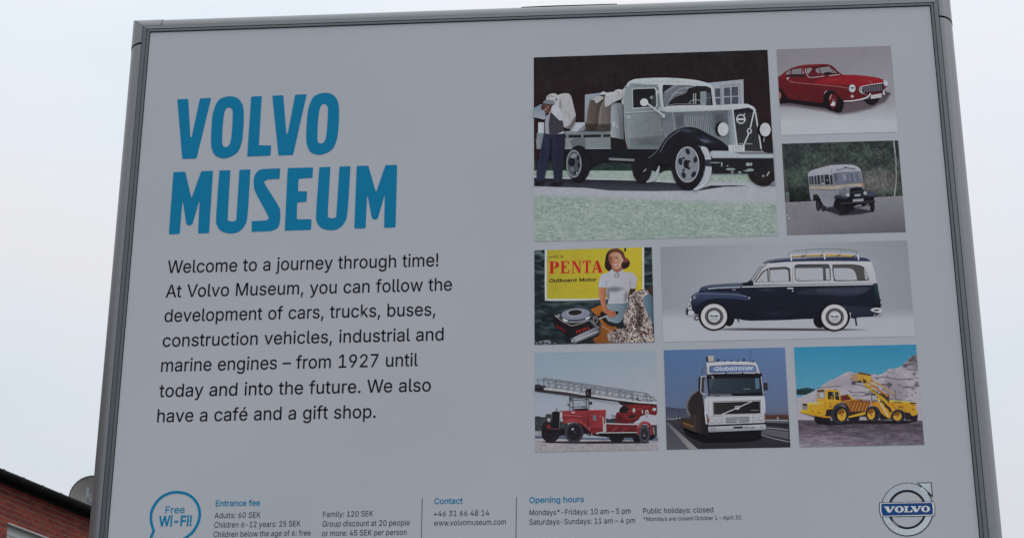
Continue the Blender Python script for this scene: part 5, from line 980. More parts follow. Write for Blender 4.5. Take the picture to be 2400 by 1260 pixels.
pr.poly(sm([(405,720),(425,665),(480,636),(600,634),(760,642),(930,650),(1040,664),(1095,695),(1075,722),(960,712),(800,700),(650,705),(540,740),(460,800),(440,870),(410,820)]), ((0,640),(0,800),(58,68,100),(30,35,50))); pr.line([(440,668),(500,642),(700,646),(940,656),(1060,680)], 8, (100,112,140), smooth=True); pr.e(1088,694,10,12,(140,150,164)); pr.soft(ell(440,690,14,18,10), (150,160,178), 14, .7)
pr.poly(sm([(500,615),(530,565),(640,542),(800,527),(985,520),(988,560),(800,570),(600,585),(560,622)]), ((0,520),(0,620),(84,96,116),(34,42,64))); pr.line([(600,590),(700,578),(985,568)], 13, (140,152,170)); pr.line([(560,618),(760,630),(985,636)], 6, (70,80,104)); pr.line([(890,598),(928,600)], 9, (140,148,160)); pr.line([(990,520),(994,650)], 4, (20,22,30))
pr.line([(1128,560),(1124,930)], 4, (16,18,24)); pr.line([(1625,560),(1628,720)], 4, (18,20,28))
# white upper part
pr.poly(sm([(1132,545),(1132,545),(1190,430),(1250,335),(1300,292),(1420,274),(1700,264),(2100,260),(2500,262),(2540,300),(2562,360),(2580,440),(2594,515),(2594,515),(2550,528),(1900,532),(1400,540)]), ((0,262),(0,540),(168,172,182),(156,160,170)))
pr.poly(sm([(1310,288),(1345,262),(1420,246),(1560,236),(1800,224),(2200,216),(2440,222),(2500,245),(2520,268),(2450,264),(2000,262),(1560,270)]), (44,54,84)); pr.poly(sm([(1248,290),(1300,254),(1400,236),(1560,222),(1600,222),(1560,236),(1380,252),(1310,288)]), (92,98,112)); pr.line([(1345,262),(1500,245),(1800,232)], 6, (96,106,130), smooth=True)
pr.poly([(1100,490),(1210,332),(1250,326),(1235,352),(1140,488)], (132,140,152)); pr.line([(1098,490),(1212,330),(1250,328)], 5, (52,54,62)); pr.line([(1140,492),(1240,345),(1300,300)], 7, (70,70,74)); pr.e(1108,492,14,10,(60,64,74))
DKW = (72,70,72); GLS = (150,156,168)
pr.poly([(1150,514),(1240,385),(1312,340),(1520,326),(1570,345),(1580,505)], DKW); pr.poly([(1172,506),(1250,400),(1300,365),(1306,505)], GLS); pr.poly([(1334,368),(1510,356),(1548,372),(1556,500),(1338,502)], GLS); pr.line([(1318,340),(1326,508)], 7, (168,170,176)); pr.line([(1145,516),(1580,506)], 8, (160,164,172)); pr.e(1215,480,12,26,(150,146,140)); pr.e(1245,490,10,10,(150,130,100))
pr.poly(rounded([(1622,310),(1660,300),(2030,296),(2048,360),(2052,490),(1650,498),(1628,470)], 22), (40,46,56)); pr.poly(rounded([(1632,318),(2025,305),(2040,360),(2044,482),(1654,490),(1636,465)], 20), (74,74,80)); pr.poly([(1632,346),(1945,343),(1958,352),(1962,488),(1654,490),(1636,465)], GLS); pr.poly(rounded([(1990,350),(2034,345),(2042,482),(1996,486)], 10), GLS)
pr.poly(sm([(2070,310),(2080,302),(2300,300),(2420,320),(2462,368),(2490,440),(2500,475),(2480,490),(2300,494),(2110,496),(2085,470)]), (40,46,56)); pr.poly(sm([(2080,315),(2300,308),(2412,328),(2452,372),(2480,440),(2488,474),(2440,484),(2112,488),(2094,466)]), (76,74,78)); pr.poly(sm([(2082,346),(2082,346),(2250,346),(2310,362),(2345,410),(2362,486),(2362,486),(2112,488),(2112,488),(2094,450)]), GLS); pr.poly(sm([(2446,348),(2468,385),(2486,440),(2488,476),(2462,482),(2452,430)]), (138,146,160))
pr.line([(1600,330),(1604,530)], 4, (110,114,124)); pr.line([(1612,530),(1560,300)], .1, (110,114,124)); pr.line([(1665,470),(1685,470)], 12, (120,124,118))
pr.line([(1132,548),(1511,544),(2550,528)], 6, (36,40,60)); pr.line([(1000,566),(1140,564),(1511,554),(2000,546),(2550,536)], 12, (172,178,186)); pr.poly([(2560,525),(2596,518),(2625,690),(2640,800),(2580,780)], ((0,520),(0,800),(40,58,70),(22,24,32)))
pr.line([(1536,582),(1608,584)], 13, (172,176,184)); pr.e(1602,614,8,10,(160,166,174))
for x, y in ((672,915),(2096,922)):
    pr.e(x-4,y+2,170,164,(26,25,31)); pr.e(x,y,156,150,(170,173,180)); pr.ring(x,y,156,150,5,(140,134,134)); pr.e(x+2,y,112,108,(48,46,54)); pr.ring(x+2,y,112,108,6,(134,134,140)); pr.e(x+2,y,98,94,(64,62,70)); pr.ring(x+2,y,96,92,10,(96,96,104)); pr.e(x+2,y+2,86,84,(30,30,36)); pr.e(x+2,y,73,72,(158,164,174)); pr.e(x,y-20,58,26,(170,178,188)); pr.poly([(x-60,y-6),(x-30,y-18),(x,y-6),(x+30,y-18),(x+58,y-4),(x+20,y+4),(x-20,y+2)], (56,58,66)); pr.e(x+2,y+32,50,18,(148,152,162))
pr.e(395,716,12,28,(150,156,164)); pr.sp([(362,800),(372,765),(390,752),(404,790),(408,830),(380,830)], (150,156,166)); pr.e(386,792,12,10,(56,58,66)); pr.poly([(344,818),(358,815),(370,850),(372,886),(358,896),(342,890)], (34,34,40)); pr.sp([(368,860),(420,850),(440,880),(380,905)], (160,166,176)); pr.line(ell(468,930,26,24,10,0,40,320), 11, (32,32,38))
pr.sp([(2524,835),(2560,815),(2620,815),(2655,840),(2650,870),(2600,872),(2530,850)], (162,168,176)); pr.e(2590,842,32,10,(60,62,70)); pr.line([(2560,895),(2620,905),(2655,872)], 16, (140,140,148), smooth=True); pr.e(2585,898,12,12,(70,54,60)); pr.e(2634,722,10,14,(40,44,54)); pr.e(2644,780,9,10,(60,44,50)); pr.line([(2270,878),(2290,878)], 12, (160,160,166))
# roof rack
pr.poly([(1585,200),(1760,184),(1950,178),(2180,182),(2345,194),(2330,212),(1900,205),(1600,214)], (164,140,92))
for q in ([(1700,205),(1775,188)], [(1925,202),(1960,180)], [(2120,204),(2175,182)], [(2310,210),(2370,180)]): pr.line(q, 12, (52,50,54))
pr.line([(1555,200),(1556,165),(1590,145),(1760,126),(1960,116),(2180,120),(2345,140),(2366,170)], 6, (116,124,132), smooth=True); pr.line([(1572,196),(1576,160),(1600,145)], 9, (168,176,184))
pr.line([(1572,196),(1760,184),(1960,174),(2200,178),(2375,190)], 11, (174,180,188), smooth=True)
for x, y in ((1762,126),(1962,116),(2170,121)): pr.line([(x,y),(x+2,y+50)], 4, (120,126,134))
for x, y in ((1578,190),(1974,170),(2372,180)): pr.line([(x,y),(x+8,y+72)], 17, (172,178,186))
pr.build('printed_estate_car', bgp)

# --- 6 red turntable-ladder fire engine
F6 = (1240, 810, 4.942)
lay = picture('', uvbox(-.0587, .0078, .3102, .3672)); pr = lay(F6)
def sky6(x, y):
    n = fbm(x/10, y/10, 71, 2)-.5; t = np.clip(y/1000, 0, 1); return 122+24*t+2*n+8*(x/1500), 144+8*t+2*n+3*(x/1500), 162+6*t+2*n
pr.tex([(50,70),(1510,40),(1510,1110),(50,1110)], 50, 40, sky6)
def trees6(x, y):
    n = fbm(x/30, y/30, 72, 4); return 40+50*(n-.3), 48+48*(n-.3), 52+48*(n-.3)
for m_ in (sm([(40,830),(110,815),(180,825),(200,790),(235,785),(270,800),(300,850),(420,850),(420,1000),(40,990)]), sm([(880,840),(930,845),(960,835),(1010,850),(1020,900),(880,900)])):
    pr.tex([(40,780),(1040,780),(1040,1000),(40,1000)], 100, 26, trees6, mask=m_)
pr.tex([(50,985),(200,985),(200,1050),(50,1050)], 16, 6, lambda x, y: (132+40*(fbm(x/14, y/10, 3)-.5), 134+40*(fbm(x/14, y/10, 3)-.5), 146+20*(fbm(x/14, y/10, 3)-.5)))
pr.poly([(50,1040),(600,1040),(900,1050),(1510,1060),(1510,1115),(50,1095)], (82,94,118)); pr.poly([(600,1042),(900,1050),(900,1066),(600,1060)], (138,150,166))
def gravel6(x, y):
    n = fbm(x/22, y/9, 73, 4); k = (n-.5)*44; t = np.clip((1110-y)/40, 0, 1); return 139+k+20*t, 138+k+20*t, 147+k+14*t
pr.tex([(50,1074),(1510,1100),(1520,1240),(50,1240)], 110, 26, gravel6)
pr.soft([(150,1108),(600,1112),(900,1106),(1400,1112),(1350,1122),(700,1126),(200,1118)], (40,38,48), 10, .9)
bgp = pr.build('printed_picture', sign, 'printed picture of a red vintage fire engine with a long ladder')
pr = lay(F6)
R6 = (120,44,50); R6D = (96,32,38)
pr.poly([(160,940),(420,960),(700,990),(800,1010),(1240,1000),(1400,930),(1478,920),(1478,1050),(1420,1090),(1200,1062),(1000,1060),(830,1050),(640,1020),(360,1040)], (28,25,30))
pr.poly([(1400,915),(1480,905),(1484,1050),(1450,1050),(1420,960)], (60,56,62)); pr.line([(1440,940),(1450,1020)], 9, (140,138,140))
pr.e(1015,1065,86,52,(26,25,31)); pr.e(1250,1060,52,58,(26,25,31)); pr.e(250,1010,108,106,(32,29,37)); pr.ring(255,1010,80,80,5,(44,40,48))
pr.poly([(888,905),(1262,905),(1244,1002),(884,1000)], ((0,905),(0,1000),(108,40,46),(84,32,38))); pr.line([(1030,940),(1100,990)], 12, (70,34,40)); pr.line([(960,985),(1030,940)], 8, (150,60,62)); pr.line([(1080,985),(1140,945)], 12, (140,56,58))
pr.poly([(560,880),(700,960),(820,1008),(700,1040),(600,1010)], (28,25,30))
# turret
pr.poly(sm([(1010,780),(1050,760),(1075,700),(1150,672),(1300,665),(1440,672),(1478,690),(1478,790),(1440,800),(1390,790),(1300,812),(1270,850),(1225,890),(1170,898),(1010,886)]), ((0,670),(0,890),(112,38,44),(86,32,38)))
pr.sp([(1045,740),(1080,700),(1130,700),(1160,740),(1130,770),(1060,775)], (34,30,36)); pr.poly([(1025,640),(1200,650),(1300,662),(1200,680),(1100,690),(1060,680)], (40,36,42)); pr.e(1195,830,44,34,(52,30,34)); pr.e(1195,830,24,18,(34,28,32)); pr.e(1050,840,26,40,(70,30,36)); pr.line([(1100,800),(1160,850),(1250,830)], 8, (150,56,58)); pr.line([(1140,760),(1300,720),(1400,690)], 10, (146,56,58)); pr.e(1400,740,60,36,(112,38,42)); pr.e(1450,735,22,18,(150,160,172)); pr.line([(1320,690),(1300,800)], 8, (54,34,38))
pr.e(1215,746,20,30,(156,150,150)); pr.ring(1215,746,20,30,4,(60,50,54)); pr.e(1365,772,20,32,(150,152,158)); pr.e(1365,774,8,14,(60,56,60)); pr.line([(1312,740),(1314,780)], 14, (158,154,156)); pr.line([(1360,800),(1362,830)], 5, (40,38,44)); pr.line([(950,805),(1010,812)], 6, (40,36,42)); pr.line([(960,808),(1000,850)], 5, (60,40,44)); pr.sp([(1215,890),(1290,850),(1300,880),(1260,896)], (150,158,170))
pr.line([(880,898),(1100,906),(1478,914)], 12, (156,158,166)); pr.line([(1290,916),(1478,920)], 8, (40,38,44))
# cab and bonnet
pr.poly([(690,742),(800,748),(890,740),(888,810),(862,950),(800,956),(696,944)], ((690,0),(890,0),(122,46,52),(134,52,58))); pr.poly([(688,742),(890,738),(890,748),(690,752)], (164,74,78)); pr.poly([(738,804),(776,804),(782,862),(740,862)], (104,108,122)); pr.line([(742,815),(776,850)], 6, (70,60,74)); pr.line([(815,815),(838,810)], 7, (180,110,110))
pr.poly(sm([(355,765),(400,752),(520,748),(600,730),(680,732),(690,760),(695,940),(650,900),(600,880),(520,870),(400,895),(385,870)]), ((0,740),(0,900),(132,54,60),(104,40,46))); pr.line([(400,800),(500,806),(610,816)], 6, (170,90,92)); pr.poly([(490,762),(530,762),(530,780),(494,780)], (176,140,144)); pr.line([(470,792),(540,796)], 8, (90,34,40)); pr.poly([(505,745),(600,728),(680,732),(685,750),(560,752)], (60,28,32)); pr.line([(680,740),(686,930)], 6, (74,26,32))
pr.poly([(700,945),(860,955),(862,990),(770,1000),(720,990)], (110,36,42))
pr.poly(sm([(400,892),(410,865),(460,850),(540,848),(600,868),(650,905),(700,960),(760,1000),(820,1008),(800,1018),(740,1018),(690,985),(630,925),(570,892),(500,882),(440,896)]), ((0,850),(0,1010),(140,60,64),(108,42,48)))
pr.poly([(262,770),(300,758),(355,760),(356,950),(262,955)], (28,26,32)); pr.line([(262,955),(264,768),(310,755),(356,762),(352,955)], 5, (116,112,118)); pr.poly([(362,768),(384,766),(384,832),(362,836)], (160,166,174)); pr.line([(320,722),(320,752)], 9, (50,48,54))
pr.sp([(150,940),(170,890),(220,860),(262,850),(262,960),(200,980)], (40,32,38)); pr.sp([(205,960),(220,905),(250,950)], (116,44,48)); pr.poly([(180,950),(360,955),(360,985),(200,990)], (36,32,38)); pr.line([(230,958),(355,964)], 8, (90,60,66))
for x, y in ((230,858),(376,858)): pr.e(x,y,23,26,(92,98,108)); pr.e(x,y,16,18,(160,166,174)); pr.e(x,y+4,8,8,(96,90,96))
pr.e(521,1004,110,116,(58,58,70)); pr.e(527,1004,92,100,(44,43,52)); pr.e(524,1000,72,84,(30,29,36)); pr.ring(522,1002,44,54,5,(52,50,60)); pr.e(506,964,14,12,(150,154,162)); pr.e(530,998,12,14,(60,60,70))
pr.e(1336,1020,68,102,(62,62,74)); pr.e(1336,1022,46,76,(34,33,40)); pr.ring(1336,1022,46,76,5,(84,82,92)); pr.e(1334,1020,20,34,(54,54,64)); pr.line([(1325,1030),(1345,1050)], 10, (130,136,146))
pr.line([(1258,1030),(1268,960),(1300,900),(1345,886),(1390,906),(1412,960),(1420,1030)], 28, (124,48,54), smooth=True); pr.line([(1268,950),(1302,896),(1345,880),(1386,896)], 6, (168,86,88), smooth=True)
pr.line([(775,1008),(1000,1006),(1250,1003)], 9, (160,162,168)); pr.line([(858,822),(864,995)], 11, (158,156,160)); pr.line([(886,850),(890,995)], 9, (158,156,160))
for x in (655,690,725,790): pr.e(x,1022,7,5,(170,172,180), n=8)
# windscreen
pr.poly([(505,640),(682,622),(684,706),(508,716)], (140,152,166), a=.35)
for q, w_ in (([(505,588),(510,742)],8), ([(690,615),(694,738)],7), ([(470,590),(474,748)],7), ([(662,602),(668,735)],6), ([(505,630),(684,620)],6), ([(478,712),(660,700)],5), ([(500,735),(680,728)],8), ([(505,598),(690,600)],9), ([(630,625),(655,670)],4)): pr.line(q, w_, (36,33,40))
pr.e(480,612,14,34,(62,60,68)); pr.e(456,682,11,9,(30,28,34)); pr.e(716,662,17,16,(34,31,37)); pr.line([(690,660),(716,662)], 6, (34,31,37)); pr.line(ell(635,722,24,14,8,0,180,360), 5, (40,36,42))
pr.build('printed_fire_engine', bgp)
pr = lay(F6)
# ladder: a lattice of rails and struts
LW = (160,166,174); LD = (86,88,98)
def rail6(y0, y1): return lambda x: y0+(y1-y0)*(x-170)/(1400-170)
top, mid, low = rail6(376,556), rail6(440,605), rail6(496,640)
pr.poly([(66,478),(180,492),(700,572),(1060,632),(1300,662),(1480,684),(1480,694),(1030,645),(700,606),(66,526)], ((0,480),(0,680),(42,38,44),(58,46,52))); pr.line([(180,525),(700,600)], 4, (96,88,94))
for i in range(17):
    x = 165+i*74; x2 = min(x+116, 1440)
    pr.line([(x, low(x)-4),(x2, top(x2)+14 if i < 15 else top(x2)+50)], 11, (160,166,176)); pr.line([(x+26, low(x+26)-6),(x2+4, mid(x2)+4)], 9, (164,170,178))
    if i % 2 == 0: pr.line([(x+4, top(x)+2),(x+6, low(x)-2)], 6, LD)
    pr.line([(x+50, low(x+50)),(x+66, mid(x+66)-10),(x+110, mid(x+110)-22)], 4, (96,100,112), smooth=True)
    pr.e(x+60, (mid(x+60)+top(x+60))/2+12, 22, 4, (84,88,100), 10, n=8)
pr.line([(170, mid(170)),(1420, mid(1420))], 5, (120,126,136)); pr.line([(190, mid(190)+26),(1420, mid(1420)+22)], 4, (84,86,98))
pr.line([(165,375),(700,452),(1360,552),(1478,640)], 9, (100,104,114)); pr.line([(85,388),(400,425),(760,485),(1180,545)], 6, (92,94,104)); pr.line([(104,388),(106,440)], 6, LD); pr.sp([(66,460),(100,448),(150,460),(190,470),(180,490),(66,488)], (54,52,60))
pr.line([(172,500),(420,528),(700,574),(1040,624),(1260,652),(1480,668)], 20, LW); pr.line([(172,512),(420,540),(700,586),(1040,636),(1260,662)], 4, (110,112,122))
for i in range(16):
    x = 200+i*78; pr.e(x, low(x)+6+i*.3, 5, 5, (90,92,102), n=6)
pr.poly([(655,512),(690,500),(722,502),(720,590),(690,606),(655,580)], (38,30,36)); pr.line([(676,540),(684,570)], 6, (120,110,116)); pr.line([(1355,560),(1380,650)], 6, LD); pr.line([(1400,590),(1430,655)], 6, (92,94,104)); pr.line([(1190,540),(1200,640)], 6, LD); pr.line([(720,615),(850,650),(1040,672)], 3, (60,60,70)); pr.line([(1240,600),(1280,640)], 12, (60,56,62))
pr.build('printed_ladder', bgp); pr = lay(F6); pr.tone(.03, .008, 111); pr.build('print_mottle', bgp)

# --- 7 white tanker lorry
F7 = (1550, 805, 4.942)
lay = picture('', uvbox(.0123, .0784, .3102, .3671)); pr = lay(F7)
def sky7(x, y):
    n = fbm(x/10, y/10, 81, 2)-.5; t = np.clip(y/800, 0, 1); h = np.clip(x/1500, 0, 1); return 74+14*t+14*h*(1-t)+3*n, 106-4*t+8*h*(1-t)+3*n, 152-20*t+8*h*(1-t)+3*n
pr.tex([(10,60),(1460,30),(1490,860),(30,870)], 50, 40, sky7)
pr.poly(sm([(30,742),(100,735),(200,748),(330,760),(330,870),(40,870),(40,870)]), ((0,740),(0,870),(60,66,88),(76,80,98)))
pr.poly(sm([(1190,810),(1260,775),(1340,758),(1400,742),(1500,735),(1500,835),(1190,835)]), ((0,740),(0,840),(96,104,132),(84,86,106))); pr.soft(ell(1360,785,60,10,10,-6), (120,128,152), 16, .5)
def scrub(x, y):
    n = fbm(x/18, y/10, 83, 3); return 78+50*(n-.5), 52+26*(n-.5), 50+20*(n-.5)
pr.tex([(1190,822),(1490,822),(1490,884),(1190,884)], 40, 8, scrub)
def road7(x, y):
    n = fbm(x/60, y/8, 84, 3)-.5; t = np.clip((y-860)/350, 0, 1); v = 56-14*t+14*n; return v, v, v+8
pr.tex([(30,858),(1490,868),(1500,1220),(40,1240)], 80, 50, road7)
pr.poly([(60,860),(230,866),(230,880),(60,880)], (104,110,126))
pr.poly([(50,905),(80,915),(400,1230),(50,1240)], ((0,920),(0,1230),(66,68,80),(78,80,90))); pr.poly([(58,905),(76,905),(430,1225),(330,1228),(80,945)], ((0,920),(0,1220),(86,88,100),(128,128,132)))
for y0, y1, w_, c_ in ((882,886,10,(142,146,156)),(900,905,22,(92,96,110)),(925,950,34,(36,37,44)),(968,1000,10,(124,128,138)),(985,1030,14,(66,68,78))): pr.line([(1190,y0),(1500,y1)], w_, c_)
pr.poly([(1180,985),(1500,1020),(1500,1110),(1160,1040)], (84,86,96)); pr.line([(1150,1052),(1300,1096),(1500,1140)], 8, (134,138,146)); pr.e(1348,862,10,18,(130,132,140)); pr.line([(1472,850),(1480,1180)], 8, (34,34,44))
pr.poly([(170,848),(225,846),(228,880),(168,882)], (30,30,38)); pr.e(182,862,9,7,(186,190,196)); pr.e(214,862,9,7,(186,190,196)); pr.line([(212,780),(215,850)], 3, (50,50,62))
bgp = pr.build('printed_picture', sign, 'printed picture of a white tanker lorry driving on a motorway')
pr = lay(F7)
pr.soft([(230,960),(400,1030),(520,1040),(1140,1010),(1150,1080),(1050,1110),(500,1130),(300,1040)], (20,19,24), 34, .95)
pr.poly(sm([(450,520),(400,548),(345,600),(300,660),(285,720),(300,800),(340,860),(420,1000),(520,1060),(560,1060),(550,600)]), ((290,0),(520,0),(58,54,56),(26,25,31))); pr.line([(440,525),(350,590),(305,660),(290,720),(305,790),(330,830)], 22, (98,100,110), smooth=True); pr.sp([(330,640),(420,560),(470,600),(470,800),(360,840),(330,760)], (42,38,42))
pr.poly([(225,860),(360,870),(380,980),(240,975)], (56,44,40)); pr.line([(250,915),(375,960)], 14, (112,92,48)); pr.line([(255,945),(375,985)], 9, (92,72,40)); pr.line([(385,820),(395,1020)], 18, (62,54,52)); pr.line([(430,820),(440,1040)], 16, (50,46,48)); pr.line([(480,820),(485,1050)], 14, (34,32,38))
pr.poly([(540,1025),(1142,990),(1146,1075),(1060,1100),(560,1095)], (24,22,28))
# cab side and roof
pr.poly([(476,272),(525,225),(532,360),(545,610),(545,930),(520,930),(478,600),(470,372)], ((0,260),(0,600),(84,98,132),(104,116,138))); pr.line([(478,275),(472,370)], 6, (60,70,98))
WH = (164,168,180)
pr.poly(sm([(525,228),(545,218),(800,206),(1060,214),(1100,232),(1122,280),(1142,348),(1142,348),(800,345),(532,358),(532,358)]), ((0,206),(0,350),(170,173,184),(146,150,164)))
pr.poly(rounded([(555,258),(800,244),(1085,248),(1108,326),(800,332),(560,338)], 26), (28,34,52)); pr.poly(rounded([(566,266),(800,252),(1078,256),(1098,320),(800,325),(570,330)], 22), ((566,0),(1098,0),(84,108,160),(96,118,170)))
letter(pr, 'Globetrotter', 612,308,1062,306,46, (180,188,202), 16, slant=.16)
pr.poly([(538,140),(608,140),(608,208),(545,210)], (150,148,150)); pr.poly([(520,152),(540,145),(545,210),(522,205)], (46,42,44)); pr.line([(545,212),(620,208)], 8, (34,32,40))
for x, y, r_ in ((657,188,15),(735,194,10),(812,194,10),(885,194,10),(955,185,14),(1035,200,7),(1062,202,9)): pr.e(x,y,r_,r_,(32,32,42), n=12); pr.line([(x,y),(x-6,y+20)], 5, (50,52,64)); pr.e(x-3,y-3,r_*.4,r_*.4,(110,112,124), n=8)
pr.line([(1035,70),(1035,200)], 2.5, (58,66,92))
# windscreen
pr.poly([(524,362),(600,350),(1165,346),(1172,368),(1155,372),(1176,592),(1160,602),(548,614)], (24,25,31)); pr.poly([(545,404),(1080,398),(1150,402),(1164,560),(900,578),(560,578)], ((545,0),(1164,0),(50,62,76),(36,46,58)))
pr.sp([(560,420),(620,405),(600,450),(570,520),(556,540)], (62,74,88)); pr.poly(rounded([(1084,402),(1130,396),(1138,520),(1092,526)], 10), (78,104,128)); pr.poly([(558,582),(800,580),(830,605),(562,610)], (92,92,104)); pr.line([(640,545),(770,585)], 5, (20,20,26)); pr.line([(950,525),(1030,525)], 8, (104,110,118)); pr.e(595,390,12,12,(120,124,134)); pr.line([(560,375),(600,372)], 6, (96,96,104)); pr.poly([(600,600),(680,598),(680,610),(605,612)], (30,30,36))
for x in (750,940,1105): pr.e(x,342,12,6,(40,40,48), n=8)
# face
pr.poly([(546,612),(1195,604),(1206,700),(1206,798),(1192,808),(1198,908),(1180,915),(545,942),(542,820),(500,816),(500,640),(520,625)], ((0,605),(0,940),(164,168,180),(152,156,168)))
pr.poly([(498,786),(516,782),(530,932),(516,935)], (160,168,178)); pr.line([(545,626),(1195,610)], 5, (110,116,130)); pr.line([(540,640),(548,815)], 4, (120,126,138))
pr.line([(598,672),(1145,655),(1148,812),(604,828)], 8, (96,100,108), closed=True); pr.poly([(604,682),(1140,666),(1143,806),(610,822)], ((604,0),(1143,0),(46,44,48),(28,28,34))); pr.line([(700,820),(878,744),(1052,667)], 10, (166,172,182)); pr.poly([(850,724),(908,720),(908,746),(894,762),(862,762)], (156,162,172)); pr.line([(862,738),(900,736)], 7, (60,60,68)); pr.line([(1035,773),(1128,770)], 8, (112,114,120))
pr.line([(610,826),(1148,812)], 5, (176,180,190)); pr.line([(545,845),(706,836),(704,928)], 4, (96,100,110)); pr.line([(1058,824),(1060,915)], 4, (96,100,110))
for x, y, r_ in ((595,893,30),(666,892,27),(1096,872,25),(1156,868,28)): pr.e(x,y,r_,r_,(84,86,96)); pr.e(x,y,r_*.84,r_*.84,(166,170,180)); pr.e(x+3,y+4,r_*.4,r_*.4,(140,144,156))
for y in (858,876): pr.line([(745,y),(1020,y-8)], 7, (52,50,58))
for y in (895,912): pr.line([(745,y),(875,y-4)], 7, (52,50,58)); pr.line([(895,y-4),(1022,y-9)], 7, (52,50,58))
pr.e(545,888,10,34,(120,62,44)); pr.e(1202,860,7,20,(120,70,56)); pr.poly([(550,944),(1196,918),(1196,934),(552,960)], (30,29,36))
pr.poly(rounded([(540,962),(1195,934),(1210,942),(1208,990),(1190,998),(545,1026)], 10), ((0,940),(0,1020),(160,165,178),(118,122,134))); pr.e(601,992,24,23,(92,92,98)); pr.e(601,992,17,16,(140,142,148)); pr.e(1168,966,21,20,(96,98,106)); pr.e(1168,966,15,14,(150,154,164))
pr.poly([(835,962),(946,957),(946,980),(836,984)], (36,34,42)); letter(pr, 'ATN 234', 955,986,1082,981,24, (66,68,78), 18)
# mirrors
pr.poly(rounded([(430,390),(456,384),(458,470),(434,472)], 8), (40,38,46)); pr.poly(rounded([(430,480),(456,478),(462,560),(436,566)], 8), (36,34,42)); pr.poly([(460,392),(500,386),(492,560),(470,560)], (58,56,62)); pr.line([(525,378),(462,384),(455,560),(478,588),(520,585)], 9, (158,164,176)); pr.line([(500,440),(510,560)], 9, (120,128,146))
pr.poly(rounded([(1184,456),(1226,452),(1230,536),(1190,540)], 9), (38,34,40)); pr.e(1210,492,12,28,(58,50,50)); pr.line([(1165,372),(1205,370),(1208,455)], 4, (130,138,152)); pr.line([(1208,538),(1216,566),(1176,570)], 4, (140,146,158)); pr.line([(1155,385),(1182,590)], 8, (156,160,170))
pr.build('printed_tanker_lorry', bgp)

# --- 8 yellow dump truck and loader
F8 = (1855, 800, 4.847)
lay = picture('', uvbox(.0833, .1493, .3102, .3671)); pr = lay(F8)
def sky8(x, y):
    n = fbm(x/10, y/10, 91, 2)-.5; t = np.clip(y/600, 0, 1); return 48+34*t+3*n, 126+16*t+3*n, 166+3*t+3*n
pr.tex([(10,50),(1450,10),(1470,640),(30,640)], 50, 30, sky8)
mt = sm([(30,640),(140,612),(280,548),(400,462),(520,405),(600,360),(650,343),(700,352),(800,372),(900,368),(1000,376),(1060,350),(1110,312),(1200,300),(1270,262),(1320,205),(1372,162),(1450,150)])[:-4]
mt = [p for p in mt if p[0] < 1452]+[(1520,150),(1520,930),(30,930)]
def rock(x, y):
    n = fbm(x/60+y/200, y/26, 92, 5); m = fbm(x/18, y/10, 93, 3); k = np.clip((n-.58)*7, 0, 1)*np.clip((x-620)/160, 0, 1)*np.clip((700-y)/120, 0, 1); up = np.clip((x-1200)/200, 0, 1)*np.clip((360-y)/120, 0, 1)
    r = 150+18*(m-.5); g_ = 148+18*(m-.5); b = 160+16*(m-.5); k = np.clip(k+up*(.55+.8*(m-.5)), 0, 1)
    sh = np.clip(1-((x-1180)/160)**2-((y-560)/240)**2, 0, 1)*.35+np.clip(1-((x-600)/260)**2-((y-470)/90)**2, 0, 1)*.2
    return (r*(1-k)+84*k)*(1-sh*.4), (g_*(1-k)+78*k)*(1-sh*.45), (b*(1-k)+88*k)*(1-sh*.4)
pr.tex([(30,130),(1500,130),(1500,930),(30,930)], 130, 90, rock, mask=mt)
for q in ([(300,530),(430,512),(560,505)], [(690,480),(800,500),(900,540)], [(640,560),(720,580),(840,570)], [(700,610),(820,615),(900,590)], [(1000,400),(1100,412),(1240,430),(1390,425)], [(1300,310),(1430,325)], [(1010,480),(1140,500)]): pr.line(q, 8, (82,76,88), smooth=True)
for x, y in ((1234,578),(1370,608),(1410,580),(1350,520),(1178,560)): pr.e(x,y,9,7,(84,78,90), n=8)
def pines(x, y):
    n = fbm(x/12, y/16, 94, 3); return 22+24*n, 40+30*n, 46+26*n
pr.tex([(40,500),(280,500),(280,620),(40,620)], 40, 20, pines, mask=[(40,545),(60,552),(75,530),(90,545),(110,528),(130,538),(150,520),(172,532),(185,515),(200,535),(215,525),(240,540),(262,530),(268,548),(230,572),(170,600),(110,606),(40,600)])
def dirt(x, y):
    n = fbm(x/90, y/22, 95, 5); m = fbm(x/14, y/7, 96, 3); t = np.clip((y-960)/220, 0, 1); l = np.clip((700-x)/700+.2, 0, 1); v = 74+54*t*(.5+.5*l)+60*(n-.5)+34*(m-.5); return v+6, v, v+13+5*t
pr.tex([(60,890),(1500,895),(1530,1180),(80,1220)], 130, 60, dirt)
for x, y in ((1095,1058),(1330,1055),(290,1070)): pr.e(x,y,7,4,(150,150,160), n=8)
bgp = pr.build('printed_picture', sign, 'printed picture of a yellow dump truck being filled by a loader under a blue sky')
YL = (176,130,46); YD = (134,88,34)
def tyre(pr, cx, cy, rx, ry, rxi, ryi, dx=0):
    pr.e(cx,cy,rx,ry,(36,39,48)); n = 22
    for i in range(n):
        a = 2*pi*i/n; pr.line([(cx+rx*.80*cos(a), cy+ry*.80*sin(a)), (cx+rx*1.01*cos(a+.12), cy+ry*1.01*sin(a+.12))], 9, (62,68,82))
    pr.e(cx+dx,cy+2,rx*.72,ry*.78,(28,29,36)); pr.e(cx+dx,cy+4,rxi,ryi,(176,138,52)); pr.poly(ell(cx+dx-rxi*.1,cy-ryi*.15,rxi*.8,ryi*.78,18,0,170,350)+[(cx+dx,cy)], (112,74,36)); pr.e(cx+dx,cy+6,rxi*.3,ryi*.3,(150,104,50))
pr = lay(F8)
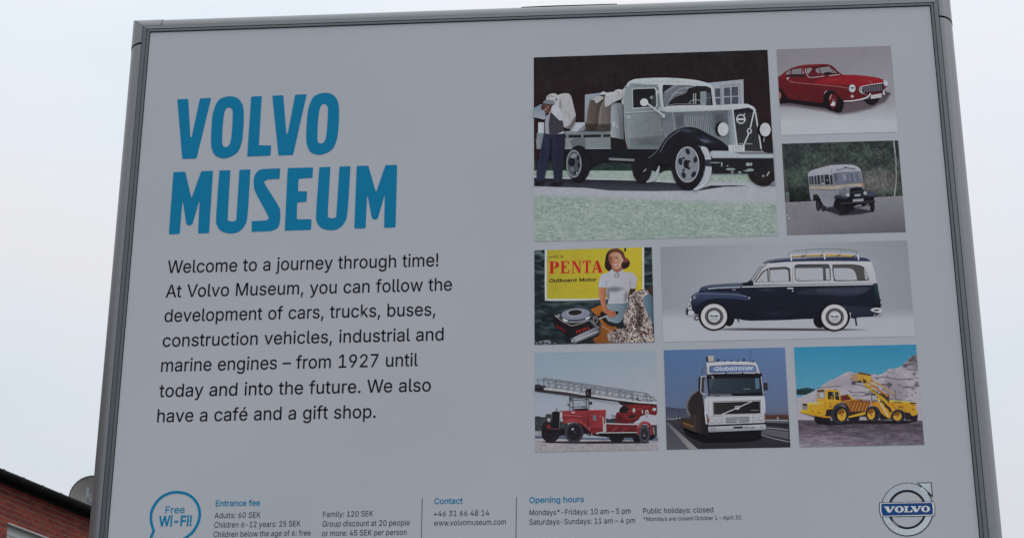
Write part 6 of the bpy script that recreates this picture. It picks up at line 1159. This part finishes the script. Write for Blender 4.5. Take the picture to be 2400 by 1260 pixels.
pr.soft([(280,920),(900,900),(1400,905),(1300,925),(700,925),(400,945)], (38,34,40), 16, .9)
pr.poly([(990,760),(1140,800),(1160,880),(1010,890)], (40,34,36)); pr.poly([(1270,800),(1440,820),(1430,880),(1300,890)], (40,36,40)); pr.e(1392,872,40,44,(30,31,38)); pr.e(710,868,66,42,(30,31,38))
# loader
pr.poly([(905,680),(985,672),(1000,700),(1100,690),(1120,668),(1180,672),(1410,692),(1414,760),(1432,800),(1430,830),(1370,845),(1340,800),(1290,806),(1240,778),(1170,770),(1140,800),(1100,870),(1040,830),(1000,790),(960,740),(905,740)], ((900,0),(1420,0),(172,122,40),(184,136,44)))
pr.poly([(1110,664),(1180,668),(1400,688),(1400,700),(1110,684)], (206,164,72)); pr.line([(1160,685),(1260,695)], 10, (56,52,54)); pr.poly([(1345,690),(1412,694),(1412,708),(1345,706)], (44,38,38)); pr.line([(1210,738),(1270,742)], 14, (96,70,40)); pr.line([(1210,762),(1285,766)], 6, (110,80,40)); pr.line([(1370,720),(1395,722)], 9, (84,62,38)); pr.line([(1368,770),(1398,772)], 9, (84,62,38)); pr.line([(915,690),(940,692)], 12, (140,56,40)); pr.line([(1130,690),(1180,760),(1330,810)], 6, (120,80,36))
pr.poly([(905,596),(1000,590),(1050,600),(1050,690),(906,676)], (92,94,106)); pr.poly([(915,615),(970,612),(972,662),(918,664)], (142,142,154)); pr.poly([(902,592),(1010,588),(1015,602),(905,608)], (64,50,44)); pr.line([(975,600),(978,672)], 7, (110,84,44))
pr.poly([(1010,580),(1110,600),(1112,690),(1060,720),(1010,690)], (78,62,46)); pr.ring(1065,625,34,40,10,(52,46,48))
pr.line([(975,640),(1040,740),(1112,866)], 34, (188,140,44)); pr.line([(985,660),(1090,838)], 12, (170,168,176)); pr.line([(1060,720),(1110,760),(1130,800)], 30, (52,44,44)); pr.line([(1165,768),(1112,868)], 16, (182,134,42)); pr.line([(1000,690),(1100,650)], 14, (70,54,40))
pr.line([(830,478),(960,585),(1090,700)], 30, (194,148,46)); pr.line([(842,492),(960,590),(1080,698)], 6, (120,80,34)); pr.line([(860,450),(980,540),(1100,620)], 16, (172,122,42)); pr.line([(905,430),(1060,520),(1178,612)], 11, (178,132,50)); pr.line([(1178,560),(1180,650)], 4, (80,70,70)); pr.line([(870,520),(940,500),(1000,560)], 12, (150,100,38)); pr.line([(940,455),(945,500)], 14, (186,140,48)); pr.line([(1020,560),(1010,620)], 12, (120,82,40)); pr.line([(920,545),(1000,600)], 8, (72,54,38))
pr.poly([(658,410),(768,346),(905,376),(904,440),(868,474),(800,462),(760,455),(690,430)], ((660,0),(900,0),(150,118,74),(186,140,50))); pr.poly([(658,410),(750,362),(752,440),(740,456),(690,438)], (146,124,100)); pr.poly([(752,352),(768,344),(905,376),(904,392),(760,368)], (96,68,48)); pr.poly([(740,450),(790,440),(800,462),(748,462)], (44,36,38)); pr.poly([(812,430),(850,430),(850,470),(816,468)], (48,38,38)); pr.line([(800,405),(860,470)], 8, (124,84,38)); pr.poly([(680,458),(735,450),(725,480),(690,485)], (74,68,78))
# dump truck
pr.poly([(100,802),(240,848),(440,868),(436,925),(380,938),(290,936),(262,860)], (28,26,30)); pr.e(350,880,92,58,(28,27,33)); pr.poly([(385,770),(470,765),(470,860),(400,850)], (40,33,34)); pr.poly([(600,700),(700,790),(840,800),(840,850),(650,850)], (52,40,36))
pr.poly([(636,852),(838,796),(842,826),(660,866)], (186,140,46)); pr.line([(650,800),(840,790)], 8, (60,44,36))
pr.poly([(556,612),(642,600),(690,655),(892,680),(900,690),(862,790),(690,796),(640,770),(600,690),(558,690)], ((560,0),(890,0),(128,82,40),(116,72,42))); pr.poly([(566,618),(636,606),(672,655),(572,676)], (92,44,40)); pr.poly([(636,600),(652,602),(708,655),(690,660)], (190,146,52)); pr.line([(566,684),(690,664),(780,660),(892,672)], 15, (158,112,52)); pr.poly([(782,660),(892,664),(890,680),(780,676)], (70,60,56)); pr.line([(800,668),(880,671)], 6, (150,148,150))
for i in range(5): x = 706+i*38; pr.line([(x+14,688),(x-22,790)], 13, (160,108,52))
pr.poly([(600,690),(640,680),(690,700),(660,780),(640,770)], (140,92,44)); pr.line([(648,796),(840,792)], 7, (104,72,40))
pr.poly([(95,800),(130,768),(385,846),(445,848),(442,868),(380,866),(240,840),(100,806)], ((0,770),(0,866),(196,150,46),(166,114,36)))
pr.poly([(122,706),(290,688),(378,680),(560,690),(540,710),(500,740),(480,768),(400,770),(378,848),(130,770)], ((120,0),(520,0),(190,142,42),(180,128,38))); pr.poly([(122,706),(176,706),(184,732),(126,728)], (56,48,44)); pr.poly([(128,728),(180,732),(182,784),(132,768)], (112,116,126)); pr.poly([(176,704),(290,688),(378,680),(378,690),(184,722)], (212,172,76)); pr.line([(245,712),(326,716)], 9, (160,150,120)); pr.line([(218,720),(222,800)], 4, (140,96,34)); pr.line([(380,690),(382,770)], 4, (128,86,32)); pr.line([(290,806),(330,812)], 8, (70,52,36)); pr.line([(425,740),(468,738)], 9, (84,62,38)); pr.e(244,793,6,8,(60,44,34), n=8); pr.line([(435,680),(446,720)], 6, (70,50,34))
pr.poly(rounded([(292,552),(400,540),(538,552),(562,690),(480,700),(290,680)], 10), (186,136,42)); pr.poly([(288,554),(380,544),(386,566),(296,574)], (58,44,40)); pr.poly(rounded([(298,576),(378,570),(376,646),(302,650)], 6), (116,124,140)); pr.poly([(318,590),(366,586),(364,636),(322,640)], (150,152,160)); pr.poly(rounded([(412,570),(478,568),(484,656),(414,656)], 8), (40,38,40)); pr.e(456,635,16,20,(120,102,56)); pr.e(470,590,10,14,(92,104,110)); pr.poly(rounded([(492,574),(530,572),(546,668),(500,660)], 8), (38,37,40)); pr.poly([(500,590),(520,590),(526,620),(504,618)], (80,92,98)); pr.e(380,552,10,12,(150,150,156), n=10); pr.e(500,548,9,7,(60,50,46), n=8); pr.line([(400,548),(404,680)], 8, (200,156,60))
pr.line([(478,768),(500,730),(545,708),(600,712),(640,750),(652,790)], 17, (34,38,48), smooth=True); pr.line([(486,758),(510,724),(550,702),(600,706)], 5, (82,92,110), smooth=True)
tyre(pr, 548, 830, 98, 106, 50, 70, 22); tyre(pr, 926, 822, 86, 88, 44, 62, -22); tyre(pr, 1212, 846, 82, 72, 48, 50, -10)
pr.build('printed_dump_truck_and_loader', bgp); pr = lay(F8); pr.tone(.05, .007, 115); pr.build('print_mottle', bgp)

# ------------------------------------------------------------------ brick building on the left
H0 = EYE+7.7                                    # eaves height
EA = Vector((-8.8723, 25.1030, 0)); DW = Vector((.34890, .93716, 0)); NW = Vector((.93716, -.34890, 0))
AW = EA-NW*.26
bld = empty('brick_building', (AW.x, AW.y, 0), 'red brick building with dark eaves and white framed windows behind the board', 'building')
bld.rotation_euler = (0, 0, math.atan2(DW.y, DW.x))     # local x runs along the wall, local -y faces the viewer
LEN0, LEN1, DEP, WT = -38.0, 16.0, 11.0, H0-.02  # near end extended unseen past the eye, added to darken left-facing surfaces
WIN = []
for k in range(-9, 4):
    for zt in (8.70, 5.4):
        x0 = .60+k*4.2
        if LEN0+1 < x0 < LEN1-2.2: WIN.append((x0, x0+1.45, zt-1.5, zt))
# wall with real window openings: grid of quads between cuts
xs = sorted({LEN0, LEN1, *[w for q in WIN for w in q[:2]]}); zs = sorted({0.0, WT, *[w for q in WIN for w in q[2:]]})
V = []; F = []; UVc = []
def quad(a, b, c, d, uv):
    n = len(V); V.extend([a, b, c, d]); F.append((n, n+1, n+2, n+3)); UVc.extend(uv)
for i in range(len(xs)-1):
    for j in range(len(zs)-1):
        x0, x1, z0, z1 = xs[i], xs[i+1], zs[j], zs[j+1]; cx, cz = (x0+x1)/2, (z0+z1)/2
        if any(q[0] < cx < q[1] and q[2] < cz < q[3] for q in WIN): continue
        quad((x0, 0, z0), (x1, 0, z0), (x1, 0, z1), (x0, 0, z1), [(x0, z0), (x1, z0), (x1, z1), (x0, z1)])
for x0, x1, z0, z1 in WIN:
    r = .11
    quad((x0, 0, z0), (x0, 0, z1), (x0, r, z1), (x0, r, z0), [(0, z0), (0, z1), (r, z1), (r, z0)])
    quad((x1, 0, z1), (x1, 0, z0), (x1, r, z0), (x1, r, z1), [(0, z1), (0, z0), (r, z0), (r, z1)])
    quad((x0, 0, z1), (x1, 0, z1), (x1, r, z1), (x0, r, z1), [(x0, 0), (x1, 0), (x1, r), (x0, r)])
    quad((x1, 0, z0), (x0, 0, z0), (x0, r, z0), (x1, r, z0), [(x1, 0), (x0, 0), (x0, r), (x1, r)])
for (a, b) in (((LEN0, DEP), (LEN0, 0)), ((LEN1, 0), (LEN1, DEP)), ((LEN1, DEP), (LEN0, DEP))):
    l = math.hypot(a[0]-b[0], a[1]-b[1]); quad((a[0], a[1], 0), (b[0], b[1], 0), (b[0], b[1], WT), (a[0], a[1], WT), [(0, 0), (l, 0), (l, WT), (0, WT)])
wall = mesh_from('wall', V, F, MT['brickwork'], bld)
uvl = wall.data.uv_layers.new(name='UVMap'); uvl.data.foreach_set('uv', np.array(UVc, dtype=np.float32).ravel())
# window joinery
for x0, x1, z0, z1 in WIN:
    fr = empty('window', (x0, .05, z0)); fr.parent = bld
    w, h = x1-x0, z1-z0; bars = [(0, .055, 0, h), (w-.055, w, 0, h), (.055, w-.055, h-.135, h-.0), (.055, w-.055, 0, .07), (w/2-.055, w/2+.055, .07, h-.135)]
    V = []; F = []
    for a, b, c, d in bars:
        v, f = box_vf(a, b, 0, .06, c, d); n = len(V); V += v; F += [tuple(n+i for i in q) for q in f]
    for a, b in ((.055, w/2-.055), (w/2+.055, w-.055)):        # sash frames, set back
        for q in ((a, a+.035, .07, h-.135), (b-.035, b, .07, h-.135), (a+.035, b-.035, h-.170, h-.135), (a+.035, b-.035, .07, .105)):
            v, f = box_vf(q[0], q[1], .012, .055, q[2], q[3]); n = len(V); V += v; F += [tuple(n+i for i in r_) for r_ in f]
    mesh_from('window_frame', V, F, MT['white_frame'], fr)
    for a, b in ((.085, w/2-.085), (w/2+.085, w-.085)): box('pane', a, b, .030, .036, .09, h-.155, MT['glass'], fr)
    box('head_flashing', -.02, w+.02, -.075, -.002, h-.010, h+.008, MT['white_frame'], fr)
    box('sill', -.04, w+.04, -.10, 0, -.04, 0, MT['roof'], fr)
    box('room_dark', 0, w, .3, .31, 0, h, MT['gap'], fr)
# the bricks one can tell apart
bx0, bx1, bz0, bz1 = -.35, 2.95, 8.26, 9.235
W_, G_, HH, GH = .195, .007, .0757, .0125
V = []; F = []
win0 = [q for q in WIN if q[0] == .60 and q[3] > 8][0]
for q in ((bx0, bx1, win0[3]+.0, bz1), (bx0, win0[0], bz0, win0[3]), (win0[1], bx1, bz0, win0[3])):
    v, f = box_vf(q[0]+.0005, q[1]-.0005, -.004, -.001, q[2], q[3]); n = len(V); V += v; F += [tuple(n+i for i in r_) for r_ in f]
mesh_from('mortar_bed', V, F, MT['mortar'], bld)
def brick_mesh(w, mat, seed):
    r_ = random.Random(seed); v, f = box_vf(0, w-G_, -.0085, -.004, 0, HH-GH); me = bpy.data.meshes.new('brick')
    me.from_pydata(v, [], f); bm = bmesh.new(); bm.from_mesh(me)
    bmesh.ops.bevel(bm, geom=[e_ for e_ in bm.edges if all(v_.co.y < -.008 for v_ in e_.verts)], offset=.0018, segments=1, affect='EDGES')
    for v_ in bm.verts: v_.co.x += r_.uniform(-.0015, .0015); v_.co.z += r_.uniform(-.0012, .0012)
    bm.to_mesh(me); bm.free(); me.materials.append(mat); return me
full = [brick_mesh(W_, m, i*3+j) for i, m in enumerate(BR) for j in range(2)]; cut = {}
row = 0; z = win0[3]+HH*math.ceil((bz1-win0[3])/HH)
nbr = 0
while z > bz0+.02:
    z -= HH
    if z+HH-GH > bz1+.001: continue
    x = bx0-(W_/2 if row % 2 else 0)
    row += 1
    spans = [(bx0, bx1)] if z >= win0[3]-.005 else [(bx0, win0[0]), (win0[1], bx1)]
    while x < bx1:
        for a, b in spans:
            u0, u1 = max(x, a), min(x+W_, b)
            if u1-u0 < .035: continue
            if u1-u0 > W_-.001: me = rnd.choice([full[0], full[1], full[0], full[2], full[3], full[4], full[5], full[6], full[7], full[8], full[9]])
            else:
                key = round(u1-u0, 2)
                if key not in cut: cut[key] = [brick_mesh(u1-u0, m, 5) for m in BR]
                me = rnd.choice(cut[key])
            o = bpy.data.objects.new('brick', me); COL.objects.link(o); o.parent = bld
            o.location = (u0, rnd.uniform(-.0012, .0012), z); nbr += 1
        x += W_
# eaves: soffit panels, frieze shadow strip, gutter edge, roof
box('roof', LEN0-.3, LEN1+.3, -.118, DEP+.3, H0-.006, H0+.006, MT['roof'], bld)
box('frieze_shade_strip', LEN0, LEN1, -.030, -.001, H0-.085, H0-.03, MT['gap'], bld)  # near-black frieze strip, painted as the shadow under the eaves
# half-round gutter hung on brackets
GR, GC = .072, -.190
def gutter_ring(x, r):
    return [(x, GC-r*cos(radians(a)), H0+.004-r*sin(radians(a))) for a in range(-4, 185, 12)]
def gutter_mesh(x0, x1, r, t, closed=True):
    V = gutter_ring(x0, r)+gutter_ring(x0, r-t)[::-1]+gutter_ring(x1, r)+gutter_ring(x1, r-t)[::-1]; n = len(V)//2
    return V, [(i, (i+1) % n, n+(i+1) % n, n+i) for i in range(n)]+[tuple(range(n-1, -1, -1)), tuple(range(n, 2*n))]
v, f = gutter_mesh(LEN0-.3, LEN1+.3, GR, .003)
mesh_from('gutter', v, f, MT['roof'], bld)
x = LEN0-.3; PW = .434; first = None; off = (.94-LEN0+.3) % PW; x += off-PW+.02; hook = None
while x < LEN1:
    if first is None:
        first = box('soffit_panel', 0, PW-.008, -.112, -.001, -.022, -.010, MT['roof'], bld, bevel=.002); o = first
        v, f = gutter_mesh(-.006, .006, GR+.004, .003); v2, f2 = box_vf(-.010, .010, GC-GR-.008, GC-GR+.012, H0-.004, H0+.016)
        n = len(v); hook = mesh_from('gutter_bracket', v+v2, f+[tuple(n+i for i in q) for q in f2], MT['bracket'], bld); hk = hook
    else:
        o = bpy.data.objects.new('soffit_panel', first.data); COL.objects.link(o); o.parent = bld
        hk = bpy.data.objects.new('gutter_bracket', hook.data); COL.objects.link(hk); hk.parent = bld
    o.location = (x, 0, H0-.006); hk.location = (x, 0, 0); x += PW

# ------------------------------------------------------------------ satellite dish on the roof
cx, cy, cz = -.29958*28.2, 28.2, EYE+.28832*28.2
dish = empty('satellite_dish', (cx, cy, H0+.02), 'grey round satellite dish on the roof, half hidden by the board post', 'satellite dish')
R = .366; face = (Vector((0, 0, EYE+2.0))-Vector((cx, cy, cz))); face.z += 4.5; face.normalize()
rx = face.cross(Vector((0, 0, 1))).normalized(); ry = rx.cross(face)
cc = Vector((0, 0, cz-H0-.02))
V = []; F = []; NR, NA = 8, 40
for k in range(NR+1):
    for i in range(NA):
        a = 2*pi*i/NA; r_ = R*k/NR; V.append(cc+rx*r_*cos(a)+ry*r_*sin(a)-face*(.075*(1-(k/NR)**2)))
n = len(V)
for k in range(NR+1):
    for i in range(NA):
        a = 2*pi*i/NA; r_ = R*k/NR; V.append(cc+rx*r_*cos(a)+ry*r_*sin(a)-face*(.075*(1-(k/NR)**2)+.006))
for k in range(NR):
    for i in range(NA):
        a, b, c, d = k*NA+i, k*NA+(i+1) % NA, (k+1)*NA+(i+1) % NA, (k+1)*NA+i; F.append((a, b, c, d)); F.append((n+d, n+c, n+b, n+a))
mesh_from('reflector', V, F, MT['dish'], dish, smooth=True)
V = []; F = []; M_ = 6
for i in range(NA):
    a = 2*pi*i/NA; d = rx*cos(a)+ry*sin(a)
    for j in range(M_):
        b = 2*pi*j/M_; V.append(cc+d*(R+.002+.009*cos(b))+face*(.009*sin(b)))
for i in range(NA):
    for j in range(M_): F.append((i*M_+j, ((i+1) % NA)*M_+j, ((i+1) % NA)*M_+(j+1) % M_, i*M_+(j+1) % M_))
mesh_from('rim', V, F, MT['dish_rim'], dish, smooth=True)
lnb = cc+face*.40-ry*.06-rx*.0; base = cc-ry*(R*.95)
V = []; F = []
def addt(p, q, r0, r1=None, n_=8):
    v, f = tube_vf(p, q, r0, r1, n_); k = len(V); V.extend(v); F.extend([tuple(k+i for i in g_) for g_ in f])
addt(base, cc+face*.30-ry*.16+rx*.10, .012); addt(cc+face*.30-ry*.16+rx*.10, cc+face*.30+ry*.11+rx*.10, .019, .016)
mesh_from('feed_arm', V, F, MT['steel'], dish)
V = []; F = []
addt(cc+face*.27-ry*.03+rx*.05, cc+face*.38-ry*.06+rx*.05, .028, .034, 12); addt(cc+face*.27-ry*.03+rx*.05, cc+face*.24-ry*.02+rx*.05, .040, .036, 12)
mesh_from('receiver', V, F, MT['lnb'], dish)
V = []; F = []
addt(Vector((0, .12, 0)), cc-face*.10, .022); addt(cc-face*.12, cc-face*.06, .07, .06, 12)
mesh_from('mast', V, F, MT['steel'], dish)
print('bricks', nbr)
